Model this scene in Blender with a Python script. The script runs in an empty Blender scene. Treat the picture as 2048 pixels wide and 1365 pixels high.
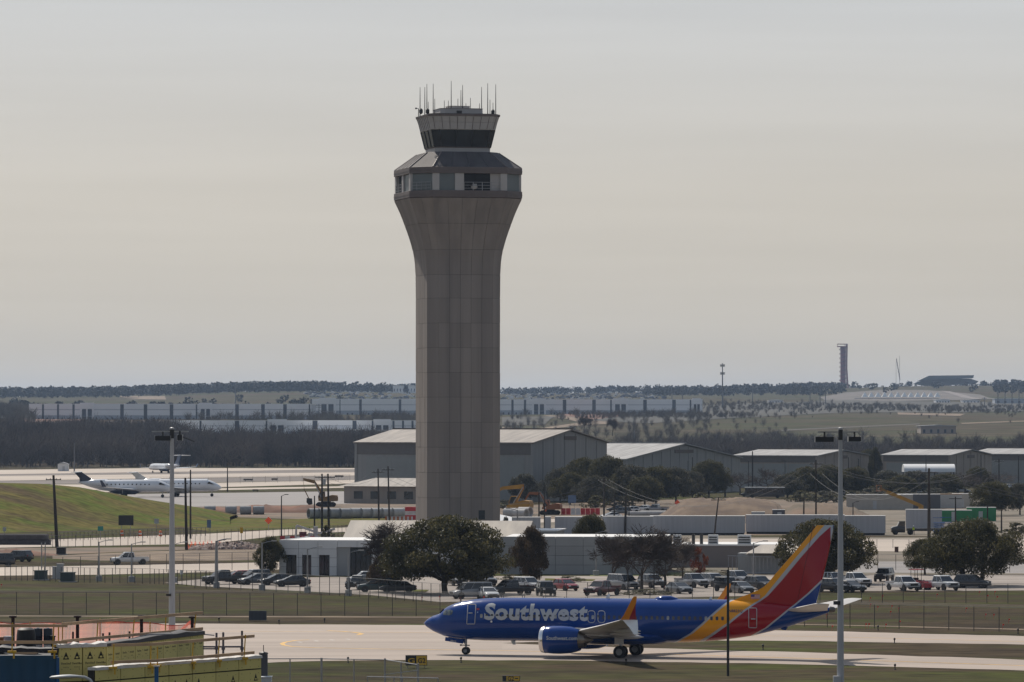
import bpy, bmesh, math, random
import numpy as np
from mathutils import Vector, Matrix
from mathutils.geometry import tessellate_polygon
R = math.radians
random.seed(7); rng = np.random.default_rng(7)
SC = bpy.context.scene
COL = SC.collection

# ---------------------------------------------------------------- camera
F, HCAM, YH = 10000.0, 21.8, 840.0        # focal length in photo pixels, eye height, horizon row
cam = bpy.data.cameras.new('camera'); camo = bpy.data.objects.new('camera', cam); COL.objects.link(camo)
camo.location = (0, 0, HCAM); camo.rotation_euler = (R(90), 0, 0)
cam.sensor_width = 36.0; cam.lens = F / 2048 * 36.0
cam.shift_y = (YH - 682.5) / 2048
cam.clip_start = 1.0; cam.clip_end = 60000
SC.camera = camo
# ---------------------------------------------------------------- sky, sun, exposure
SUN = Vector((-0.36, 0.80, 0.92)).normalized()       # towards the sun
sel = math.asin(SUN.z); saz = math.atan2(SUN.x, SUN.y)
w = bpy.data.worlds.new('World'); SC.world = w; w.use_nodes = True
nt = w.node_tree; nt.nodes.clear()
out = nt.nodes.new('ShaderNodeOutputWorld'); bg = nt.nodes.new('ShaderNodeBackground')
sky = nt.nodes.new('ShaderNodeTexSky'); sky.sky_type = 'NISHITA'; sky.sun_disc = False
sky.sun_elevation = sel; sky.sun_rotation = saz; sky.dust_density = 6.0; sky.air_density = 1.0; sky.ozone_density = 1.5
bg.inputs['Strength'].default_value = 0.10
# thin high overcast: a pale veil of cloud over the blue, dimmed overhead and opposite the sun to deepen shade
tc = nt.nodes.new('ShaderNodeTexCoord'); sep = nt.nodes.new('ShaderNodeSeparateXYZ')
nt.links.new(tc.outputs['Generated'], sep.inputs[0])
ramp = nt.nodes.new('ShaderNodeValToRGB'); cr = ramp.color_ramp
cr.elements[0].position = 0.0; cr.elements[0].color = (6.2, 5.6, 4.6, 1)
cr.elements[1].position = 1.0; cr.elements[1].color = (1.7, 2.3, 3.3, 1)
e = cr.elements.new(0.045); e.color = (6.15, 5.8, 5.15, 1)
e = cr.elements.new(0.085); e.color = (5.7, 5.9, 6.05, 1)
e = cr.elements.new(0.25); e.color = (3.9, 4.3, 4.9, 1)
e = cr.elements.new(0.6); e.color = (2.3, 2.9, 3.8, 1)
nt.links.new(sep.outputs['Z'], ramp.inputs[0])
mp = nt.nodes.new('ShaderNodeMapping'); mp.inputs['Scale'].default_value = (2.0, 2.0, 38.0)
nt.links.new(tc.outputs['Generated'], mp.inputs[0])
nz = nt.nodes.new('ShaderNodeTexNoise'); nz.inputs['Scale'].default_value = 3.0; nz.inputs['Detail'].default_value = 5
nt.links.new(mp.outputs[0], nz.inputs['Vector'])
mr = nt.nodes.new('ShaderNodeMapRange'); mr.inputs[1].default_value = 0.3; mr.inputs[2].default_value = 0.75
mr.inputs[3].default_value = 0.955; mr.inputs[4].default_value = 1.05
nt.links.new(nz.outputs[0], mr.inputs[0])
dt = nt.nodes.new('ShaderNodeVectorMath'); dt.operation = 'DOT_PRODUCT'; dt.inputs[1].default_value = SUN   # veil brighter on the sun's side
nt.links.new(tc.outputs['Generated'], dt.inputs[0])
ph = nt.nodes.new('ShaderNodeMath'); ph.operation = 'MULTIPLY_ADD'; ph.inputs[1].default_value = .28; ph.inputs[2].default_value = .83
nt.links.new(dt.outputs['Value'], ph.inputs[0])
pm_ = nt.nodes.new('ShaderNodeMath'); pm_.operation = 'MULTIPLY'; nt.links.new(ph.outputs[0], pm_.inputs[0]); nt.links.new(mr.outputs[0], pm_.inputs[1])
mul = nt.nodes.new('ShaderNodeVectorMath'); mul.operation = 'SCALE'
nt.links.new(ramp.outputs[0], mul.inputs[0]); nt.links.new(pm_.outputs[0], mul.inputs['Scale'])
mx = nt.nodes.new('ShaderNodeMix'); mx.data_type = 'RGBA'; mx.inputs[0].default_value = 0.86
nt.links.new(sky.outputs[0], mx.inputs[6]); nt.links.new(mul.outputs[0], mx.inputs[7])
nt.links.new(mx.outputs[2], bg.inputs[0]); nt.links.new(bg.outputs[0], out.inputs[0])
sl = bpy.data.lights.new('sun', 'SUN'); sl.energy = 3.9; sl.angle = R(0.6); sl.color = (1.0, 0.92, 0.81)
so = bpy.data.objects.new('sun', sl); COL.objects.link(so); so.location = (0, 0, 300)
so.rotation_euler = (-SUN).to_track_quat('-Z', 'Y').to_euler()
SC.view_settings.view_transform = 'Standard'; SC.view_settings.look = 'None'
SC.view_settings.exposure = 0.08; SC.view_settings.gamma = 1.0
SC.cycles.use_denoising = True
SC.cycles.max_bounces = 6; SC.cycles.transparent_max_bounces = 24; SC.cycles.volume_bounces = 0
SC.cycles.sample_clamp_indirect = 5

# ---------------------------------------------------------------- pixel -> place (ground at z = 0)
def G(px, py):
    Y = HCAM * F / (py - YH); return Vector(((px - 1024) * Y / F, Y, 0))
def P(px, py, Y): return Vector(((px - 1024) * Y / F, Y, HCAM - (py - YH) * Y / F))
def SCL(py): return (py - YH) / HCAM                  # photo pixels per metre for a thing standing at row py
def ZAT(py, Y): return HCAM - (py - YH) * Y / F

# ---------------------------------------------------------------- materials
MATS = {}
def M(name, col=(.5, .5, .5), rough=.7, metal=0.0, var=0.12, scale=1.0, bump=0.0, bscale=None, col2=None, detail=5.0, stretch=None,
      trans=0.0, lo=.35, hi=.65, spec=None, coat=0, objvar=0, rot=0):
    if name in MATS: return MATS[name]
    m = bpy.data.materials.new(name); m.use_nodes = True; n = m.node_tree
    b = n.nodes['Principled BSDF']
    b.inputs['Roughness'].default_value = rough; b.inputs['Metallic'].default_value = metal
    if spec is not None: b.inputs['Specular IOR Level'].default_value = spec
    if coat: b.inputs['Coat Weight'].default_value = coat; b.inputs['Coat Roughness'].default_value = .06
    t = n.nodes.new('ShaderNodeTexCoord'); src = t.outputs['Object']
    if stretch:
        q = n.nodes.new('ShaderNodeMapping'); q.inputs['Scale'].default_value = stretch; q.inputs['Rotation'].default_value = (0, 0, rot)
        n.links.new(src, q.inputs[0]); src = q.outputs[0]
    z = n.nodes.new('ShaderNodeTexNoise'); z.inputs['Scale'].default_value = scale; z.inputs['Detail'].default_value = detail
    n.links.new(src, z.inputs['Vector'])
    r = n.nodes.new('ShaderNodeMapRange'); r.inputs[1].default_value = lo; r.inputs[2].default_value = hi
    n.links.new(z.outputs[0], r.inputs[0])
    x = n.nodes.new('ShaderNodeMix'); x.data_type = 'RGBA'
    c2 = col2 if col2 else tuple(c * (1 - var) for c in col)
    c1 = col if col2 else tuple(min(1, c * (1 + var)) for c in col)
    x.inputs[6].default_value = (*c2, 1); x.inputs[7].default_value = (*c1, 1)
    n.links.new(r.outputs[0], x.inputs[0]); n.links.new(x.outputs[2], b.inputs['Base Color'])
    if objvar:                                         # each panel cast a little lighter or darker
        oi = n.nodes.new('ShaderNodeObjectInfo'); ov = n.nodes.new('ShaderNodeMapRange'); ov.inputs[3].default_value = 1-objvar; ov.inputs[4].default_value = 1+objvar
        vs = n.nodes.new('ShaderNodeVectorMath'); vs.operation = 'SCALE'; n.links.new(oi.outputs['Random'], ov.inputs[0]); n.links.new(x.outputs[2], vs.inputs[0]); n.links.new(ov.outputs[0], vs.inputs['Scale']); n.links.new(vs.outputs[0], b.inputs['Base Color'])
    if bump:
        z2 = n.nodes.new('ShaderNodeTexNoise'); z2.inputs['Scale'].default_value = bscale or scale * 4; z2.inputs['Detail'].default_value = 4
        n.links.new(src, z2.inputs['Vector'])
        k = n.nodes.new('ShaderNodeBump'); k.inputs['Strength'].default_value = bump; k.inputs['Distance'].default_value = .1
        n.links.new(z2.outputs[0], k.inputs['Height']); n.links.new(k.outputs[0], b.inputs['Normal'])
    if trans and name.endswith('net') or name.endswith('netting'):  # thin plastic lets light through
        tl_ = n.nodes.new('ShaderNodeBsdfTranslucent'); m2 = n.nodes.new('ShaderNodeMixShader'); m2.inputs[0].default_value = .55
        n.links.new(x.outputs[2], tl_.inputs[0]); n.links.new(b.outputs[0], m2.inputs[1]); n.links.new(tl_.outputs[0], m2.inputs[2]); b = m2
    if trans:                                          # see-through netting: a share of the surface is open
        tr = n.nodes.new('ShaderNodeBsdfTransparent'); ms = n.nodes.new('ShaderNodeMixShader'); ms.inputs[0].default_value = 1 - trans
        n.links.new(tr.outputs[0], ms.inputs[1]); n.links.new(b.outputs[0], ms.inputs[2])
        n.links.new(ms.outputs[0], n.nodes['Material Output'].inputs[0])
    MATS[name] = m; return m

# ---------------------------------------------------------------- mesh building
class MB:
    def __init__(s): s.v = []; s.f = []; s.m = []
    def add(s, vs, fs, m=0, T=None):
        o = len(s.v)
        if T is not None: vs = [T @ Vector(v) for v in vs]
        s.v += [tuple(v) for v in vs]; s.f += [tuple(i + o for i in f) for f in fs]; s.m += [m] * len(fs); return s
    def bb(s, x0, x1, y0, y1, z0, z1, m=0, T=None):
        vs = [(x0,y0,z0),(x1,y0,z0),(x1,y1,z0),(x0,y1,z0),(x0,y0,z1),(x1,y0,z1),(x1,y1,z1),(x0,y1,z1)]
        return s.add(vs, [(0,3,2,1),(4,5,6,7),(0,1,5,4),(1,2,6,5),(2,3,7,6),(3,0,4,7)], m, T)
    def box(s, c, d, m=0, T=None):
        return s.bb(c[0]-d[0]/2, c[0]+d[0]/2, c[1]-d[1]/2, c[1]+d[1]/2, c[2]-d[2]/2, c[2]+d[2]/2, m, T)
    def loft(s, rings, m=0, cap=True, T=None, closed=True):
        n = len(rings[0]); vs = [v for r in rings for v in r]; fs = []
        for i in range(len(rings) - 1):
            for j in range(n if closed else n - 1):
                a = i*n + j; b = i*n + (j+1) % n; fs.append((a, b, b+n, a+n))
        if cap:
            fs.append(tuple(reversed(range(n)))); k = (len(rings)-1)*n; fs.append(tuple(range(k, k+n)))
        return s.add(vs, fs, m, T)
    def tube(s, pts, r, n=8, m=0, cap=True, T=None):
        pts = [Vector(p) for p in pts]; rs = r if isinstance(r, (list, tuple)) else [r]*len(pts); rings = []
        for i, p in enumerate(pts):
            d = (pts[min(i+1, len(pts)-1)] - pts[max(i-1, 0)]).normalized()
            a = Vector((0,0,1)) if abs(d.z) < .9 else Vector((1,0,0))
            u = d.cross(a).normalized(); v = d.cross(u)
            rings.append([p + (u*math.cos(2*math.pi*k/n) + v*math.sin(2*math.pi*k/n))*rs[i] for k in range(n)])
        return s.loft(rings, m, cap, T)
    def beam(s, p0, p1, wd, ht, m=0):                  # rectangular bar from p0 to p1
        p0 = Vector(p0); p1 = Vector(p1); d = (p1-p0).normalized()
        a = Vector((0,0,1)) if abs(d.z) < .95 else Vector((0,1,0))
        u = d.cross(a).normalized()*wd/2; v = u.cross(d).normalized()*ht/2
        return s.loft([[p+u+v, p-u+v, p-u-v, p+u-v] for p in (p0, p1)], m)
    def prism(s, poly, a, b, axis='y', m=0, T=None):   # polygon in the plane across the axis, pushed from a to b
        def q(p, t):
            return {'y': (p[0], t, p[1]), 'x': (t, p[0], p[1]), 'z': (p[0], p[1], t)}[axis]
        return s.loft([[q(p, a) for p in poly], [q(p, b) for p in poly]], m, True, T)
    def lathe(s, prof, n=16, axis='z', c=(0,0,0), m=0, cap=True, T=None):
        rings = []
        for r, t in prof:
            rg = []
            for k in range(n):
                a = 2*math.pi*k/n; u, v = r*math.cos(a), r*math.sin(a)
                p = {'z': (u, v, t), 'x': (t, u, v), 'y': (v, t, u)}[axis]
                rg.append((p[0]+c[0], p[1]+c[1], p[2]+c[2]))
            rings.append(rg)
        return s.loft(rings, m, cap, T)
    def mesh(s, name, mats, smooth=False):
        me = bpy.data.meshes.new(name); me.from_pydata(s.v, [], s.f)
        mats = mats if isinstance(mats, (list, tuple)) else [mats]
        for x in mats: me.materials.append(x)
        if len(mats) > 1: me.polygons.foreach_set('material_index', s.m)
        bm = bmesh.new(); bm.from_mesh(me); bmesh.ops.recalc_face_normals(bm, faces=bm.faces); bm.to_mesh(me); bm.free()
        if smooth:
            me.polygons.foreach_set('use_smooth', [True]*len(me.polygons))
            try: me.set_sharp_from_angle(angle=R(40))
            except Exception: pass
        me.update(); return me
    def build(s, name, mats, parent=None, smooth=False, loc=(0,0,0), rz=0):
        return link(name, s.mesh(name, mats, smooth), parent, loc, rz)
def link(name, me, parent=None, loc=(0,0,0), rz=0):
    o = bpy.data.objects.new(name, me); COL.objects.link(o); o.location = loc; o.rotation_euler = (0, 0, rz)
    if parent: o.parent = parent
    return o
def tag(o, label=None, cat=None, group=None, kind=None):
    if label: o['label'] = label
    if cat: o['category'] = cat
    if group: o['group'] = group
    if kind: o['kind'] = kind
    return o
def thing(name, label, cat, loc=(0,0,0), rz=0, group=None):
    o = bpy.data.objects.new(name, None); COL.objects.link(o); o.empty_display_size = .2
    o.location = loc; o.rotation_euler = (0, 0, rz); return tag(o, label, cat, group)
def kids(o): return [c for c in bpy.data.objects if c.parent == o]
TREE = {}
def copy_tree(root, loc, rz, label=None, group=None, scale=None, swap=None):
    if root.name not in TREE: TREE[root.name] = [(c, kids(c)) for c in kids(root)]
    def cp(o, par):
        c = o.copy(); COL.objects.link(c); c.parent = par
        if swap:
            for sl in c.material_slots:
                if sl.material and sl.material.name in swap:
                    nm = swap[sl.material.name]; sl.link = 'OBJECT'; sl.material = nm
        return c
    r = cp(root, None); r.location = loc; r.rotation_euler = (0, 0, rz)
    if scale: r.scale = scale if isinstance(scale, tuple) else (scale,)*3
    if label: r['label'] = label
    if group: r['group'] = group
    for c, gs in TREE[root.name]:
        d = cp(c, r)
        for g in gs: cp(g, d)
    return r
def np_mesh(name, V, Fq, mats, mi=None, smooth=False):  # big meshes from numpy arrays
    me = bpy.data.meshes.new(name); k = Fq.shape[1]
    me.vertices.add(len(V)); me.vertices.foreach_set('co', V.astype(np.float32).ravel())
    me.loops.add(Fq.size); me.loops.foreach_set('vertex_index', Fq.astype(np.int32).ravel())
    me.polygons.add(len(Fq)); me.polygons.foreach_set('loop_start', np.arange(0, Fq.size, k, dtype=np.int32))
    for x in (mats if isinstance(mats, (list, tuple)) else [mats]): me.materials.append(x)
    if mi is not None: me.polygons.foreach_set('material_index', mi.astype(np.int32))
    me.update(calc_edges=True); me.validate()
    if smooth: me.polygons.foreach_set('use_smooth', [True]*len(me.polygons))
    return me
def text_geo(body, size=1.0, bold=0.0, width=None, space=1.0):     # flat lettering in the xz plane, lower left at 0,0
    cu = bpy.data.curves.new('t', 'FONT'); cu.body = body; cu.size = size; cu.offset = bold; cu.resolution_u = 3; cu.space_character = space
    ob = bpy.data.objects.new('t', cu); COL.objects.link(ob)
    bpy.context.view_layer.update()
    me = bpy.data.meshes.new_from_object(ob.evaluated_get(bpy.context.evaluated_depsgraph_get()))
    V = [v.co.copy() for v in me.vertices]; Fs = [tuple(p.vertices) for p in me.polygons]
    bpy.data.objects.remove(ob); bpy.data.meshes.remove(me); bpy.data.curves.remove(cu)
    x0 = min(v.x for v in V); x1 = max(v.x for v in V); y0 = min(v.y for v in V); k = width/(x1-x0) if width else 1.0
    return [((v.x-x0)*k, v.y-y0) for v in V], Fs
def flat_poly(name, pts, mat, z=0.0, parent=None):      # pts: world xy loop
    tris = tessellate_polygon([[Vector((p[0], p[1], 0)) for p in pts]])
    mb = MB(); mb.add([(p[0], p[1], z) for p in pts], [tuple(t) for t in tris])
    me = bpy.data.meshes.new(name); me.from_pydata(mb.v, [], mb.f); me.materials.append(mat); me.update()
    for p in me.polygons:
        if p.normal.z < 0: p.flip()
    o = link(name, me, parent)
    if not parent: o['kind'] = 'structure'
    return o
def gpoly(name, pp, mat, z, parent=None, rag=0, step=5):  # rag: worn, uneven edge in metres
    pts = [G(*p) for p in pp]
    if rag:
        L = []
        for a, b in zip(pts, pts[1:]+pts[:1]):
            n = max(1, min(60, int((b-a).length/step))); L += [a.lerp(b, q/n)+(Vector((random.uniform(-rag, rag), random.uniform(-rag, rag), 0)) if q else Vector()) for q in range(n)]
        pts = L
    return flat_poly(name, pts, mat, z, parent)
# ================================================================ materials
CONC = M('concrete_pavement', (.39,.315,.26), .8, var=.0, col2=(.285,.23,.19), scale=.11, detail=10, stretch=(.045,1.0,1), lo=.3, hi=.7, rot=R(16))
CONCF = M('pale_concrete', (.46,.385,.315), .8, col2=(.36,.30,.25), scale=.02, detail=6, stretch=(.3,1.5,1))
ASPH = M('grey_asphalt', (.24,.22,.21), .85, var=.1, scale=.06, stretch=(.3,1.5,1))
LOTM = M('lot_paving', (.31,.262,.225), .85, col2=(.22,.186,.16), scale=.15, detail=8)
DIRT = M('bare_dirt', (.20,.13,.085), .95, col2=(.085,.07,.045), scale=.07, detail=9, bump=.6)
REDD = M('red_dirt', (.22,.10,.06), .95, col2=(.12,.065,.045), scale=.15, detail=8, bump=.6)
PALED = M('pale_dirt', (.26,.19,.125), .95, col2=(.10,.068,.045), scale=.13, detail=10, bump=.8)
YPAINT = M('yellow_paint', (.62,.36,.08), .7, var=.25, scale=.8)
WPAINT = M('white_paint', (.8,.8,.78), .6, var=.1, scale=.8)
DARK = M('dark_metal', (.02,.019,.018), .55, var=.2, scale=2)
WOODP = M('creosoted_wood', (.035,.028,.022), .85, var=.3, scale=1.5, stretch=(1,1,.1))
GALV = M('galvanised_steel', (.34,.34,.35), .45, .7, var=.12, scale=1.2)
GREYP = M('grey_paint', (.42,.43,.44), .5, var=.06, scale=.6)
WHITE = M('white_panel', (.62,.63,.64), .6, var=.05, scale=.2)
BARK = M('bark', (.055,.045,.036), .9, var=.3, scale=2.5)
TWIG = M('bare_twigs', (.085,.064,.052), .9, var=.35, scale=.35)
FARTWIG = M('winter_wood', (.085,.069,.058), .95, var=.5, scale=.03)
GLASS = M('dark_glass', (.02,.028,.035), .12, var=.3, scale=.4, spec=.7)
def grass_mat(name, dry, green, soil, sc=.03):
    m = bpy.data.materials.new(name); m.use_nodes = True; n = m.node_tree; b = n.nodes['Principled BSDF']
    b.inputs['Roughness'].default_value = .95; b.inputs['Specular IOR Level'].default_value = .04
    t = n.nodes.new('ShaderNodeTexCoord')
    def nz(scale, det, st):
        q = n.nodes.new('ShaderNodeMapping'); q.inputs['Scale'].default_value = st; n.links.new(t.outputs['Object'], q.inputs[0])
        z = n.nodes.new('ShaderNodeTexNoise'); z.inputs['Scale'].default_value = scale; z.inputs['Detail'].default_value = det
        n.links.new(q.outputs[0], z.inputs['Vector']); return z.outputs[0]
    def mix(fac, a, c, lo, hi):
        r = n.nodes.new('ShaderNodeMapRange'); r.inputs[1].default_value = lo; r.inputs[2].default_value = hi; n.links.new(fac, r.inputs[0])
        x = n.nodes.new('ShaderNodeMix'); x.data_type = 'RGBA'; n.links.new(r.outputs[0], x.inputs[0])
        for s, k in ((a, 6), (c, 7)):
            if isinstance(s, tuple): x.inputs[k].default_value = (*s, 1)
            else: n.links.new(s, x.inputs[k])
        return x.outputs[2]
    c = mix(nz(sc, 8, (.6, 1.2, 1)), dry, green, .44, .60)
    c = mix(nz(sc*.7, 6, (.35, 1.6, 1)), c, soil, .50, .66)
    f = nz(sc*14, 6, (.35, .5, .5))
    dk = n.nodes.new('ShaderNodeMix'); dk.data_type = 'RGBA'; dk.blend_type = 'MULTIPLY'; dk.inputs[0].default_value = 1
    g = n.nodes.new('ShaderNodeMapRange'); g.inputs[1].default_value = .3; g.inputs[2].default_value = .7; g.inputs[3].default_value = .6; g.inputs[4].default_value = 1.35
    n.links.new(f, g.inputs[0]); n.links.new(c, dk.inputs[6]); n.links.new(g.outputs[0], dk.inputs[7])
    n.links.new(dk.outputs[2], b.inputs['Base Color'])
    k = n.nodes.new('ShaderNodeBump'); k.inputs['Strength'].default_value = .7; k.inputs['Distance'].default_value = .25
    n.links.new(f, k.inputs['Height']); n.links.new(k.outputs[0], b.inputs['Normal'])
    MATS[name] = m; return m
GRASS = grass_mat('winter_grass', (.062,.046,.027), (.056,.062,.016), (.036,.026,.018), .055)
BERMG = grass_mat('green_slope_grass', (.125,.105,.030), (.088,.112,.018), (.088,.064,.034), .09)
HILLG = grass_mat('far_field', (.078,.066,.042), (.058,.063,.030), (.082,.060,.042), .008)

# ================================================================ ground and hills (one sheet)
PRY = [0, 2250, 2500, 2800, 3200, 3600, 4200, 5000, 6000, 7000, 8000, 9500, 14000, 22000]
PRZ = [0, 0, 3, 8, 15, 21, 26.5, 36, 47, 57, 63, 61, 40, 0]
def terr(X, Y):
    z = np.interp(Y, PRY, PRZ); k = np.clip((Y - 2500) / 2500, 0, 1)
    a = X / Y
    return z + k*(2.2*np.sin(X/310+1.3) + 1.6*np.sin(X/130+Y/700) + 1.2*np.sin(Y/430+X/500)) + k*k*(15*np.exp(-((a-.095)/.035)**2)*np.clip((Y-6000)/1800,0,1) + 3*np.exp(-((a+.05)/.02)**2))
def T(px, py):                                        # the place on the terrain seen at a photo pixel
    a = (px - 1024) / F
    Ys = np.linspace(900, 9000, 4000); rows = YH + F*(HCAM - terr(a*Ys, Ys))/Ys
    i = int(np.argmax(rows <= py)) if (rows <= py).any() else len(Ys)-1
    Y = Ys[i]; return Vector((a*Y, Y, float(terr(a*Y, Y))))
ys = np.concatenate([np.linspace(-60, 2250, 12), np.linspace(2300, 9500, 110), np.linspace(10000, 22000, 10)])
xs = np.concatenate([np.linspace(-9000, -1300, 6), np.linspace(-1200, 1200, 81), np.linspace(1300, 9000, 6)])
XX, YY = np.meshgrid(xs, ys); ZZ = terr(XX, np.maximum(YY, 1))
V = np.stack([XX, YY, ZZ], -1).reshape(-1, 3); nx_ = len(xs)
ii, jj = np.meshgrid(np.arange(len(ys)-1), np.arange(nx_-1), indexing='ij'); a = (ii*nx_ + jj).ravel()
FQ = np.stack([a, a+1, a+1+nx_, a+nx_], -1)
mi = (V[FQ].mean(1)[:, 1] > 2260).astype(int)
tag(link('ground', np_mesh('ground', V, FQ, [GRASS, HILLG], mi, True)), kind='structure')

def hill_patch(name, pp, mat, lift=.25):
    pts = [T(*p) for p in pp]
    tris = tessellate_polygon([[Vector((p[0], p[1], 0)) for p in pts]])
    bm = bmesh.new(); vs = [bm.verts.new(p) for p in pts]
    for t in tris:
        try: bm.faces.new([vs[i] for i in t])
        except ValueError: pass
    for _ in range(5):
        bmesh.ops.subdivide_edges(bm, edges=[e for e in bm.edges if e.calc_length() > 20], cuts=1); bmesh.ops.triangulate(bm, faces=bm.faces)
    bmesh.ops.triangulate(bm, faces=bm.faces)
    for v in bm.verts: v.co.z = float(terr(v.co.x, v.co.y)) + lift
    for f in bm.faces:
        f.normal_update()
        if f.normal.z < 0: f.normal_flip()
    me = bpy.data.meshes.new(name); bm.to_mesh(me); bm.free(); me.materials.append(mat)
    return tag(link(name, me), kind='structure')
hill_patch('dirt_road', [(1085,832),(1120,831),(1180,842),(1240,843),(1230,848),(1172,851),(1080,861),(1050,862),(1160,846)], PALED)
hill_patch('bare_soil', [(1120,829),(1240,829),(1260,839),(1185,840),(1125,832)], REDD)
hill_patch('bare_soil', [(1004,855),(1026,856),(1028,864),(1004,866)], PALED)
hill_patch('bare_soil', [(44,838),(170,839),(168,843),(44,846)], REDD)
hill_patch('dirt_road', [(1795,826),(1930,829),(1920,833),(1796,830)], PALED)
hill_patch('field_road', [(1560,861),(1840,848),(1838,850),(1565,863)], M('dark_track', (.07,.06,.05), .9))
hill_patch('field_road', [(1920,847),(2060,842),(2060,844),(1925,849)], PALED)
hill_patch('dirt_road', [(230,793),(330,793),(330,797),(250,796)], PALED)
hill_patch('bare_soil', [(300,795),(330,794),(332,800),(250,799)], PALED)

SCRUBG = M('scrub_ground', (.062,.056,.042), .95, col2=(.030,.030,.024), scale=.02, detail=9, bump=.3)
hill_patch('scrubland', [(1180,842),(1400,812),(1560,806),(1700,801),(1900,805),(2120,806),(2120,822),(1900,826),(1700,826),(1500,836),(1300,848)], SCRUBG, .35)
hill_patch('scrubland', [(1004,836),(1110,834),(1090,850),(1004,852)], SCRUBG, .35)
hill_patch('race_track_ground', [(1640,795),(1690,786),(1760,781),(1850,781),(1960,790),(1990,799),(1800,803),(1650,802)], M('track_ground', (.15,.125,.11), .95, col2=(.085,.078,.065), scale=.03, detail=8), .35)
hill_patch('race_track', [(1880,783),(1900,784),(1965,799),(1945,800)], M('track_paving', (.19,.165,.155), .9, var=.1, scale=.05), .6)
hill_patch('scrubland', [(-100,818),(56,816),(56,836),(-100,842)], SCRUBG, .35)
# ================================================================ pavements
gpoly('taxiway', [(-300,1247),(400,1248),(850,1251),(1200,1256),(1640,1263),(2300,1279),(2300,1297),(2048,1290),(1640,1283),(1400,1281.5),(1200,1282.5),(1060,1285),(1004,1287),
    (1060,1289.5),(1200,1294),(1400,1300),(1640,1306.5),(2048,1320.5),(2300,1329),(2300,1350),(2048,1342),(1640,1330.5),(1500,1327),(1300,1325),(1100,1321.5),(850,1321),(700,1322),(560,1325),(400,1332),(-300,1352)], CONC, .02, None, .55, 2.5)
def paint(name, pp, wd, mat=YPAINT, z=.03):
    pts = [G(*p) for p in pp]; mb = MB(); L = []
    for i, p in enumerate(pts):
        d = (pts[min(i+1, len(pts)-1)] - pts[max(i-1, 0)]).normalized(); q = Vector((-d.y, d.x, 0))*wd/2
        L.append((p+q, p-q))
    for i in range(len(L)-1):
        mb.add([(v.x, v.y, z) for v in (L[i][0], L[i][1], L[i+1][1], L[i+1][0])], [(0,1,2,3)])
    o = mb.build(name, mat); tag(o, kind='structure')
    for p in o.data.polygons:
        if p.normal.z < 0: p.flip()
    return o
paint('taxiway_line', [(618,1280.5),(590,1282),(572,1285),(564,1288),(568,1291.5),(585,1294),(630,1296.5),(760,1299),(1000,1302),(1500,1314),(2100,1334)], .45)
paint('taxiway_line', [(655,1262),(690,1264),(715,1266.5),(724,1268.5),(716,1271)], .5)
paint('taxiway_line', [(-200,1262),(400,1263),(850,1266),(1200,1269),(1640,1274),(2200,1288)], .3)
JNT = M('slab_joint', (.22,.175,.145), .9); RBR = M('rubber_streak', (.29,.235,.195), .85, var=.15, scale=.5)
def lane(f0):                                          # a line along the taxiing direction at a fraction between the pavement edges
    return [(px, y0+(y1-y0)*f0) for px, y0, y1 in ((-200,1247,1348),(400,1248,1330),(850,1252,1320.5),(1004,1254,1320.5))]
for f in (.12, .24, .36, .48, .6, .72, .84): paint('slab_joint', lane(f), .14, JNT, .024)
for f in (.50, .575): paint('slab_joint', [(1004+(px-1004), y0+(y1-y0)*f) for px, y0, y1 in ((1100,1291,1321.5),(1300,1298,1325),(1640,1307,1330),(2048,1321,1341),(2250,1328,1347))], .14, JNT, .024)
for f in (.55, .62, .66): paint('rubber_streak', lane(f), .5, RBR, .023)
mk = [(600,1285.5),(633,1283),(664,1281),(697,1279.5)]
for px, py in mk: paint('pavement_marking', [(px-2,py),(px+2,py-.1)], .9, WPAINT)
# service road beyond the taxiway, car park, roads, tower compound
gpoly('service_track', [(-200,1233),(850,1236),(1640,1251),(2200,1264),(2200,1262),(1640,1249.5),(850,1234),(-200,1231)], PALED, .02)
gpoly('car_park', [(330,1166),(395,1160),(560,1156),(1010,1153),(1560,1152),(1700,1154),(1760,1150),(2200,1152),(2200,1181),(1850,1183),(1640,1183),(1580,1191),(1280,1197),(1000,1203),(880,1205),(840,1201),(740,1191),(600,1183),(400,1173)], LOTM, .03)
gpoly('lit_verge', [(1180,1146),(1400,1146),(1400,1153),(1180,1153)], M('painted_lit_grass', (.12,.13,.03), .9, var=.2, scale=.3), .034)  # sunlight on this strip is put into a brighter grass colour
gpoly('road', [(-100,1137),(420,1128),(600,1124),(600,1138),(420,1145),(200,1150),(-100,1153)], CONCF, .02)
gpoly('dirt_lane', [(105,1112),(280,1104),(540,1098),(620,1097),(620,1120),(420,1122),(200,1122),(105,1118)], PALED, .02)
gpoly('dirt_strip', [(-100,1098),(420,1094),(560,1090),(560,1094),(280,1103),(-100,1118)], DIRT, .015)
gpoly('road', [(-100,1090),(100,1080),(420,1068),(560,1060),(690,1056),(690,1064),(560,1072),(420,1088),(-100,1098)], CONCF, .025)
gpoly('road', [(640,1058),(1005,1040),(1260,1036),(1260,1042),(1005,1047),(700,1066)], CONCF, .02)
gpoly('yard', [(1000,1047),(1260,1042),(1500,1075),(2200,1075),(2200,1150),(1760,1150),(1500,1152),(1100,1150),(1000,1110)], M('yard_ground', (.20,.16,.12), .95, col2=(.10,.085,.055), scale=.06, detail=8, bump=.4), .012)
gpoly('road', [(1380,1078),(2200,1078),(2200,1104),(1700,1103),(1380,1100)], CONCF, .022)
gpoly('road', [(1700,1124),(2200,1122),(2200,1148),(1760,1146),(1700,1146)], ASPH, .022)
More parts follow.
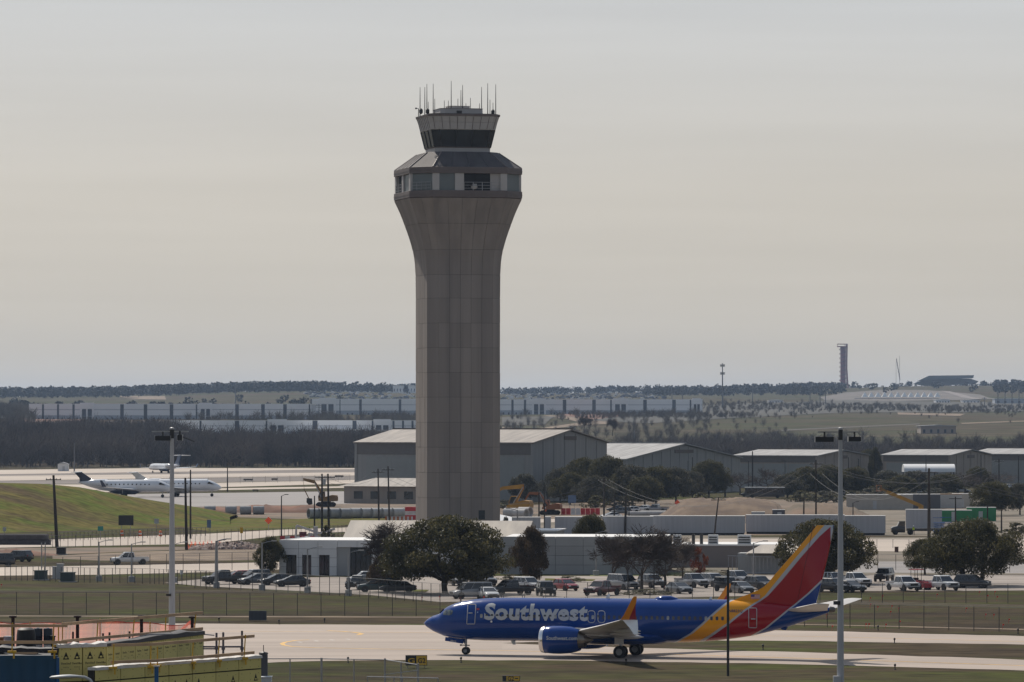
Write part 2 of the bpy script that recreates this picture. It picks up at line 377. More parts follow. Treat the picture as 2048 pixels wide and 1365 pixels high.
gpoly('construction_yard', [(380,1012),(700,1006),(1010,1012),(1340,1000),(1700,1000),(1720,1070),(1380,1072),(1000,1045),(640,1040),(380,1032)], DIRT, .01)
gpoly('grass_strip', [(560,1040),(830,1030),(830,1038),(640,1056),(420,1064),(330,1050),(400,1030)], BERMG, .016)
gpoly('yard', [(1700,1000),(2200,1000),(2200,1075),(1720,1072)], M('yard_ground'), .011)
gpoly('apron', [(150,990),(700,983),(720,1008),(390,1014),(150,1016)], ASPH, .02)
gpoly('taxiway', [(-100,953.5),(720,945),(720,951.5),(-100,963.5)], CONCF, .03)
gpoly('runway', [(-100,941.5),(720,932.0),(720,939),(-100,950.5)], CONCF, .04)
gpoly('taxiway', [(-100,970),(300,969),(720,960),(720,967),(300,979),(-100,984)], CONCF, .025)
gpoly('taxiway_shoulder', [(150,982),(720,972.5),(720,975.5),(150,986)], CONCF, .02)
gpoly('asphalt_shoulder', [(-100,964),(720,952),(720,959.5),(300,968),(-100,969)], M('brown_asphalt', (.15,.125,.11), .9, var=.1, scale=.05, stretch=(.3,1.5,1)), .015)
gpoly('asphalt_shoulder', [(-100,950.6),(720,939.2),(720,944.8),(-100,953.3)], M('brown_asphalt'), .015)

# ================================================================ green berm at the left
def berm(name, crest, foot, back, mat, noise=.25):
    mb = []; n = len(crest); rows = 12
    V = []
    for i in range(n):
        f = G(*foot[i]); Y = f.y + back; c = P(crest[i][0], crest[i][1], Y); b = Vector((c.x*1.02, Y+60, 0))
        for k in range(rows+1):
            t = k/rows; s = t*t*(3-2*t)*.5 + t*.5
            p = Vector((f.x+(c.x-f.x)*t, f.y+(Y-f.y)*t, max(c.z, 0)*s)); p.z += random.uniform(-noise, noise)*math.sin(math.pi*t); V.append(p)
        V.append(Vector((c.x, Y+25, max(c.z, 0)*.9))); V.append(b + Vector((0, 0, -.5)))
    m = rows+3; FQ = [(i*m+k, (i+1)*m+k, (i+1)*m+k+1, i*m+k+1) for i in range(n-1) for k in range(m-1)]
    b = MB(); b.add(V, FQ); o = b.build(name, mat, smooth=True); return tag(o, kind='structure')
cx = [-160,-80,0,40,80,120,160,200,240,280,320,360,400,430,460]
cy = [966,966,966,967,968,971,975,983,991,999,1006,1013,1020,1026,1034]
berm('grass_berm', [(x, y) for x, y in zip(cx, cy)], [(x, 1066-.03*max(0,x)) for x in cx], 60, BERMG)
# spoil heaps
def heap(name, px0, px1, pytop, pybase, prof, mat, depth=18, n=36, rough=.5):
    V = []; m = 14
    c0 = G(px0, pybase); c1 = G(px1, pybase); h = (pybase-pytop)/SCL(pybase)
    for i in range(n+1):
        t = i/n; hh = h*np.interp(t, [p[0] for p in prof], [p[1] for p in prof])
        for k in range(m+1):
            u = k/m; p = c0.lerp(c1, t) + Vector((0, depth*u, 0))
            z = hh*math.sin(math.pi*min(1, u*1.0))**.75
            z += random.uniform(-rough, rough)*(.15+.35*math.sin(math.pi*u))*min(1, hh*.6)
            V.append((p.x+random.uniform(-.3,.3), p.y, max(z, 0) if 0 < k < m else -.1))
    FQ = [(i*(m+1)+k, (i+1)*(m+1)+k, (i+1)*(m+1)+k+1, i*(m+1)+k+1) for i in range(n) for k in range(m)]
    b = MB(); b.add(V, FQ); return tag(b.build(name, mat, smooth=True), kind='structure')
heap('earth_mound', 1325, 1600, 999, 1040, [(0,0),(.10,.45),(.2,.9),(.3,.97),(.42,.9),(.6,1),(.75,.93),(.85,.8),(1,.1)], M('mound_earth', (.17,.115,.07), .95, col2=(.085,.052,.033), scale=.16, detail=10, bump=.8), 60, 60, .3)
heap('earth_mound', 1560, 1760, 1010, 1040, [(0,.2),(.2,.9),(.5,1),(.8,.7),(1,0)], DIRT, 40)
heap('earth_mound', 385, 660, 1011, 1026, [(0,.3),(.1,.8),(.25,.6),(.5,1),(.7,.7),(.85,1),(1,.3)], REDD, 14)
heap('earth_mound', 1360, 1720, 1034, 1047, [(0,.2),(.15,.8),(.3,.5),(.55,1),(.8,.8),(1,.2)], M('broken_rock', (.16,.135,.115), .95, col2=(.07,.058,.05), scale=.7, detail=8, bump=1), 10, 120, 1.2)
heap('earth_mound', 1880, 2010, 1028, 1040, [(0,0),(.3,.8),(.6,1),(1,.2)], PALED, 16)
heap('earth_mound', -60, 110, 1100, 1112, [(0,.4),(.5,1),(1,0)], REDD, 10)
heap('earth_mound', 380, 540, 1086, 1100, [(0,.5),(.3,.8),(.6,1),(.85,.6),(1,0)], M('rubble', (.34,.28,.25), .95, col2=(.13,.075,.06), scale=1.1, detail=8, bump=1), 6, 90, 1.0)

# ================================================================ winter woods and far tree belts (beyond counting)
def twig_tree(h, n, r):                                # one bare tree as a soup of three-sided sticks
    segs = [((0,0,0), (0,0,h*.45), .02*h, .014*h)]
    for k in range(n):
        a = r.uniform(0, 6.283); e = r.uniform(.35, 1.35); l = h*r.uniform(.25, .55); b = np.array([0, 0, h*r.uniform(.15, .6)])
        off = r.normal(0, .10*h, 3)*np.array([1,1,.5]); b = b+off
        t = b + l*np.array([math.cos(a)*math.cos(e), math.sin(a)*math.cos(e), math.sin(e)])
        t[2] = min(t[2], h); segs.append((b, t, .010*h, .003*h))
    V = []; FQ = []
    for p, q, r0, r1 in segs:
        p = np.array(p); q = np.array(q); d = (q-p)/np.linalg.norm(q-p); a = np.array([0,0,1.]) if abs(d[2]) < .9 else np.array([1.,0,0])
        u = np.cross(d, a); u /= np.linalg.norm(u); v = np.cross(d, u); o = len(V)
        for rr, c in ((r0, p), (r1, q)):
            for j in range(3): V.append(c + rr*(u*math.cos(2.094*j)+v*math.sin(2.094*j)))
        FQ += [(o+j, o+(j+1)%3, o+3+(j+1)%3, o+3+j) for j in range(3)]
    return np.array(V), np.array(FQ)
def scatter(protos, pts):                              # pts: rows x, y, z, scale, variant
    VV, FF = [], []; o = 0
    for x, y, z, s, k in pts:
        v, f = protos[int(k) % len(protos)]; a = rng.uniform(0, 6.283); c, si = math.cos(a), math.sin(a)
        q = v*s; VV.append(np.stack([q[:,0]*c-q[:,1]*si+x, q[:,0]*si+q[:,1]*c+y, q[:,2]+z], -1)); FF.append(f+o); o += len(v)
    return np.concatenate(VV), np.concatenate(FF)
TW = [twig_tree(1.0, 62, rng) for _ in range(6)]
def leaf_tree(n, r):                                   # round-headed far tree: loose leaf clumps
    c = r.normal(0, 1, (n, 3)); c /= np.linalg.norm(c, axis=1)[:, None]; c *= (r.uniform(.45, 1, n)**.6)[:, None]
    c = c*np.array([.5, .5, .42]) + np.array([0, 0, .58]); c += r.normal(0, .05, (n, 3))
    V = []; FQ = []
    for p in c:
        u = r.normal(0, 1, 3); u /= np.linalg.norm(u); v = np.cross(u, r.normal(0, 1, 3)); v /= np.linalg.norm(v); s = r.uniform(.06, .13); o = len(V)
        V += [p-u*s-v*s, p+u*s-v*s*.6, p+u*s*.8+v*s, p-u*s+v*s*.7]; FQ.append((o, o+1, o+2, o+3))
    o = len(V); V += [np.array(q) for q in ((-.03,0,0),(.03,0,0),(.02,0,.5),(-.02,0,.5))]; FQ.append((o,o+1,o+2,o+3))
    return np.array(V), np.array(FQ)
LT = [leaf_tree(60, rng) for _ in range(5)]
FARLEAF = M('far_foliage', (.034,.036,.024), .9, col2=(.022,.025,.018), scale=.02)
def band(n, px, Yr, h, var=.3, keep=None):
    L = []
    while len(L) < n:
        Y = rng.uniform(*Yr); p = rng.uniform(*px)
        if keep and not keep(p, Y): continue
        X = (p-1024)*Y/F; L.append((X, Y, float(terr(X, Y))-.3, h*rng.uniform(1-var, 1+var), rng.integers(0, 9)))
    return L
def woods_edge(p, Y):
    lim = np.interp(p, [-200, 60, 330, 420, 600, 840], [2950, 2900, 2850, 2620, 2580, 2540])
    return Y < lim
pts = band(3000, (-160, 860), (2262, 2950), 12.0, .45, woods_edge)
pts += band(900, (990, 2200), (2330, 2480), 9.5, .3)
pts += band(160, (1380, 2200), (2480, 2800), 8, .4)
V, FQ = scatter(TW, pts); tag(link('winter_woods', np_mesh('winter_woods', V, FQ, FARTWIG)), 'dense bare winter woodland beyond the runway', 'woodland', kind='stuff')
pts = band(220, (1000, 1420), (2600, 3950), 6, .4) + band(200, (1380, 2200), (3900, 5300), 5, .5, lambda p, Y: not (1690 < p < 1960 and Y > 4900)) + band(70, (1150, 1600), (3000, 4000), 5, .4)
pts += band(300, (-150, 70), (3400, 4300), 9, .4) + band(170, (620, 840), (3150, 3600), 7, .4) + band(110, (360, 640), (3100, 3560), 7, .4)
pts += band(300, (1250,1700), (2550,2900), 6, .4) + band(30, (1400,2200), (3300,4200), 4, .5) + band(1500, (1300,2200), (4300,5000), 3.2, .5) + band(500, (1150,1500), (3650,4000), 3, .5)
V, FQ = scatter(TW, pts); tag(link('hillside_scrub', np_mesh('hillside_scrub', V, FQ, M('pale_scrub', (.10,.086,.068), .95, var=.4, scale=.03))), 'scattered bare scrub on the far slopes below the warehouses', 'scrub', kind='stuff')
pts = band(1300, (-200, 660), (6300, 8600), 11, .35) + band(240, (560, 900), (6800, 8600), 11, .4) + band(160, (980, 1300), (7600, 8800), 9, .4)
pts += band(600, (1290, 2250), (6300, 8200), 9, .35, lambda p, Y: not (1690 < p < 1990 and Y > 4300 and rng.random() < .95)) + band(130, (1640, 2250), (8000, 8700), 8, .4)
pts += band(90, (-200, 700), (4300, 5200), 7, .4)
V, FQ = scatter(LT, pts); tag(link('far_tree_belts', np_mesh('far_tree_belts', V, FQ, FARLEAF)), 'dark belts of evergreen trees along the far ridge', 'woodland', kind='stuff')
# ================================================================ far buildings
WH = M('warehouse_white', (.84,.84,.85), .7, var=.04, scale=.02)
WHG = M('warehouse_grey', (.40,.43,.48), .7, var=.05, scale=.02)
WHD = M('warehouse_dark_glass', (.05,.065,.09), .3, var=.2, scale=.05)
ROOFW = M('bright_membrane_roof', (.75,.74,.72), .5, var=.05, scale=.02)
def warehouse(label, px0, px1, pytop, Y, cols, ents, depth=90):
    k = Y/F; zb = float(terr((px0+px1)/2*k-1024*k, Y)) - 2
    zt = ZAT(pytop, Y); X = lambda p: (p-1024)*k
    t = thing('warehouse', label, 'warehouse', (X((px0+px1)/2), Y, zb)); ox = X((px0+px1)/2); h = zt-zb
    MB().bb(X(px0)-ox, X(px1)-ox, .6, depth, 0, h-.5).build('core', WHG, t)
    MB().bb(X(px0)-ox-.3, X(px1)-ox+.3, .2, depth+.3, h-.45, h-.1).build('roof', ROOFW, t)
    edges = sorted([px0] + [c for c, w_ in cols] + [e[0] for e in ents] + [e[1] for e in ents] + [px1])
    solid = []
    marks = sorted([(c-w_/2, c+w_/2, 'c') for c, w_ in cols] + [(a, b, 'e') for a, b in ents])
    x = px0
    for a, b, kind in marks:
        if a > x+.5: solid.append((x, a))
        x = max(x, b)
    if px1 > x+.5: solid.append((x, px1))
    for a, b in solid:
        MB().bb(X(a)-ox, X(b)-ox, 0, .55, h*.36, h*.66).bb(X(a)-ox, X(b)-ox, 0, .55, h*.69, h).build('wall_panel', WH, t)
        MB().bb(X(a)-ox, X(b)-ox, .05, .55, 0, h*.345).build('wall_base', WHG, t)
        n = int((b-a)/9)
        for q in range(n):
            if (q*7+int(a)) % 3 == 0: continue
            c = a + (q+.5)*(b-a)/n
            MB().bb(X(c-1.6)-ox, X(c+1.6)-ox, -.08, .04, h*.05, h*.24).build('dock_door', WHD, t)
    for c, w_ in cols:
        MB().bb(X(c-w_/2)-ox, X(c+w_/2)-ox, .15, .55, 0, h*.97).build('glazed_bay', WHD, t)
    for a, b in ents:
        m = MB(); m.bb(X(a)-ox, X(b)-ox, -1.2, .5, h*.72, h*1.06)
        m.bb(X(a)-ox, X(a+(b-a)*.14)-ox, -1.2, .5, 0, h*.719).bb(X(b-(b-a)*.14)-ox, X(b)-ox, -1.2, .5, 0, h*.719).bb(X(a+(b-a)*.45)-ox, X(a+(b-a)*.55)-ox, -1.2, .5, 0, h*.719)
        o = m.build('entrance_frame', WH, t)
        for u, v in ((.15, .44), (.56, .85)):
            for z0, z1 in ((.05, .3), (.34, .7)):
                MB().bb(X(a+(b-a)*u)-ox, X(a+(b-a)*v)-ox, -.9, .45, h*z0, h*z1).build('window', WHD, o)
    return t
warehouse('long white warehouse with narrow dark bays above the winter woods', 58, 622, 808, 3600,
    [(86,4),(116,4),(147,4.5),(244,7),(291,7),(343,7),(393,3),(474,7),(526,7),(570,7),(619,3)], [(160,188),(398,424)])
warehouse('white warehouse higher up the slope left of the control tower', 624, 900, 798, 4050, [(680,2),(721,5),(800,5)], [(638,672)])
warehouse('white warehouse on the slope right of the control tower', 960, 1405, 799, 4050,
    [(1025,4.5),(1050,4.5),(1129,7),(1188,7),(1222,3),(1290,7),(1348,7),(1381,3)], [(1064,1092),(1226,1256),(1385,1402)])
warehouse('lower white warehouse standing right behind the bare woods', 340, 880, 841, 3050,
    [(401,4),(474,9),(533,3),(630,10),(709,8),(745,3),(787,4),(806,4),(825,4)], [(535,573),(747,782)])
def lowshed(label, px0, px1, pyt, pyb, Y, mat=None, roof=None, dep=30):
    Y = float(T((px0+px1)/2, pyb).y) if pyb > 776 else Y
    k = Y/F; X = lambda p: (p-1024)*k; c = X((px0+px1)/2); w_ = (px1-px0)*k/2; zt = ZAT(pyt, Y); zb = float(terr(c, Y))-1.5
    t = thing('low_building', label, 'building', (c, Y, zb)); h = zt-zb
    MB().bb(-w_, w_, 0, dep, 0, h-.6).build('wall', mat or WHG, t)
    MB().prism([(-w_-.6, h-.6), (w_+.6, h-.6), (w_+.6, h-.3), (0, h+.25), (-w_-.6, h-.3)], -.5, dep+.5).build('roof', roof or ROOFW, t)
    for q in range(5):
        MB().bb(-w_+(q+.3)*w_*.4, -w_+(q+.62)*w_*.4, -.1, .1, h*.3, h*.62).build('window', WHD, t)
    return t
lowshed('pale low shed with bright roof in front of the lower warehouse', 597, 722, 859, 871, 2820, WHG)
lowshed('beige low shed beside the bright-roofed shed', 722, 792, 861, 873, 2800, M('beige_wall', (.33,.28,.24), .8, var=.05, scale=.1), M('dull_roof', (.3,.3,.31), .7, var=.05, scale=.1))
lowshed('small grey shed at the edge of the bare woods', 352, 402, 861, 872, 2800, WHG)
lowshed('pale block building below the field road', 1842, 1912, 851, 868, 2700, M('beige_wall'), M('dull_roof'))
lowshed('small white-roofed hut below the race track', 1538, 1566, 800, 806, 4700, WH)
lowshed('white-roofed building left of the race track canopies', 1872, 1900, 799, 806, 4900, WH)
lowshed('white-roofed building below the tall grandstand', 1926, 1960, 800, 806, 4900, WH)
lowshed('grey flat building on the far right slope', 1990, 2060, 797, 808, 5000, WHG)
for px, py, lb in ((770,772,'small bright roof glinting on the ridge, left of two more'),(800,771,'bright roof glinting on the ridge between two more'),(822,771,'bright roof glinting on the ridge, next to the tower edge')):
    Y = 6600
    lowshed(lb, px-14, px+16, py, py+5, Y, WH)

# race track on the ridge -------------------------------------------------
REDT = M('red_steel', (.23,.05,.055), .6, var=.15, scale=.2)
Y = 8200; k = Y/F; c = P(1686, 783, Y); top = ZAT(688, Y); zb = float(terr(c.x, Y))-3
t = thing('observation_tower', 'tall dark red lattice observation tower on the far ridge', 'tower', (c.x, Y, zb)); h = top-zb
MB().lathe([(4.6,0),(4.2,h*.5),(4.4,h*.93)], 12).build('stair_core', REDT, t, True)
m = MB(); n = 150
m.tube([(6.2*math.cos(q*.42), 6.2*math.sin(q*.42), h*.93*q/n) for q in range(n)], .45, 5); m.build('spiral_stair', M('dark_red_steel', (.12,.03,.04), .6), t)
for q in range(14):
    a = -.9+q*.16
    MB().tube([(9.5*math.cos(a), 9.5*math.sin(a), 0), (7.0*math.cos(a), 7.0*math.sin(a), h*.5), (7.6*math.cos(a), 7.6*math.sin(a), h)], .2, 5).build('veil_pipe', REDT, t)
MB().bb(-9.5, 6.5, -6, 6, h*.93, h*.95).bb(-9.5, 6.5, -6, 6, h*.985, h).build('viewing_deck', REDT, t)
for sx in (-9, 6): MB().bb(sx-.3, sx+.3, -.3, .3, h*.95, h*.985).build('deck_post', REDT, t)
def ridge_top(px, py, Y): p = P(px, py, Y); return p
# tall grandstand
Y = 7900; k = Y/F; c = P(1890, 768, Y); zb = float(terr(c.x, Y))-2
t = thing('grandstand', 'grey roofed hilltop grandstand on tall legs right of the red tower', 'grandstand', (c.x, Y, zb)); q = lambda px, py: ((px-1890)*k, ZAT(py, Y)-zb)
MB().prism([q(1830,764), q(1856,752), q(1946,751), q(1944,757), q(1858,759)], -20, 22).build('roof', M('grandstand_roof', (.12,.14,.15), .6), t)
MB().prism([q(1826,768), q(1858,757), q(1940,758), q(1956,763), q(1950,769), q(1850,772)], -8, 18).build('seating', M('grandstand_seats', (.16,.17,.18), .7), t)
for px in (1862, 1890, 1923, 1934): a = q(px, 758); MB().bb(a[0]-1.2, a[0]+1.2, 0, 2.4, 0, a[1]).build('leg', WHG, t)
# white pit canopies
Y = float(T(1800, 799).y); k = Y/F; zb = float(terr(P(1800,790,Y).x, Y))-2
t = thing('track_canopy', 'row of small white peaked canopies along the race track', 'canopy', (P(1800,790,Y).x, Y, zb))
for i in range(12):
    px = 1724+i*13.2; a = (px-1800)*k; z0 = ZAT(794.5, Y)-zb; z1 = ZAT(784, Y)-zb
    m = MB(); m.add([(a,0,z0),(a+12*k,0,z0),(a+12*k,9,z0),(a,9,z0),(a+6*k,4,z1)], [(0,1,4),(1,2,4),(2,3,4),(3,0,4),(0,3,2,1)]); m.build('canopy_top', WPAINT, t)
    MB().bb(a-.2, a+.2, 3, 3.5, 0, z0).build('post', WHG, t)
MB().bb(-90*k, 80*k, 10, 22, 0, ZAT(797, Y)-zb).build('pit_wall', WHG, t)
# lattice tree-like sculpture, cell mast, masts
Y = 7800; c = P(1796, 757, Y); zb = float(terr(c.x, Y))-2; hh = ZAT(712, Y)-zb
t = thing('flag_sculpture', 'thin leaning mast with torn banner shapes on the far ridge', 'mast', (c.x, Y, zb))
for x0, f in ((-3, .8), (2.5, 1.0)): MB().tube([(x0,0,0),(x0,0,hh*f)], .22, 5).build('pole', DARK, t)
for q in range(6): MB().prism([(2.2-q*.95, hh*(.25+q*.11)), (3.6-q*.95, hh*(.23+q*.11)), (3.0-q*.95, hh*(.36+q*.11)), (1.9-q*.95, hh*(.37+q*.11))], -.2, .2).build('banner', M('dull_red_cloth', (.16,.10,.11), .8), t)
Y = 4500; c = P(1445, 802, Y); zb = float(terr(c.x, Y))-1; hh = ZAT(727, Y)-zb
t = thing('cell_mast', 'slim steel phone mast with two antenna rings on the skyline', 'mast', (c.x, Y, zb))
MB().tube([(0,0,0),(0,0,hh)], [.75,.4], 8).build('pole', M('mast_steel', (.14,.14,.15), .6), t)
for f in (.78, .95):
    MB().lathe([(1.6,hh*f-.2),(1.6,hh*f+.2)], 10).build('platform', DARK, t)
    for a in range(6): MB().box((1.9*math.cos(a*1.047), 1.9*math.sin(a*1.047), hh*f), (.5,.5,2.4)).build('antenna_panel', DARK, t)
def far_pole(px, pyt, pyb, Y, label, arms=True, r=.4):
    c = P(px, pyb, Y); zb = float(terr(c.x, Y))-1; hh = ZAT(pyt, Y)-zb
    t = thing('transmission_pole', label, 'utility pole', (c.x, Y, zb), 0, 'tall poles on the far slopes')
    MB().tube([(0,0,0),(0,0,hh)], [r, r*.6], 6).build('pole', M('mast_steel'), t)
    if arms:
        for f in (.86, .93): MB().box((0,0,hh*f), (4.5,.25,.3)).build('crossarm', M('mast_steel'), t)
for px, pt in ((471,768),(1505,770),(1620,768),(1640,770),(1651,768),(1330,770),(1344,772),(1365,775),(1996,768),(2010,770),(2024,768),(2038,770),(1268,820),(1969,795)):
    far_pole(px, pt, 800 if pt < 800 else 862, 5000 if pt < 800 else 2750, 'tall thin grey pole standing on the far slopes', True, .55 if pt < 800 else .3)
far_pole(638, 808, 835, 3300, 'tall thin grey pole standing on the far slopes')
# scrapyard of far vehicles and glinting roofs on the hillside
m = MB(); cs = []
for i in range(620):
    p = rng.uniform(1005, 1330) if i % 3 else rng.uniform(610, 830)
    c = T(p, rng.uniform(774, 800)); s = rng.uniform(.8, 1.6); a = rng.uniform(0, 3.14)
    Tm = Matrix.Translation(c) @ Matrix.Rotation(a, 4, 'Z'); k = int(rng.integers(0, 3))
    m.box((0,0,.6*s), (4.6*s,1.9*s,.9*s), k, Tm).box((-.2*s,0,1.3*s), (2.4*s,1.7*s,.6*s), k, Tm)
tag(m.build('distant_parked_vehicles', [M('far_car_white', (.6,.6,.6), .4), M('far_car_grey', (.12,.13,.15), .4), M('far_car_blue', (.10,.12,.18), .4)]), 'hundreds of tiny vehicles scattered over the far hillside', 'vehicles', kind='stuff')
# ================================================================ control tower
TY = 800.0; TK = TY/F                                 # metres per photo pixel at the tower
TCON = M('tower_concrete', (.28,.243,.218), .85, col2=(.222,.193,.175), scale=.55, detail=7, stretch=(1,1,.045), bump=.15, bscale=6, objvar=.07)
TBRN = M('tower_brown_metal', (.135,.108,.10), .6, var=.1, scale=.4)
TROOF = M('tower_roof_metal', (.075,.066,.066), .75, 0, var=.18, scale=.5, stretch=(1,1,.2))
TCOL = M('tower_pale_panel', (.42,.40,.39), .7, var=.05, scale=.5)
TGRN = M('tower_grey_green_panel', (.13,.15,.155), .45, var=.06, scale=.4)
TDRK = M('tower_dark_recess', (.015,.014,.014), .8)
TCAB = M('cab_glass', (.03,.034,.04), .08, var=.2, scale=.3, spec=.8)
ROT = R(13)
tw = thing('control_tower', 'tall concrete airport control tower with flared top and glazed cab', 'control tower', ((915.5-1024)*TK, TY, 0), ROT)
ZT = lambda py: HCAM + (YH-py)*TK
def octo(L, c):                                       # corner points, counter-clockwise; first edge is the front (towards -y)
    a = L/2; b = a + c/math.sqrt(2)
    return [(-a,-b),(a,-b),(b,-a),(b,a),(a,b),(-a,b),(-b,a),(-b,-a)]
prof = [(1112,109,28),(560,109,28),(545,110,28.5),(520,111.5,29.5),(502,115,31.5),(485,119,34.5),(468,123.5,38.5),(451,129,43),(432,136,47),(415,143.5,51.5),(401,151,55)]
def LC(py):
    ys = [-p[0] for p in prof]
    return np.interp(-py, ys, [p[1] for p in prof])*TK, np.interp(-py, ys, [p[2] for p in prof])*TK
rows = [1112,1093.5,1044,995,945,894.5,845,795,746,697,648,598.5,552,502,451,401]
core = []
for p in prof:
    L, c = LC(p[0]); core.append([(x*.985, y*.985, ZT(p[0])) for x, y in octo(L, c)])
MB().loft(core).build('shaft_core', M('joint_shadow', (.11,.094,.085), .9), tw)  # darker core colour shows in the joints between panels
rear = MB(); cnt = 0
for r0, r1 in zip(rows[:-1], rows[1:]):
    if r0 == 1112: g0 = r0
    subs = np.linspace(r0-.26, r1+.26, 5 if r1 < 552 else 2)
    for e in range(8):
        nc = 5 if e % 2 == 0 else (2 if r1 < 500 else 1)
        for q in range(nc):
            f0, f1 = q/nc, (q+1)/nc
            rings = []
            prd = random.uniform(-.012, .012)
            for py in subs:
                L, c = LC(py); o = octo(L, c); A = Vector((*o[e], ZT(py))); B = Vector((*o[(e+1) % 8], ZT(py)))
                n = Vector((B.y-A.y, -(B.x-A.x), 0)).normalized(); ed = (B-A).normalized()*.02
                p = A.lerp(B, f0)+ed; s = A.lerp(B, f1)-ed
                rings.append([p+n*(.0+prd), s+n*(.0+prd), s-n*.22, p-n*.22])
            if e in (0, 1, 2, 6, 7):
                mb = MB(); mb.loft(rings); mb.build('concrete_panel', TCON, tw)
            else: rear.loft(rings)
tag(rear.build('rear_panels', TCON, tw), kind='stuff')
# small door window low on the front face
L, c = LC(1030); b = L/2+c/math.sqrt(2)
MB().bb(2.1, 3.1, -b-.03, -b+.2, ZT(1038), ZT(1020)).build('service_window', GLASS, tw)
# gallery level
L, c = 151*TK, 55*TK
def ring(py, s): return [(x*s, y*s, ZT(py)) for x, y in octo(L, c)]
MB().loft([ring(401, .985), ring(399, 1.003), ring(386.5, 1.003), ring(386, .99)]).build('lower_band', TBRN, tw)
MB().loft([ring(394, 1.008), ring(392.5, 1.008)]).build('band_rib', TBRN, tw)
MB().loft([ring(386, .93), ring(351, .93)]).build('gallery_core', TDRK, tw)
MB().loft([ring(352.5, .99), ring(352, 1.003), ring(340, 1.003), ring(339.5, .985)]).build('fascia', TBRN, tw)
MB().loft([ring(347, 1.008), ring(345.5, 1.008)]).build('fascia_rib', TBRN, tw)
o8 = octo(L, c)
def wallpart(name, e, f0, f1, inset, py0, py1, mat, th=.25):
    A = Vector((*o8[e], 0)); B = Vector((*o8[(e+1) % 8], 0)); n = Vector((B.y-A.y, -(B.x-A.x), 0)).normalized()
    p = A.lerp(B, f0)-n*inset; s = A.lerp(B, f1)-n*inset
    rg = [[Vector((q.x, q.y, ZT(py))) for q in (p, s, s-n*th, p-n*th)] for py in (py0, py1)]
    return MB().loft(rg).build(name, mat, tw)
for e in (0, 2, 4, 6):
    for f0, f1 in ((0, .09), (.30, .42), (.91, 1.0)) if e in (0, 4) else ((0, .09), (.45, .55), (.91, 1.0)):
        wallpart('gallery_column', e, f0, f1, .12, 386, 352, TCOL, .5)
wallpart('gallery_panel', 0, .09, .30, .35, 386, 352, TGRN)
wallpart('gallery_panel', 0, .78, .91, .55, 386, 352, TCOL)
for e in (1, 3, 5, 7): wallpart('gallery_panel', e, .02, .98, .35, 386, 352, TGRN)
wallpart('gallery_panel', 6, .55, .91, .35, 386, 352, TGRN)
wallpart('gallery_panel', 2, .09, .91, .35, 386, 352, TGRN); wallpart('gallery_panel', 4, .09, .91, .35, 386, 352, TGRN)
for e, f0, f1 in ((0, .42, .91), (6, .09, .45), (7, .1, .9)):
    for py in (370, 376, 382):
        wallpart('balcony_rail', e, f0, f1, .05, py+.35, py-.35, GALV, .06)
    for q in range(5): wallpart('rail_post', e, f0+(f1-f0)*q/4-.004, f0+(f1-f0)*q/4+.004, .05, 386, 369.5, GALV, .06)
def tl(px, dy=0): return ((px-915.5)*TK + dy*math.sin(ROT))/math.cos(ROT)
dish = MB(); dish.lathe([(.05,0),(.35,.05),(.5,.25),(.55,.5)], 12, c=(tl(949,-8.75), -8.75, ZT(384))).bb(tl(946,-8.75), tl(954,-8.75), -8.9, -8.5, ZT(380), ZT(373)); dish.build('gallery_equipment', TCOL, tw)
# sloping roof of the gallery
def ring2(py, Lp, cp): return [(x, y, ZT(py)) for x, y in octo(Lp*TK, cp*TK)]
rp = MB(); rp.loft([ring2(340, 150, 54.5), ring2(309, 99, 33), ring2(307.5, 96, 32)]); rp.build('gallery_roof', TROOF, tw)
for e in range(8):
    a0 = Vector((*octo(150*TK, 54.5*TK)[e], ZT(340))); a1 = Vector((*octo(99*TK, 33*TK)[e], ZT(309)))
    MB().tube([a0, a1], .12, 5).build('roof_hip', TBRN, tw)
    b0 = Vector((*octo(150*TK, 54.5*TK)[(e+1) % 8], ZT(340))); b1 = Vector((*octo(99*TK, 33*TK)[(e+1) % 8], ZT(309)))
    n = 4 if e % 2 == 0 else 1
    for q in range(1, n): MB().tube([a0.lerp(b0, q/n), a1.lerp(b1, q/n)], .07, 4).build('roof_seam', TROOF, tw)
# cab
cL, cc = 100, 18
MB().loft([ring2(309, 89, 16), ring2(299, 90, 16)]).build('cab_base', TCOL, tw)
MB().loft([ring2(299, 91, 16.5), ring2(297, 92, 17)]).build('cab_sill', TBRN, tw)
MB().loft([ring2(298, 86, 15), ring2(263, 97, 16)]).build('cab_interior', M('cab_interior', (.02,.02,.022), .6), tw)
lo, hi = octo(91*TK, 16.5*TK), octo(103*TK, 18.5*TK)
for e in range(8):
    n = 3 if e % 2 == 0 else 1
    for q in range(n):
        p0 = [Vector((*lo[e], ZT(297))), Vector((*lo[(e+1) % 8], ZT(297))), Vector((*hi[(e+1) % 8], ZT(263))), Vector((*hi[e], ZT(263)))]
        A = p0[0].lerp(p0[1], q/n); B = p0[0].lerp(p0[1], (q+1)/n); C = p0[3].lerp(p0[2], (q+1)/n); D = p0[3].lerp(p0[2], q/n)
        nrm = (B-A).cross(D-A).normalized()
        MB().loft([[A, B, C, D], [x-nrm*.05 for x in (A, B, C, D)]]).build('cab_pane', TCAB, tw)
        MB().tube([A+nrm*.03, D+nrm*.03], .085, 5).build('mullion', DARK, tw)
MB().loft([ring2(263.5, 102, 19), ring2(262.5, 104, 19.5), ring2(249, 108, 21)]).build('cab_fascia', TCOL, tw)
MB().loft([ring2(248.6, 108, 21), ring2(236.5, 113, 23)]).build('cab_parapet', TCOL, tw)
MB().loft([ring2(237, 114, 23.5), ring2(232.5, 114.5, 24)]).build('parapet_cap', TBRN, tw)
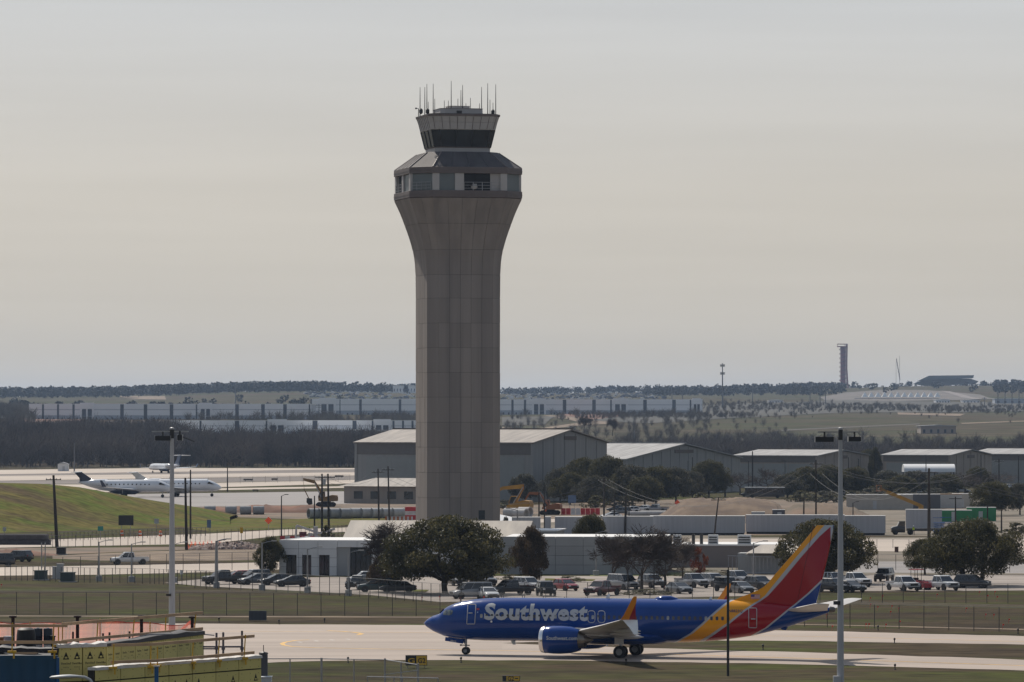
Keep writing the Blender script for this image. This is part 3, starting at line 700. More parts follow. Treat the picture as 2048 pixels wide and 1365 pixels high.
for e in (0, 1, 2, 6, 7):
    n = 7 if e % 2 == 0 else 1
    l0, l1 = octo(104.4*TK, 19.7*TK), octo(113.4*TK, 23.2*TK)
    for q in range(n):
        a0 = Vector((*l0[e], ZT(262))).lerp(Vector((*l0[(e+1) % 8], ZT(262))), (q+.5)/n); a1 = Vector((*l1[e], ZT(238))).lerp(Vector((*l1[(e+1) % 8], ZT(238))), (q+.5)/n)
        MB().tube([a0, a1], .035, 4).build('fascia_joint', TBRN, tw)
MB().loft([ring2(233, 110, 22), ring2(231.5, 110, 22)]).build('cab_roof', TROOF, tw)
MB().loft([ring2(232, 70, 12), ring2(220.5, 69, 12), ring2(219.5, 71, 12.5)]).build('penthouse', TCOL, tw)
MB().loft([ring2(220, 33, 6), ring2(214.5, 33, 6), ring2(213.5, 36, 6.5)]).build('penthouse_top', TCOL, tw)
MB().bb(tl(914,-4.3), tl(924,-4.3), -4.4, -4.1, ZT(231), ZT(225)).build('roof_vent', DARK, tw)
for px, pt, dy in ((840.5,176,0),(849.5,174,2),(854.5,171,-2),(866,166,3),(903,165,-3),(921.5,178,3),(925.5,172,-2),(963,172,2),(975.5,167,-1),(991.5,168,0)):
    MB().tube([(tl(px,dy), dy, ZT(234)), (tl(px,dy), dy, ZT(200)), (tl(px,dy), dy, ZT(pt))], [.085,.065,.04], 5).build('whip_antenna', DARK, tw)
for px, pt in ((870,200),(889,203),(897,203),(916,199),(932,208),(941,197),(959,208),(980,200),(986,206),(857,206)):
    MB().tube([(tl(px,-1.5), -1.5, ZT(233)), (tl(px,-1.5), -1.5, ZT(pt))], [.06,.04], 4).build('short_antenna', DARK, tw)
MB().tube([(tl(837.5),0,ZT(234)),(tl(837.5),0,ZT(219)),(tl(833),0,ZT(218))], .07, 5).bb(tl(831), tl(833.5), -.15, .15, ZT(220), ZT(217)).build('roof_camera', DARK, tw)
for px in (843, 856, 986): MB().lathe([(.1,0),(.3,.2),(.3,.7),(.1,.9)], 8, c=(tl(px,-3), -3, ZT(232))).build('beacon', DARK, tw)
# ================================================================ blue airliner on the taxiway
AA = R(16); ca, sa = math.cos(AA), math.sin(AA)
NG = G(932, 1309.5); XN = 4.1                          # nose wheel on the taxiway
ORG = Vector((NG.x - XN*ca, NG.y + XN*sa, .02))
def loc(px, py, y=0.0):                                # photo pixel -> (x aft, z up) on the lengthwise plane at lateral y
    k = (px-1024)/F; x = (k*(ORG.y + y*ca) - ORG.x - y*sa) / (ca + k*sa)
    Y = ORG.y - x*sa + y*ca; return x, HCAM - (py-YH)*Y/F - ORG.z
pl = thing('airliner', 'blue twin-engine airliner with red and yellow tail taxiing on the concrete', 'airplane', ORG, -AA)
topP = [(848,1247.2),(851,1243),(856,1238.5),(866,1232.2),(880.7,1227.6),(889.5,1218.5),(897,1213),(910,1207.3),(928,1202.5),(950,1198.8),(972,1196.8),(1005,1195.6),(1150,1196.2),(1300,1197.6),(1450,1199.6),(1503,1201.5),(1541,1205),(1578,1209),(1616,1212),(1654,1214.8),(1669,1217.5)]
botP = [(848,1247.8),(851,1251.5),(856,1255.5),(867.5,1263),(890.5,1273),(910,1277),(939,1279.8),(972,1281.7),(1050,1282.5),(1200,1284),(1330,1285.5),(1380,1285),(1430,1282),(1470,1277.5),(1503,1272.5),(1541,1263.5),(1578.5,1253.5),(1616,1240.5),(1654,1227),(1669,1220.5)]
tp = np.array([loc(*p) for p in topP]); bp = np.array([loc(*p) for p in botP])
XE = tp[-1][0]
wx = [0,.05,.3,1,2,3,4.5,6,25,27,29,31,33,35,37,XE]; wy = [.03,.15,.5,.98,1.38,1.62,1.82,1.88,1.88,1.83,1.68,1.43,1.12,.8,.47,.18]
def smooth_interp(x, xp, yp):
    return float(np.interp(x, xp, yp))
def sec(x):
    zt = smooth_interp(x, tp[:,0], tp[:,1]); zb = smooth_interp(x, bp[:,0], bp[:,1]); return (zt+zb)/2, max((zt-zb)/2, .02), float(np.interp(x, wx, wy))
def yside(x, z):
    zc, hh, hw = sec(x); return hw*math.sqrt(max(0, 1-((z-zc)/hh)**2))
# livery: bands over the rear body and fin, edges given as x for each height
def node_curve(n, src, pts, zmax=13.0, xmax=42.0):
    d = n.nodes.new('ShaderNodeMath'); d.operation = 'DIVIDE'; d.inputs[1].default_value = zmax; n.links.new(src, d.inputs[0])
    fc = n.nodes.new('ShaderNodeFloatCurve'); cv = fc.mapping.curves[0]
    pts = sorted((z/zmax, x/xmax) for x, z in pts)
    cv.points[0].location = pts[0]; cv.points[1].location = pts[-1]
    for p in pts[1:-1]: cv.points.new(*p)
    for p in cv.points: p.handle_type = 'VECTOR'
    fc.mapping.extend = 'HORIZONTAL'; fc.mapping.update(); n.links.new(d.outputs[0], fc.inputs['Value'])
    m_ = n.nodes.new('ShaderNodeMath'); m_.operation = 'MULTIPLY'; m_.inputs[1].default_value = xmax; n.links.new(fc.outputs[0], m_.inputs[0]); return m_.outputs[0]
b1 = [(1340,1289),(1361,1281.5),(1391,1265.5),(1414,1247),(1437,1225),(1457,1206),(1470,1197),(1480,1189)]
b2 = [(1385,1290),(1399,1284),(1427,1268.5),(1460,1247),(1490,1222.5),(1508,1208.5),(1530.5,1192),(1553,1164),(1591,1117),(1629,1074),(1650,1050)]
b3 = [(1392,1292),(1408,1284.5),(1435,1269),(1467,1247),(1496,1222.5),(1514,1208.5),(1537,1192),(1564,1162),(1604,1113.5),(1640,1073),(1666,1050)]
b4 = [(1470,1287),(1498,1274.5),(1535,1255),(1566,1230),(1589,1209.5),(1616,1187),(1641,1163),(1662,1143)]
def livery():
    m = bpy.data.materials.new('airliner_paint'); m.use_nodes = True; n = m.node_tree; b = n.nodes['Principled BSDF']
    b.inputs['Roughness'].default_value = .14; b.inputs['Specular IOR Level'].default_value = .4; b.inputs['Coat Weight'].default_value = 0; b.inputs['Coat Roughness'].default_value = .05
    t = n.nodes.new('ShaderNodeTexCoord'); s = n.nodes.new('ShaderNodeSeparateXYZ'); n.links.new(t.outputs['Object'], s.inputs[0])
    X, Z = s.outputs['X'], s.outputs['Z']
    def gt(edge, off=0.0):
        a = n.nodes.new('ShaderNodeMath'); a.operation = 'SUBTRACT'; n.links.new(X, a.inputs[0]); n.links.new(edge, a.inputs[1])
        c = n.nodes.new('ShaderNodeMapRange'); c.inputs[1].default_value = off-.02; c.inputs[2].default_value = off+.02; n.links.new(a.outputs[0], c.inputs[0]); return c.outputs[0]
    E = [node_curve(n, Z, [loc(*p) for p in q]) for q in (b1, b2, b3, b4)]
    BL, SI, YE, RE = (.0005,.038,.21), (.42,.44,.47), (.80,.33,.008), (.30,.001,.008)
    cur = None; first = n.nodes.new('ShaderNodeTexNoise'); first.inputs['Scale'].default_value = .4
    base = n.nodes.new('ShaderNodeMix'); base.data_type = 'RGBA'; base.inputs[6].default_value = (*[c*.9 for c in BL], 1); base.inputs[7].default_value = (*[c*1.12 for c in BL], 1)
    n.links.new(t.outputs['Object'], first.inputs['Vector']); n.links.new(first.outputs[0], base.inputs[0]); cur = base.outputs[2]
    for edge, off, col in ((E[0], -.10, SI), (E[0], .16, YE), (E[1], 0, SI), (E[2], 0, RE), (E[3], 0, SI), (E[3], .22, BL)):
        x = n.nodes.new('ShaderNodeMix'); x.data_type = 'RGBA'; n.links.new(gt(edge, off), x.inputs[0]); n.links.new(cur, x.inputs[6]); x.inputs[7].default_value = (*col, 1); cur = x.outputs[2]
    n.links.new(cur, b.inputs['Base Color']); MATS['airliner_paint'] = m; return m
LIV = livery()
BLUE = M('airliner_blue', (.0005,.038,.21), .14, var=.08, scale=.5, spec=.4)
SILV = M('silver_lettering', (.46,.47,.49), .45, var=.04, scale=.8)
WINGM = M('wing_grey', (.50,.49,.48), .45, var=.06, scale=.6)
CHROME = M('polished_lip', (.72,.72,.73), .22, 1.0, var=.04, scale=1)
RUB = M('tyre_rubber', (.012,.012,.013), .85, var=.2, scale=4)
HUB = M('wheel_hub', (.20,.205,.215), .4, .6, var=.1, scale=6)
BLACK = M('matt_black', (.008,.008,.009), .6)
xs_ = np.unique(np.concatenate([np.linspace(0, .6, 7), np.linspace(.6, 6, 34), np.linspace(6, 25, 20), np.linspace(25, XE, 40)]))
rings = []
for x in xs_:
    zc, hh, hw = sec(x)
    if x == 0: hw = .02
    rings.append([(x, hw*math.cos(a), zc+hh*math.sin(a)) for a in np.linspace(0, 2*math.pi, 40, endpoint=False)])
fus = MB().loft(rings).build('fuselage', LIV, pl, True)
zc, hh, hw = sec(XE-.5)
MB().lathe([(.30,0),(.26,.35),(.16,.5)], 12, 'x', (XE-.42,0,sec(XE-.3)[0])).build('tail_exhaust', M('exhaust_metal', (.12,.11,.10), .4, .6), fus, True)
def surf(px, py, out=.012):                            # point on the port side of the body behind a photo pixel
    y = -1.85
    for _ in range(6):
        x, z = loc(px, py, y); y = -yside(x, z)
    return Vector((x, y-out, z))
def strip(pp, wd, name, mat, par, out=.015, closed=False):   # thin painted outline on the body
    pp = list(pp) + ([pp[0]] if closed else []); dp = []
    for a, b in zip(pp[:-1], pp[1:]):
        k = max(1, int(math.hypot(b[0]-a[0], b[1]-a[1])/2)); dp += [(a[0]+(b[0]-a[0])*q/k, a[1]+(b[1]-a[1])*q/k) for q in range(k)]
    dp.append(pp[-1]); mb = MB(); mb.tube([surf(*p, out) for p in dp], wd, 4); return mb.build(name, mat, par)
# windscreen panes
def quad(pp, name, mat, par, out=.02):
    bm = bmesh.new(); vs = [bm.verts.new(surf(*p, out)) for p in pp]; bm.faces.new(vs)
    bmesh.ops.triangulate(bm, faces=bm.faces); bmesh.ops.subdivide_edges(bm, edges=bm.edges, cuts=2, use_grid_fill=True)
    for v in bm.verts: v.co.y = -yside(v.co.x, v.co.z)-out
    me = bpy.data.meshes.new(name); bm.to_mesh(me); bm.free(); me.materials.append(mat); return link(name, me, par)
WSG = M('cockpit_glass', (.10,.12,.12), .1, var=.5, scale=3, spec=.8)
quad([(886,1230),(888,1222.5),(894,1219.5),(893.5,1231)], 'cockpit_window', WSG, fus)
quad([(894.5,1231.2),(895,1219.4),(901.5,1219.6),(900,1231)], 'cockpit_window', WSG, fus)
quad([(901,1230.6),(902.3,1219.8),(906,1222),(904.5,1228.5)], 'cockpit_window', WSG, fus)
cw = MB(); cw.add([(x, yy, z) for x, z, yy in ((loc(882,1226.6)[0], loc(882,1226.6)[1]+.02, -.55), (loc(882,1226.6)[0], loc(882,1226.6)[1]+.02, .55), (loc(889,1218.2)[0], loc(889,1218.2)[1]+.02, .5), (loc(889,1218.2)[0], loc(889,1218.2)[1]+.02, -.5))], [(0,1,2,3)]); cw.build('windscreen', WSG, fus)
# doors
def door(x0, x1, y0, y1, lean, rnd, name='door', col=SILV, wd=.035):
    pp = []
    for cxp, cyp, a0 in ((x1-rnd, y0+rnd, -90), (x1-rnd, y1-rnd, 0), (x0+rnd, y1-rnd, 90), (x0+rnd, y0+rnd, 180)):
        for q in range(4):
            a = R(a0+q*30); pp.append((cxp+rnd*math.cos(a)+lean*(y1-(cyp+rnd*math.sin(a)))/(y1-y0), cyp+rnd*math.sin(a)))
    return strip(pp, wd, name, col, fus, closed=True)
d = door(933.5, 949.5, 1209, 1248.5, 2.5, 1.5, 'passenger_door')
strip([(937,1226.5),(945,1226.5)], .05, 'door_handle', SILV, d)
door(1176, 1190, 1222, 1245.5, 0, 5, 'overwing_exit'); door(1196, 1210, 1222, 1245.5, 0, 5, 'overwing_exit')
d = door(1497.5, 1513.5, 1216.5, 1256, 0, 2, 'rear_door'); strip([(1502,1238.5),(1511,1238.5)], .05, 'door_handle', SILV, d)
MB().lathe([(.10,-.03),(.09,0)], 12, 'y', tuple(surf(983,1243.5))).build('round_emblem', WPAINT, fus)
MB().lathe([(.07,-.03),(.06,0)], 10, 'y', tuple(surf(955.5,1225))).build('round_emblem', M('pale_blue_emblem', (.2,.3,.5), .5), fus)
MB().bb(-.13,.13,-.02,0,-.1,.1).build('small_decal', M('red_decal', (.4,.03,.03), .5), fus, loc=surf(956,1219))
# cabin windows
wm = MB().prism([(-.12,-.10),(-.08,-.17),(.08,-.17),(.12,-.10),(.12,.10),(.08,.17),(-.08,.17),(-.12,.10)], -.02, .03).mesh('window', M('cabin_window', (.045,.055,.075), .15, var=.3, scale=.6, spec=.6))
wm2 = wm.copy(); wm2.materials[0] = M('cabin_window_lit_look', (.30,.32,.33), .3, var=.4, scale=.9)  # lit look painted as a paler pane colour, no glow
x = loc(974,1230)[0]; k = 0
while x < loc(1466,1237)[0]:
    z = sec(8)[0] + .36; y = -yside(x, z)
    link('window', wm if (k*5) % 7 else wm2, fus, (x, y-.004, z)); link('window', wm, fus, (x, -y+.004-.012, z)); x += .508; k += 1
def wrap_text(body, px0, px1, py0, py1, bold, name, mat, par, out=.025, fix=None):
    A = surf(px0, py1); B = surf(px1, py1); Tp = surf((px0+px1)/2, py0)
    V, Fs = text_geo(body, 1.0, bold, B.x-A.x, 1.07); hmax = max(v[1] for v in V); kz = (Tp.z-A.z)/hmax
    bm = bmesh.new(); vs = [bm.verts.new((A.x+v[0], 0, A.z+v[1]*kz)) for v in V]
    for f in Fs:
        try: bm.faces.new([vs[i] for i in f])
        except ValueError: pass
    for q in range(1, 12):
        zz = A.z + (Tp.z-A.z)*q/12
        bmesh.ops.bisect_plane(bm, geom=bm.verts[:]+bm.edges[:]+bm.faces[:], plane_co=(0,0,zz), plane_no=(0,0,1))
    for v in bm.verts: v.co.y = (fix(v.co.x, v.co.z) if fix else -yside(v.co.x, v.co.z)) - out
    for f in bm.faces:
        f.normal_update()
        if f.normal.y > 0: f.normal_flip()
    me = bpy.data.meshes.new(name); bm.to_mesh(me); bm.free(); me.materials.append(mat); return link(name, me, par)
tag(wrap_text('Southwest', 968, 1175, 1207.5, 1240.5, .042, 'lettering', SILV, fus), 'large silver Southwest lettering')
tag(wrap_text('N8823Q', 1457, 1485, 1219.5, 1226, .01, 'registration', M('navy_lettering', (.02,.02,.12), .5), fus), 'navy registration N8823Q')
# fin
finP = [(1468.6,1201),(1485,1193.5),(1503,1187),(1517,1180.5),(1528,1174),(1537,1166),(1553,1146),(1591,1103),(1624,1064),(1634,1051),(1668,1051),(1657,1108),(1642,1169),(1632,1207),(1632,1222),(1510,1222)]
def slab(pts, th, m, name, mat, par, yc=0):            # lens-like plate in the xz plane
    q = [loc(*p) for p in pts]
    cxm = sum(p[0] for p in q)/len(q); czm = sum(p[1] for p in q)/len(q)
    rg = []
    for yy, s in ((-th/2, .985), (-th*.28, 1), (th*.28, 1), (th/2, .985)):
        rg.append([(cxm+(p[0]-cxm)*s if abs(s-1) > 0 else p[0], yc+yy*(1.0-.5*max(0, (p[1]-5.5)/7)), czm+(p[1]-czm)*s if s != 1 else p[1]) for p in q])
    return MB().loft(rg).build(name, mat, par, True)
fin = slab(finP, .42, 0, 'fin', LIV, pl)
rl = [loc(1624,1052), loc(1612,1110), loc(1600,1168), loc(1592,1205)]
MB().tube([(x+.15, -.20*(1.0-.5*max(0,(z-5.5)/7))-.01, z) for x, z in rl], .02, 4).build('rudder_gap', M('red_dark_gap', (.12,.004,.008), .6), fin)
# flag on the fin fillet
fx, fz = loc(1503.5,1198); 
fl = MB().bb(0,.82,-.32,-.235,0,.42).build('flag', M('flag_white', (.6,.6,.6), .6), fin, loc=(fx, .0, fz))
for q in range(4): MB().bb(0,.82,-.336,-.322,.03+q*.11,.08+q*.11).build('flag_stripe', M('flag_red', (.45,.04,.05), .6), fl)
MB().bb(0,.34,-.345,-.338,.2,.42).build('flag_canton', M('flag_blue', (.03,.05,.2), .6), fl)
# wings ------------------------------------------------------------------
def aero(xle, ch, y, z, t, n=9):                       # aerofoil ring at one span station
    up = []; dn = []
    for q in range(n):
        u = (1-math.cos(math.pi*q/(n-1)))/2; th = 5*t*(.2969*math.sqrt(u)-.126*u-.3516*u*u+.2843*u**3-.1036*u**4)
        up.append((xle+u*ch, y, z+th*ch)); dn.append((xle+u*ch, y, z-th*ch))
    return up + dn[-2:0:-1]
zw = sec(15)[0]-sec(15)[1]
XL0 = loc(1238,1240,-16.9)[0]-16.9*.0                  # tip leading edge on the lengthwise axis
ztip = loc(1238,1240,-16.9)[1]; zroot = zw+.75
def wing(sgn):
    st = [(0, XL0-10.2, 7.6, zroot-.15, .13), (1.8, XL0-9.1, 6.7, zroot, .13), (5.6, XL0-6.6, 4.5, zroot+(ztip-zroot)*.26, .115), (11.5, XL0-3.1, 2.95, zroot+(ztip-zroot)*.62, .105), (16.6, XL0-.1, 1.72, ztip-.08, .10), (16.95, XL0+.15, 1.6, ztip, .10)]
    o = MB().loft([aero(x_, c_, sgn*y_, z_, t_) for y_, x_, c_, z_, t_ in st]).build('wing', WINGM, pl, True)
    # upper and lower winglet
    u = MB().loft([aero(XL0+.12, 1.5, sgn*16.9, ztip, .09), aero(XL0+.5, 1.12, sgn*17.25, ztip+.4, .08), aero(XL0+.95, .72, sgn*17.55, ztip+1.1, .07), aero(XL0+1.42, .42, sgn*17.75, ztip+1.9, .07), aero(XL0+1.6, .26, sgn*17.8, ztip+2.12, .06)]).build('winglet', WLM, o, True)
    MB().loft([aero(XL0+.35, 1.35, sgn*16.95, ztip-.02, .08), aero(XL0+1.1, .8, sgn*17.5, ztip-.65, .07), aero(XL0+1.65, .35, sgn*17.95, ztip-1.25, .06)]).build('lower_winglet', WPAINT, o, True)
    for y_, l in ((3.3, 3.0), (6.6, 3.1), (9.6, 2.6)):
        f = y_/16.9; te = np.interp(y_, [s[0] for s in st], [s[1]+s[2] for s in st]); zz = np.interp(y_, [s[0] for s in st], [s[3] for s in st])
        MB().lathe([(.02,-l*.62),(.18,-l*.4),(.24,-l*.1),(.17,l*.2),(.02,l*.38)], 10, 'x', (te-.1, sgn*y_, zz-.32)).build('flap_fairing', WINGM, o, True)
    MB().bb(XL0-4.2, XL0-3.5, sgn*6.2-1.9, sgn*6.2+1.9, zroot+(ztip-zroot)*.24-.34, zroot+(ztip-zroot)*.24-.29).build('flap', WINGM, o)
    return o
def winglet_mat():
    m = bpy.data.materials.new('winglet_paint'); m.use_nodes = True; n = m.node_tree; b = n.nodes['Principled BSDF']; b.inputs['Roughness'].default_value = .35
    t = n.nodes.new('ShaderNodeTexCoord'); s = n.nodes.new('ShaderNodeSeparateXYZ'); n.links.new(t.outputs['Object'], s.inputs[0])
    a = n.nodes.new('ShaderNodeMath'); a.operation = 'MULTIPLY_ADD'; a.inputs[1].default_value = -.55; a.inputs[2].default_value = -(XL0+.92)+.55*ztip; n.links.new(s.outputs['Z'], a.inputs[0])
    d_ = n.nodes.new('ShaderNodeMath'); d_.operation = 'ADD'; n.links.new(s.outputs['X'], d_.inputs[0]); n.links.new(a.outputs[0], d_.inputs[1])
    r = n.nodes.new('ShaderNodeMapRange'); r.inputs[1].default_value = -.03; r.inputs[2].default_value = .03; n.links.new(d_.outputs[0], r.inputs[0])
    x = n.nodes.new('ShaderNodeMix'); x.data_type = 'RGBA'; x.inputs[6].default_value = (.78,.27,.010,1); x.inputs[7].default_value = (.33,.006,.016,1)
    n.links.new(r.outputs[0], x.inputs[0]); n.links.new(x.outputs[2], b.inputs['Base Color']); return m
WLM = winglet_mat()
wing(-1); wing(1)
# wing-body fairing
zc, hh, hw = sec(17)
MB().loft([[(x_, a_*w_, zc-hh+.62+b_*h_) for a_, b_ in ((1,0),(.9,-.5),(.55,-.85),(0,-1),(-.55,-.85),(-.9,-.5),(-1,0),(-.7,.6),(0,.7),(.7,.6))] for x_, w_, h_ in ((XL0-12.2,.6,.3),(XL0-10.5,1.6,.75),(XL0-8,2.0,.9),(XL0-3,2.0,.9),(XL0-.5,1.5,.75),(XL0+1.2,.6,.35))]).build('belly_fairing', BLUE, pl, True)
# tailplane
def stab(sgn):
    x0, z0 = loc(1583,1221); 
    st = [(.2, x0-.6, 4.0, z0, .10), (1.2, x0+.1, 3.5, z0+.12, .10), (6.9, x0+3.6, 1.45, z0+.85, .09), (7.15, x0+3.9, 1.1, z0+.88, .08)]
    return MB().loft([aero(x_, c_, sgn*y_, z_, t_) for y_, x_, c_, z_, t_ in st]).build('tailplane', WINGM, pl, True)
stab(-1); stab(1)
# engines
ex0, ez = loc(1083.5,1279.5,-4.83); ex1 = loc(1160,1280,-4.83)[0]
def engine(sgn):
    y = sgn*4.83; L = ex1-ex0
    o = MB().lathe([(.80,.55),(.98,.35),(1.10,.22),(1.23,.42),(1.28,1.1),(1.29,1.8),(1.22,2.8),(1.06,L*.93),(.98,L),(.92,L-.05)], 32, 'x', (ex0, y, ez)).build('nacelle', BLUE, pl, True)
    MB().lathe([(.955,.38),(1.03,.10),(1.11,0),(1.19,.10),(1.245,.40)], 32, 'x', (ex0-.02, y, ez), cap=False).build('intake_lip', CHROME, o, True)
    MB().lathe([(1.02,.7),(.96,.72)], 28, 'x', (ex0, y, ez)).build('fan', BLACK, o)
    MB().lathe([(.05,.3),(.2,.45),(.3,.72)], 14, 'x', (ex0, y, ez)).build('spinner', GREYP, o, True)
    MB().lathe([(.86,L-.3),(.72,L+.1),(.62,L+.55),(.5,L+.5)], 20, 'x', (ex0, y, ez)).build('core_nozzle', M('nozzle_metal', (.28,.25,.22), .35, .8), o, True)
    MB().lathe([(.42,L+.3),(.3,L+.8),(.05,L+1.25)], 14, 'x', (ex0, y, ez)).build('exhaust_plug', M('nozzle_metal'), o, True)
    zp = zroot+(ztip-zroot)*.25
    MB().prism([(ex0+1.5, ez+1.15),(ex0+2.3, zp+.25),(ex0+L+2.4, zp+.1),(ex0+L+2.6, zp-.5),(ex0+L+.4, ez+.45),(ex0+2.2, ez+.8)], y-.22, y+.22).build('pylon', WINGM, o)
    return o
e1 = engine(-1); engine(1)
def nac_y(x, z):
    r = float(np.interp(x-ex0, [.42,1.1,1.8,2.8,(ex1-ex0)*.93], [1.23,1.28,1.29,1.22,1.06])); return -4.83-math.sqrt(max(.01, r*r-(z-ez)**2))
def nac_text():
    A = loc(1092.5,1280.3,-6.1); B = loc(1153.5,1280.3,-6.1); Tt = loc(1092.5,1272.5,-6.1)
    V, Fs = text_geo('Southwest.com', 1.0, .02, B[0]-A[0]); hm = max(v[1] for v in V); kz = (Tt[1]-A[1])/hm
    mb = MB(); mb.add([(A[0]+v[0], nac_y(A[0]+v[0], A[1]+v[1]*kz)-.02, A[1]+v[1]*kz) for v in V], Fs)
    me = bpy.data.meshes.new('nacelle_lettering'); me.from_pydata(mb.v, [], mb.f); me.materials.append(SILV)
    return tag(link('nacelle_lettering', me, e1), 'silver Southwest.com lettering')
nac_text()
# landing gear
def wheel(x, y, r, wd, par):
    o = MB().lathe([(r*.55,-wd/2),(r*.92,-wd/2),(r,-wd*.32),(r,wd*.32),(r*.92,wd/2),(r*.55,wd/2)], 24, 'y', (x, y, r), cap=False).build('wheel', RUB, par, True)
    MB().lathe([(r*.1,-wd/2+.02),(r*.5,-wd/2+.005),(r*.56,-wd/2+.03),(r*.56,wd/2-.03),(r*.5,wd/2-.005),(r*.1,wd/2-.02)], 16, 'y', (x, y, r)).build('hub', HUB, o, True); return o
ng = MB().tube([(XN,0,.35),(XN,0,1.75)], [.09,.12], 10).tube([(XN-.65,0,1.5),(XN,0,.9)], .05, 6).tube([(XN,-.28,.345),(XN,.28,.345)], .06, 8).build('nose_gear', GREYP, pl, True)
for y in (-.21, .21): wheel(XN, y, .345, .2, ng)
MB().tube([(XN-.45,-.12,.86),(XN+.4,-.12,.84)], .05, 6).box((XN-.45,-.15,.86), (.16,.12,.14)).build('taxi_light', DARK, ng)
a, b_, c_, d_ = loc(891,1274.5,-.5), loc(926,1279,-.5), loc(926,1288,-.5), loc(890,1282,-.5)
for y in (-.5, .45): MB().prism([a, b_, c_, d_], y-.03, y+.03).build('gear_door', BLUE, ng)
a, b_ = loc(901,1283.6,-.56), loc(912,1283.6,-.56); V, Fs = text_geo('8823', 1, .02, b_[0]-a[0])
mb = MB(); kz = .17/max(v[1] for v in V); mb.add([(a[0]+v[0], -.545, a[1]+v[1]*kz-(v[0]*.12)) for v in V], Fs); me = bpy.data.meshes.new('door_number'); me.from_pydata(mb.v, [], mb.f); me.materials.append(SILV); link('door_number', me, ng)
XM = XN+15.6
for sg in (-1, 1):
    mg = MB().tube([(XM,sg*2.86,.5),(XM,sg*2.75,zroot)], [.13,.17], 10).tube([(XM,sg*2.4,.56),(XM,sg*3.3,.56)], .08, 8).tube([(XM-.1,sg*2.8,1.0),(XM+.1,sg*1.5,zroot)], .07, 6).build('main_gear', GREYP, pl, True)
    for dy in (-.43, .43): wheel(XM, sg*2.86+dy, .565, .4, mg)
    MB().bb(XM-.45, XM+.4, sg*3.32-.03, sg*3.32+.03, 1.25, zroot-.05).build('gear_door', WINGM, mg)
# small fittings on the body
wx_, wz = loc(1332,1199)
MB().loft([[(x_, hw_*math.cos(q), wz-.12+h_*max(0, math.sin(q))) for q in np.linspace(0, 2*math.pi, 14, endpoint=False)] for x_, hw_, h_ in ((wx_-1.2,.06,.03),(wx_-.9,.35,.3),(wx_-.3,.5,.46),(wx_+.5,.48,.44),(wx_+1.1,.25,.22),(wx_+1.4,.04,.03))]).build('antenna_dome', BLUE, fus, True)
for px, py in ((1216,1193),(1420,1199.3)): x_, z_ = loc(px, py+3); MB().prism([(x_-.2,z_),(x_+.15,z_),(x_+.2,z_+.38),(x_+.02,z_+.38)], -.03, .03).build('blade_antenna', WPAINT, fus)
x_, z_ = loc(1024,1282); MB().prism([(x_-.2,z_+.15),(x_+.3,z_+.15),(x_+.35,z_-.35),(x_+.1,z_-.35)], -.04, .04).build('blade_antenna', WPAINT, fus)
x_, z_ = loc(1570,1256); MB().prism([(x_-.9,z_+.2),(x_+.5,z_+.5),(x_+.1,z_-.22),(x_-.2,z_-.18)], -.15, .15).build('tail_skid', BLUE, fus)
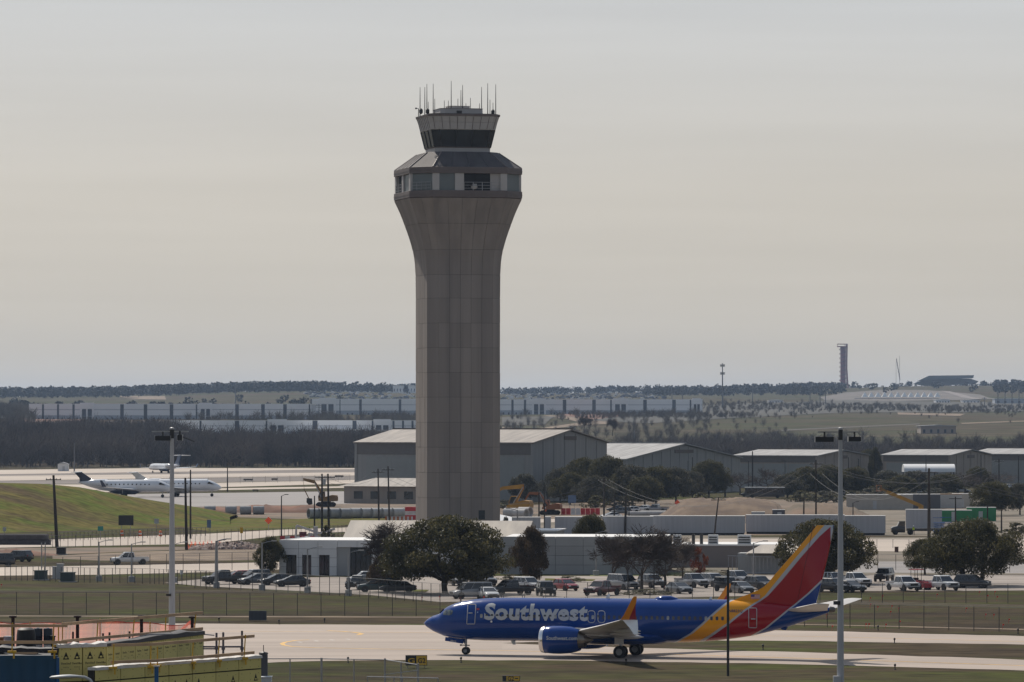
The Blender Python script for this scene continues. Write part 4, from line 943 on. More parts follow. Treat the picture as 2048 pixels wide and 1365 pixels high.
# ================================================================ hangars and sheds
HWALL = M('hangar_blue_grey', (.245,.245,.24), .7, var=.07, scale=.3, stretch=(4,4,.05))
HWALL2 = M('hangar_tan', (.27,.235,.205), .7, var=.07, scale=.3, stretch=(4,4,.05))
HROOF = M('hangar_roof_metal', (.32,.28,.245), .7, 0, col2=(.165,.145,.13), scale=.35, detail=10, stretch=(2.5,.25,1), lo=.3, hi=.7)
HROOF2 = M('hangar_pale_roof', (.34,.335,.33), .7, 0, col2=(.20,.195,.195), scale=.4, detail=10, stretch=(2.5,.25,1))
TRIM = M('brown_trim', (.09,.07,.06), .6)
PHI = R(-28)                                           # the airfield grid: right ends stand nearer
def hangar(label, pxl, pxr, Y, eave, ridge, W, depth, wall=HWALL, roof=HROOF, bays=4, rz=PHI, trim=True):
    # near-left corner at pixel pxl; eave wall runs W metres to the right
    c = P(pxl, eave, Y); t = thing('hangar', label, 'hangar', (c.x, Y, 0), rz)
    he = c.z; hr = he + (ridge)
    MB().prism([(0,0),(depth,0),(depth,he),(depth/2,hr-.25),(0,he)], .1, W-.1, 'x').build('wall', wall, t)
    for a, b, sg in ((-.6, depth/2+.04, 0), (depth/2-.04, depth+.6, 1)):
        za = he-.1 if sg == 0 else hr; zb = hr if sg == 0 else he-.1
        m = MB(); m.add([(-.6,a,za),(W+.6,a,za),(W+.6,b,zb),(-.6,b,zb),(-.6,a,za+.3),(W+.6,a,za+.3),(W+.6,b,zb+.3),(-.6,b,zb+.3)], [(0,3,2,1),(4,5,6,7),(0,1,5,4),(1,2,6,5),(2,3,7,6),(3,0,4,7)]); m.build('roof_slope', roof, t)
    MB().bb(-.65, W+.65, depth/2-.5, depth/2+.5, hr+.25, hr+.55).build('ridge_cap', TRIM if trim else roof, t)
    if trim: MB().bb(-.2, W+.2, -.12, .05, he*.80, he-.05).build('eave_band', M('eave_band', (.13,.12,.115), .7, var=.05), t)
    for q in range(bays):
        x0 = W*(.06+.9*q/bays); x1 = W*(.06+.9*(q+1)/bays)-.25
        MB().bb(x0, x1, -.06, .08, .1, he*.76).build('door_leaf', M('hangar_door', (.235,.245,.24), .65, var=.04, scale=.5), t)
    n = int(depth/6)
    for q in range(1, n):
        y = depth*q/n; zt = he+(hr-he)*(1-abs(y-depth/2)/(depth/2))-.5
        MB().bb(W-.1, W+.06, y-.12, y+.12, 0, zt).build('wall_rib', wall, t)
    MB().bb(W-.05, W+.12, depth*.2, depth*.2+1.1, 0, 2.2).build('side_door', TRIM, t); MB().bb(W-.05, W+.1, depth*.42, depth*.58, hr-2.6, hr-1.6).build('gable_vent', TRIM, t)
    for x in (0, W): MB().bb(x-.35, x+.35, -.2, .6, 0, he-.2).build('corner_post', wall, t)
    return t
hangar('large grey hangar with weathered metal roof behind the control tower', 712, 1067, 1355, 886, 3.4, 54, 44, bays=6)
hangar('wide-gabled grey hangar with pale roof beside the large hangar', 1067, 1480, 1464, 919, 4.3, 30, 78, roof=HROOF2, bays=3, trim=False)
hangar('tan hangar with pale roof behind the small oaks', 1468, 1610, 1600, 912, 1.7, 29, 41, HWALL2, HROOF2, 3)
hangar('tan hangar with grey gable beyond the light mast', 1765, 1900, 1650, 911, 1.7, 24, 36, HWALL2, HROOF2, 3)
hangar('grey gabled hangar at the right end of the hangar row', 1935, 2100, 1720, 909, 1.7, 30, 40, HWALL, HROOF2, 3)
# office annex in front of the large hangar
c = G(688, 1007); t = thing('hangar_annex', 'low tan annex with hipped metal roof in front of the large hangar', 'building', (c.x, c.y, 0), PHI)
MB().bb(0, 34, 0, 12, 0, 4.6).build('wall', HWALL2, t)
m = MB(); m.add([(-1,-1,4.5),(35,-1,4.5),(35,13,4.5),(-1,13,4.5),(6,6,6.6),(29,6,6.6)], [(0,1,5,4),(1,2,5),(2,3,4,5),(3,0,4),(0,3,2,1)]); m.build('roof', HROOF, t)
for q in range(6): MB().bb(3+q*5, 5.6+q*5, -.08, .1, 1.2, 3.2).build('window', GLASS, t)
# arched white shelter
c = G(1806, 985); c = P(1806, 945, 1520); t = thing('arched_shelter', 'white half-round fabric shelter in front of the tan hangar', 'shelter', (c.x, 1520, 0), 0)
zb = ZAT(941, 1520); 
MB().loft([[(x, 5*math.cos(a), zb-.5+2.4*math.sin(a)) for a in np.linspace(0, math.pi, 14)] + [(x, -4.7, zb-.5), (x, 4.7, zb-.5)][::-1] for x in (0, 15.5)]).build('cover', WHITE, t, True)
for x in (.5, 5, 10, 15):
    for y in (-4.8, 4.8): MB().bb(x-.15, x+.15, y-.15, y+.15, 0, zb-.4).build('leg', DARK, t)
# ================================================================ panelled low building below the tower
PANEL = M('white_concrete_panel', (.66,.665,.67), .75, var=.06, scale=.25, objvar=.05)
PANELG = M('grey_concrete_panel', (.30,.305,.31), .8, var=.06, scale=.25, objvar=.06)
def panelled(t, x0, x1, z1, mat, pw, ph, openings=(), y=0.0, th=.3):
    n = max(1, round((x1-x0)/pw)); mr = max(1, round(z1/ph)); w_ = (x1-x0)/n; h_ = z1/mr
    for i in range(n):
        for j in range(mr):
            a, b, c0, c1 = x0+i*w_+.02, x0+(i+1)*w_-.02, j*h_+.02, (j+1)*h_-.02
            parts = [(a, b, c0, c1)]
            for ox0, ox1, oz0, oz1 in openings:
                nxt = []
                for A, B, C, D in parts:
                    if ox1 <= A or ox0 >= B or oz1 <= C or oz0 >= D: nxt.append((A,B,C,D)); continue
                    if ox0 > A: nxt.append((A, ox0, C, D))
                    if ox1 < B: nxt.append((ox1, B, C, D))
                    m0, m1 = max(A, ox0), min(B, ox1)
                    if oz0 > C: nxt.append((m0, m1, C, oz0))
                    if oz1 < D: nxt.append((m0, m1, oz1, D))
                parts = nxt
            if not parts: continue
            m = MB()
            for A, B, C, D in parts: m.bb(A, B, y, y+th, C, D)
            m.build('wall_panel', mat, t)
Yb = 700.0; kb = Yb/F
c = P(558, 1160, Yb); t = thing('admin_building', 'white panelled single-storey building with slit windows at the tower base', 'building', (c.x, Yb, 0), R(-9))
W = 25.0; hB = 5.0
ops = [(1.0,2.5,0,2.9),(3.3,4.6,0,2.9),(5.7,7.2,0,2.9),(8.2,13.2,0,4.0),(16.6,17.8,.9,3.1),(19.0,20.2,.9,3.1),(21.6,22.8,.9,3.1)]
panelled(t, 0, W, hB, PANEL, 2.8, 1.25, ops)
MB().bb(.1, W-.1, .55, 20, 0, hB-.3).build('core', M('building_core', (.10,.10,.105), .8), t)
panelled(t, 0, .3, hB, PANEL, .3, 1.25, (), .35, 19.5)
MB().bb(.4, W-.2, .4, 20, hB-.28, hB-.1).build('roof', ROOFW, t)
for a, b, z0, z1 in ops:
    if b-a > 3:
        MB().bb(a, a+1.9, .2, .5, 0, z1).build('recess_wall', PANELG, t)
        for q in range(4): MB().bb(a+1.95+q*.75, a+2.6+q*.75, .28, .4, .1, z1-.15).build('window', GLASS, t)
    else:
        n = 2
        for q in range(n): MB().bb(a+.06+q*(b-a)/2, a-.06+(q+1)*(b-a)/2, .2, .3, z0+.1, z1-.1).build('window', GLASS, t)
# rear gabled hall
c = P(690, 1088, 735); t = thing('gabled_hall', 'pale hall with a long weathered pitched roof behind the panelled building', 'building', (c.x, 735, 0), R(-9))
MB().bb(0, 27, 0, 12, 0, ZAT(1078, 735)).build('wall', PANELG, t)
z0 = ZAT(1078, 735)
m = MB(); m.add([(-.3,-.6,z0),(27,-.6,z0),(27,6,z0+2.6),(-.3,6,z0+2.6),(-.3,12.6,z0),(27,12.6,z0)], [(0,1,2,3),(3,2,5,4),(0,3,4),(1,5,2),(0,4,5,1)]); m.build('roof', M('weathered_roof', (.42,.37,.31), .7, col2=(.30,.265,.23), scale=.4, detail=7, stretch=(1.5,.2,1)), t)
# tower base wing and curved grey wall to the right
c = P(1000, 1170, 705); t = thing('grey_block_building', 'grey panelled block with plain wall between the oaks', 'building', (c.x, 705, 0), R(-4))
panelled(t, 0, 23.5, 5.35, PANELG, 3.9, 1.35)
MB().bb(.1, 23.4, .5, 22, 0, 5.0).build('core', M('building_core'), t)
MB().bb(.35, 23.2, .4, 22, 5.05, 5.2).build('roof', ROOFW, t)
c = P(990, 1080, 770); t = thing('tower_base_building', 'pale grey flat-roofed block against the foot of the tower', 'building', (c.x, 770, 0), R(-6))
panelled(t, 0, 9.5, 4.6, PANELG, 3, 1.5); MB().bb(.1, 9.4, .4, 14, 0, 4.5).build('core', PANELG, t); MB().bb(-.2, 9.7, -.1, 14.2, 4.62, 4.8).build('roof', ROOFW, t)
c = P(1235, 1150, 740); t = thing('tan_flat_building', 'long tan flat-roofed building with rooftop units behind the bare trees', 'building', (c.x, 740, 0), R(-4))
hT = ZAT(1092, 740)
MB().bb(0, 26, 0, 20, 0, hT).build('wall', M('tan_stucco', (.235,.20,.185), .85, var=.06, scale=.3), t)
MB().bb(-.2, 26.2, -.15, .25, hT, hT+.25).bb(-.2, .2, .25, 20, hT, hT+.25).build('parapet', ROOFW, t)
MB().bb(.2, 25.8, .25, 20, hT+.02, hT+.1).build('roof', ROOFW, t)
for x, w_ in ((13.2, 1.5), (17.6, 2.0), (8, 1.2)):
    o = MB().bb(x, x+w_, 6, 7.6, hT+.1, hT+1.5).build('rooftop_unit', GREYP, t)
    for q in range(3): MB().bb(x+.15, x+w_-.15, 5.95, 6.02, hT+.3+q*.36, hT+.5+q*.36).build('louvre', DARK, o)
MB().tube([(11,7,hT),(11,7,hT+1.6)], .25, 8).build('vent_pipe', DARK, t); MB().tube([(12.2,7,hT),(12.2,7,hT+1.6)], .25, 8).build('vent_pipe', DARK, t)
c = P(1478, 1150, 705); t = thing('lean_to_shed', 'small shed with pale metal roof and screened front beside the oak', 'shed', (c.x, 705, 0), R(-8))
MB().bb(-.5, 8, 3.2, 8, 0, 2.9).build('wall', PANELG, t)
m = MB(); m.add([(.8,1.4,2.95),(8.6,1.4,2.95),(8.6,8.4,4.0),(2.4,8.4,4.0)], [(0,1,2,3)]); m.add([(.8,1.4,2.8),(8.6,1.4,2.8),(8.6,8.4,3.85),(2.4,8.4,3.85)], [(3,2,1,0)]); m.build('roof', M('weathered_roof'), t)
MB().tube([(-1.6,0,2.6),(6.4,0,2.4)], .06, 6).tube([(-1.6,0,.2),(6.4,0,.2)], .06, 6).build('screen_rail', GALV, t)
for q in range(15): MB().beam((-1.5+q*.55, .02, .2), (-1.5+q*.55, .02, 2.45), .10, .03).build('screen_slat', GALV, t)
# ================================================================ site cabins, trailers and containers
TRW = M('trailer_white', (.38,.39,.42), .55, var=.07, scale=.8, stretch=(6,6,.15)); TRU = M('trailer_underside', (.03,.03,.032), .8)
def trailer(label, px, py, Wm, h, dep=2.6, mat=TRW, rz=R(-3), legs=True, top=None, group='white trailers behind the tower', name='box_trailer', doors=1):
    c = G(px, py); t = thing(name, label, 'trailer', (c.x, c.y, 0), rz, group)
    z0 = .42 if legs else .05
    MB().bb(0, Wm, 0, dep, z0, h).build('body', mat, t)
    MB().bb(-.04, Wm+.04, -.04, dep+.04, h, h+.12).build('roof', top or ROOFW, t)
    n = max(1, int(Wm/1.3))
    for q in range(n+1): MB().bb(q*Wm/n-.03, q*Wm/n+.03, -.035, 0, z0, h).build('rib', mat, t)
    if legs == 2:
        for x in (Wm*.08, Wm*.86, Wm*.93): MB().lathe([(.28,-.0),(.5,.04),(.5,dep-.04),(.28,dep)], 12, 'y', (x, 0, .5)).build('wheel', RUB, t)
        MB().bb(Wm*.05, Wm*.95, .4, dep-.4, .6, .95).build('chassis', TRU, t)
    if legs: MB().bb(.1, Wm-.1, .1, dep-.1, .02, .42).build('skirt', TRU, t)
    for q in range(doors): MB().bb(Wm*(.4+.2*q), Wm*(.4+.2*q)+.9, -.05, 0, z0+.1, z0+2.1).build('door', GREYP, t)
    return t
for i, (px, W, lab) in enumerate(((1024,5.2,'short white trailer right of the tower foot'),(1090,1.0,'narrow white crate between two trailers'),(1110,8.5,'white trailer behind the rounded oak'),
        (1205,9.5,'white trailer half hidden behind the dark evergreen'),(1300,17.9,'long white trailer behind the tan building'),(1492,13.5,'long white trailer left of the spreading oak'))):
    trailer(lab, px, 1074-(.012*(px-1024)), W, 3.55, doors=0)
trailer('white trailer under the light mast beside the big oak', 1690, 1071, 7.6, 3.6, doors=0)
trailer('pair of linked grey-white trailers behind the big oak', 1630, 1069, 5.6, 3.6, doors=0)
trailer('large white box trailer beside the blue lift', 1812, 1062, 7.0, 4.1, doors=0)
OF = dict(legs=False, name='site_office', group='site offices')
trailer('long beige site office cabin behind the yellow telehandler boom', 1693, 1020, 16, 3.6, 3.4, M('cabin_beige', (.40,.37,.33), .7, var=.05), **OF)
trailer('dark grey site office cabin with white windows', 1778, 1018, 12.5, 3.5, 3.4, M('cabin_grey', (.10,.10,.11), .7, var=.05), **OF)
trailer('white site office cabin with brown fascia', 1842, 1017, 10.0, 3.4, 3.4, M('cabin_white', (.48,.47,.45), .7, var=.05), top=M('cabin_fascia', (.28,.15,.06), .7), **OF)
trailer('pale site office cabin beyond the utility pole', 1905, 1016, 5, 3.4, 3.4, M('cabin_beige'), **OF)
trailer('green waste container with rounded lid', 1876, 1044, 7.2, 2.4, 2.5, M('container_green', (.02,.20,.07), .6, var=.1), **OF)
trailer('bright green waste container at the end of the yard', 1934, 1043, 6.2, 2.9, 2.5, M('container_green'), **OF)
trailer('small grey tank container on the rubble heap', 1503, 1046, 2.8, 2.2, 2.0, GREYP, **OF)
trailer('darker grey tank container on the rubble heap', 1545, 1045, 2.6, 2.6, 2.0, M('cabin_grey'), **OF)
c = G(5, 1090); CHB = M('charcoal_block', (.055,.05,.055), .8, var=.2, scale=1)
bkl = MB().prism([(-.75,0),(.75,0),(.75,.75),(.55,.93),(-.55,.93),(-.75,.75)], -.93, .93, 'x').mesh('retaining_block', CHB)
for q in range(6):
    tag(link('retaining_block', bkl, None, (c.x-2+q*1.9, c.y-q*.13, 0), R(-4)), 'charcoal block in the bottom row beside the berm road', 'block', 'stacked charcoal blocks')
    if q: tag(link('retaining_block', bkl, None, (c.x-2.4+q*1.9, c.y-q*.13, .935), R(-4)), 'charcoal block in the upper row beside the berm road', 'block', 'stacked charcoal blocks')
# ================================================================ trees
def leafmat(name, c1, c2, c3):
    m = bpy.data.materials.new(name); m.use_nodes = True; n = m.node_tree; b = n.nodes['Principled BSDF']; b.inputs['Roughness'].default_value = .6
    b.inputs['Specular IOR Level'].default_value = .25
    t = n.nodes.new('ShaderNodeTexCoord'); oi = n.nodes.new('ShaderNodeObjectInfo')
    g = n.nodes.new('ShaderNodeNewGeometry')
    z = n.nodes.new('ShaderNodeTexNoise'); z.inputs['Scale'].default_value = .55; z.inputs['Detail'].default_value = 4; n.links.new(t.outputs['Object'], z.inputs['Vector'])
    r = n.nodes.new('ShaderNodeValToRGB'); e_ = r.color_ramp; e_.elements[0].position = .3; e_.elements[0].color = (*c1, 1); e_.elements[1].position = .72; e_.elements[1].color = (*c3, 1)
    q = e_.elements.new(.5); q.color = (*c2, 1)
    a = n.nodes.new('ShaderNodeMath'); a.operation = 'MULTIPLY_ADD'; a.inputs[1].default_value = .45; a.inputs[2].default_value = -.22; n.links.new(g.outputs['Random Per Island'], a.inputs[0])
    s = n.nodes.new('ShaderNodeMath'); s.operation = 'ADD'; n.links.new(a.outputs[0], s.inputs[0]); n.links.new(z.outputs[0], s.inputs[1])
    n.links.new(s.outputs[0], r.inputs[0]); n.links.new(r.outputs[0], b.inputs['Base Color'])
    tl_ = n.nodes.new('ShaderNodeBsdfTranslucent'); ms = n.nodes.new('ShaderNodeMixShader'); ms.inputs[0].default_value = .4   # sun shines through thin leaves
    n.links.new(r.outputs[0], tl_.inputs[0]); n.links.new(b.outputs[0], ms.inputs[1]); n.links.new(tl_.outputs[0], ms.inputs[2]); n.links.new(ms.outputs[0], n.nodes['Material Output'].inputs[0])
    MATS[name] = m; return m
OAK = leafmat('live_oak_leaves', (.042,.042,.020), (.068,.064,.028), (.13,.112,.048))
RUST = leafmat('russet_leaves', (.045,.033,.022), (.068,.048,.030), (.11,.078,.045))
GREYL = leafmat('grey_green_leaves', (.045,.046,.034), (.075,.073,.052), (.13,.12,.085))
REDL = leafmat('red_leaves', (.12,.035,.02), (.2,.05,.025), (.22,.09,.04))
def clump_leaves(r, n_cl, n_leaf, prof, size, open_=.0):
    # prof: list of (height fraction, radius fraction); crown of unit height and unit radius
    C = []
    hs = [p[0] for p in prof]; rs = [p[1] for p in prof]
    while len(C) < n_cl:
        h = r.uniform(hs[0], hs[-1]); R0 = np.interp(h, hs, rs); a = r.uniform(0, 6.283); d = R0*math.sqrt(r.uniform(.12, 1.0))
        C.append((d*math.cos(a), d*math.sin(a), h, r.uniform(.12, .24)))
    V = []
    for cx_, cy_, cz_, cr_ in C:
        n = n_leaf
        d = r.normal(0, 1, (n, 3)); d /= np.linalg.norm(d, axis=1)[:, None]; rad = cr_*(r.uniform(.3, 1, n)**.5)
        p = np.array([cx_, cy_, cz_]) + d*rad[:, None]*np.array([1, 1, .62])
        u = r.normal(0, 1, (n, 3)); u /= np.linalg.norm(u, axis=1)[:, None]; w_ = np.cross(u, d + r.normal(0, .6, (n, 3))); w_ /= np.linalg.norm(w_, axis=1)[:, None]
        s = (size*r.uniform(.6, 1.3, n))[:, None]
        V.append(np.stack([p-u*s, p-w_*s*.55, p+u*s, p+w_*s*.55], 1))
    V = np.concatenate(V).reshape(-1, 3); return V, np.arange(len(V)).reshape(-1, 4), C
def tree_kind(seed, prof, n_cl, n_leaf, size, mat, trunks=1, trunk_h=.22, bare=0, rad=1.0):
    r = np.random.default_rng(seed)
    V, FQ, C = clump_leaves(r, n_cl, n_leaf, prof, size)
    crown = np_mesh('crown', V, FQ, mat)
    m = MB()
    for q in range(trunks):
        x0 = (q-(trunks-1)/2)*.35; top = (x0*1.2, 0, trunk_h+.12)
        m.tube([(x0,0,-.01),(x0+r.uniform(-.02,.02),0,trunk_h*.6),top], [.052,.042,.034], 7)
        for _ in range(9):
            cx_, cy_, cz_, cr_ = C[int(r.integers(0, len(C)))]
            if trunks > 1 and (cx_ > 0) != (x0 > 0): continue
            mid = ((top[0]+cx_)/2+r.uniform(-.05,.05), cy_*.45, (top[2]+cz_)/2-.02)
            m.tube([(top[0],0,trunk_h*r.uniform(.7,1)), mid, (cx_,cy_,cz_)], [.028,.017,.006], 5)
    return crown, m.mesh('trunk', BARK, True)
dome = [(.25,.62),(.36,.95),(.52,1.0),(.72,.78),(.86,.48),(.93,.18)]
egg = [(.20,.35),(.3,.8),(.45,1),(.65,.85),(.82,.55),(.97,.15)]
shrub = [(.05,.8),(.3,1),(.6,.8),(.95,.3)]
KIND = {
 'oak': [tree_kind(11+i, dome, 150, 230, .021, OAK) for i in range(2)],
 'oak2': [tree_kind(31, dome, 190, 230, .019, OAK, 2)],
 'russet': [tree_kind(21+i, egg, 120, 200, .023, RUST, trunk_h=.2) for i in range(2)],
 'grey': [tree_kind(41+i, dome, 85, 150, .026, GREYL) for i in range(2)],
 'egg': [tree_kind(51, egg, 120, 200, .023, OAK)],
 'shrub': [tree_kind(61, shrub, 40, 70, .05, OAK, trunk_h=.1), tree_kind(62, shrub, 40, 70, .05, GREYL, trunk_h=.1)],
 'red': [tree_kind(71, egg, 30, 45, .05, REDL)],
}
def bare_kind(seed, depth=6, spread=.55):
    r = np.random.default_rng(seed); segs = []
    def grow(p, d, l, rad, lev):
        q = p + d*l; segs.append((p, q, rad, rad*.68))
        if lev == 0: return
        for _ in range(4 if lev >= 2 else 3):
            n = d + r.normal(0, spread, 3) + np.array([0, 0, .22]); n /= np.linalg.norm(n)
            grow(p + (q-p)*r.uniform(.55, 1), n, l*r.uniform(.62, .86), rad*.60, lev-1)
    grow(np.zeros(3), np.array([0, 0, 1.]), .26, .030, depth)
    P0 = np.array([s[0] for s in segs]); Q0 = np.array([s[1] for s in segs]); r0 = np.array([s[2] for s in segs]); r1 = np.array([s[3] for s in segs])
    r0 = np.maximum(r0, .0040); r1 = np.maximum(r1, .0030)
    zmax = Q0[:, 2].max(); P0 /= zmax; Q0 /= zmax
    rad_ = np.percentile(np.hypot(Q0[:, 0], Q0[:, 1]), 97); sx = np.array([1/rad_, 1/rad_, 1]); P0 = P0*sx; Q0 = Q0*sx
    D = Q0-P0; D /= np.maximum(np.linalg.norm(D, axis=1), 1e-6)[:, None]; A = np.where(np.abs(D[:, 2:3]) < .9, [[0, 0, 1.]], [[1., 0, 0]])
    U = np.cross(D, A); U /= np.linalg.norm(U, axis=1)[:, None]; W_ = np.cross(D, U); L = []
    for c, rr in ((P0, r0), (Q0, r1)):
        for j in range(3): L.append(c + rr[:, None]*(U*math.cos(2.094*j)+W_*math.sin(2.094*j)))
    V = np.stack(L, 1).reshape(-1, 3); o = np.arange(len(segs))[:, None]*6
    FQ = np.concatenate([o+np.array([[j, (j+1) % 3, 3+(j+1) % 3, 3+j]]) for j in range(3)])
    crown = np_mesh('crown', V, FQ, TWIG)
    m = MB(); m.tube([(0,0,-.01),(.01,0,.15),(0,0,.27)], [.055,.042,.03], 7); return crown, m.mesh('trunk', BARK, True)
KIND['bare'] = [bare_kind(81, 6), bare_kind(82, 6), bare_kind(83, 6)]
KIND['bare_s'] = [bare_kind(91, 5), bare_kind(92, 5)]
def tree(kind, px, py, wpx, hpx, label, group=None, var=0, rz=None, Y=None):
    c = G(px, py) if Y is None else P(px, py, Y); s = SCL(py) if Y is None else F/Y
    cr, tr = KIND[kind][var % len(KIND[kind])]; z = 0 if Y is None else c.z
    t = thing('tree' if kind not in ('shrub',) else 'shrub', label, 'tree' if kind != 'shrub' else 'shrub', (c.x, c.y, z), rz if rz is not None else random.uniform(-.5, .5), group)
    w_ = wpx/s/2; h_ = hpx/s; t.scale = (w_, w_, h_)
    link('crown', cr, t); link('trunk', tr, t); return t
tree('oak', 890, 1188, 268, 152, 'broad dark live oak in front of the control tower', var=0, rz=.3)
tree('russet', 1062, 1172, 90, 112, 'rounded russet-tinged oak right of the control tower', var=0)
tree('bare', 786, 1184, 150, 146, 'bare tree with upswept twigs beside the broad oak', var=0)
tree('russet', 772, 1184, 84, 74, 'brown-leaved low tree under the upswept bare twigs', var=1)
tree('egg', 540, 1152, 66, 75, 'small dark oak at the left end of the panelled building', rz=.2)
tree('oak', 1182, 1118, 78, 88, 'bushy evergreen behind the grey block building', var=1)
tree('bare', 1225, 1176, 124, 112, 'bare tree in front of the grey block building', 'bare trees beside the car park', 1)
tree('bare', 1283, 1182, 140, 136, 'tallest bare tree beside the car park', None, 2)
tree('bare', 1330, 1180, 136, 118, 'bare tree in front of the tan building', 'bare trees beside the car park', 0)
tree('bare', 1255, 1178, 90, 105, 'bare tree between its bare neighbours by the car park', None, 1)
tree('bare', 1365, 1160, 80, 85, 'thin bare tree behind the silver pickup', None, 2)
tree('red', 1398, 1160, 44, 62, 'small tree with last red leaves against the tan wall')
tree('oak', 1650, 1168, 206, 126, 'wide live oak behind the red tail fin', var=0, rz=1.2)
tree('oak2', 1945, 1172, 205, 130, 'double-trunked wide live oak shading the parked pickups', rz=.1)
tree('oak', 1850, 1150, 90, 72, 'low side tree joining the double-trunked oak', var=1)
tree('shrub', 1075, 1098, 90, 30, 'clump of shrubs behind the rounded oak', 'shrubs behind the block building', 1)
tree('shrub', 1165, 1098, 110, 30, 'clump of shrubs below the evergreen', 'shrubs behind the block building', 0)
tree('shrub', 1012, 1080, 22, 46, 'pale shrub against the tower foot', None, 1)
tree('shrub', 652, 1090, 34, 38, 'small shrub beside the gabled hall', None, 0)
tree('shrub', 985, 1120, 40, 36, 'sunlit shrub right of the broad oak', None, 1)
# trees below the hangars
row = [('oak',1075,1002,90,74,'oak at the left end of the row below the large hangar'),('grey',1120,1006,80,68,'grey-green oak below the large hangar'),('oak',1165,1004,110,86,'tall dark oak below the gable of the large hangar'),
 ('oak',1215,1006,100,92,'tallest oak below the pale-roofed hangar'),('grey',1265,1012,110,80,'loose grey-green tree below the pale roof'),('oak',1312,1008,100,74,'dark oak in the middle of the hangar row trees'),
 ('grey',1352,1008,90,72,'pale leafed tree before the dark oak'),('oak',1418,996,92,74,'round dark oak beside the earth mound'),('bare_s',1480,990,70,50,'bare grey tree behind the parked bus'),('bare_s',1535,990,90,56,'wide bare tree behind the parked bus'),
 ('oak',1610,995,90,60,'oak behind the leaning poles'),('oak',1660,994,80,62,'oak left of the light mast'),('egg',1650,985,60,52,'pointed oak left of the light mast'),('oak',1710,993,76,58,'oak right of the light mast'),
 ('grey',1776,990,80,48,'grey tree below the arched shelter'),('grey',1830,990,90,48,'second grey tree below the arched shelter'),('egg',1750,975,30,76,'slim evergreen between the two tan hangars'),
 ('oak',1985,1032,96,68,'dark oak at the right of the site offices'),('grey',2040,1030,70,62,'grey tree at the far right of the site offices'),('bare_s',1930,990,120,46,'bare tree before the right hangar'),('bare_s',1990,985,100,44,'bare tree beside the right hangar'),
 ('oak',1955,985,60,50,'small oak before the right hangar'),('oak',1735,960,60,60,'oak rising over the hangar roofs')]
row += [('grey',1050,1008,70,60,'grey-green oak beside the orange excavator'),('oak',1140,1010,90,64,'low dark oak in front of the tall oaks'),('grey',1190,1014,90,62,'loose grey-green oak in front of the tallest oak'),
 ('oak',1240,1012,84,66,'dark oak between the tallest oak and the loose tree'),('oak',1290,1014,84,60,'low dark oak before the pale-roofed hangar'),('grey',1385,1004,80,60,'grey-green oak left of the round dark oak'),('bare_s',1450,994,80,56,'bare tree right of the round dark oak'),
 ('grey',1575,996,80,46,'grey-green tree right of the parked bus'),('oak',1690,990,70,50,'low oak right behind the light mast'),('oak',1800,994,80,42,'low oak under the arched shelter'),('oak',1890,992,80,44,'low oak right of the arched shelter')]
for i, (k, px, py, w_, h_, lab) in enumerate(row): tree(k, px, py, w_, h_, lab, 'trees below the hangars', i)
for i, (px, py, w_, h_) in enumerate(((1600,1004,60,22),(1652,1006,70,24),(1700,1002,50,20),(1745,998,70,22),(1800,996,60,20),(1870,998,70,22),(1400,1006,50,20),(1240,1014,60,22),(1190,1016,60,24),(1960,1066,60,26),(2030,1070,60,24),(1010,1018,40,18))):
    tree('shrub', px, py, w_, h_, 'low dark shrub in the work site strip below the hangars', 'work site shrubs', i)
# skyline individuals
for px, py, w_, h_ in ((578,782,16,16),(652,780,12,12),(674,780,22,14),(560,782,14,12),(640,782,14,11),(1403,778,12,14),(1410,778,12,12)):
    py = YH + F*(HCAM-float(terr((px-1024)*.75, 7500))-0.0)/7500
    tree('bare_s' if px in (578,) else 'oak', px, py, w_, h_, 'bare tree standing out on the far skyline' if px == 578 else 'single rounded tree standing out on the far skyline', 'skyline trees', 0, Y=7500)
for px, py, w_, h_ in ((1225,872,34,36),(1168,866,30,34),(1180,852,18,16)):
    tree('bare', px, py, w_, h_, 'bare tree on the slope below the right warehouse', 'slope trees', int(px), Y=2600)
# ================================================================ road vehicles
PAINT = M('car_paint', (.5,.5,.5), .3, coat=.6, var=.03)
CGLASS = M('car_glass', (.015,.018,.022), .08, var=.2, scale=1, spec=.8)
LAMP = M('headlamp', (.75,.76,.78), .15, var=.05); TAIL = M('tail_lamp', (.25,.01,.01), .25)
PLAST = M('black_trim', (.018,.018,.019), .6); RIM = M('alloy_rim', (.38,.39,.40), .35, .7)
def cpaint(nm, col): return M('paint_'+nm, col, .3, coat=.6, var=.03)
PC = dict(white=(.62,.63,.64), silver=(.27,.28,.295), grey=(.13,.14,.15), dark=(.022,.025,.03), black=(.009,.009,.010), red=(.30,.012,.02), maroon=(.09,.012,.018), teal=(.02,.05,.055), blue=(.03,.06,.12))
PC = {k: cpaint(k, v) for k, v in PC.items()}
def wheel4(t, xs, half, r):
    for x in xs:
        for sg in (-1, 1):
            o = MB().lathe([(r*.6,-.11),(r*.95,-.11),(r,-.06),(r,.06),(r*.95,.11),(r*.6,.11)], 16, 'y', (x, sg*(half-.1), r), cap=False).build('wheel', RUB, t, True)
            MB().lathe([(r*.12,-.115),(r*.55,-.112),(r*.62,-.08),(r*.62,.08),(r*.55,.112),(r*.12,.115)], 10, 'y', (x, sg*(half-.1), r)).build('rim', RIM, o)
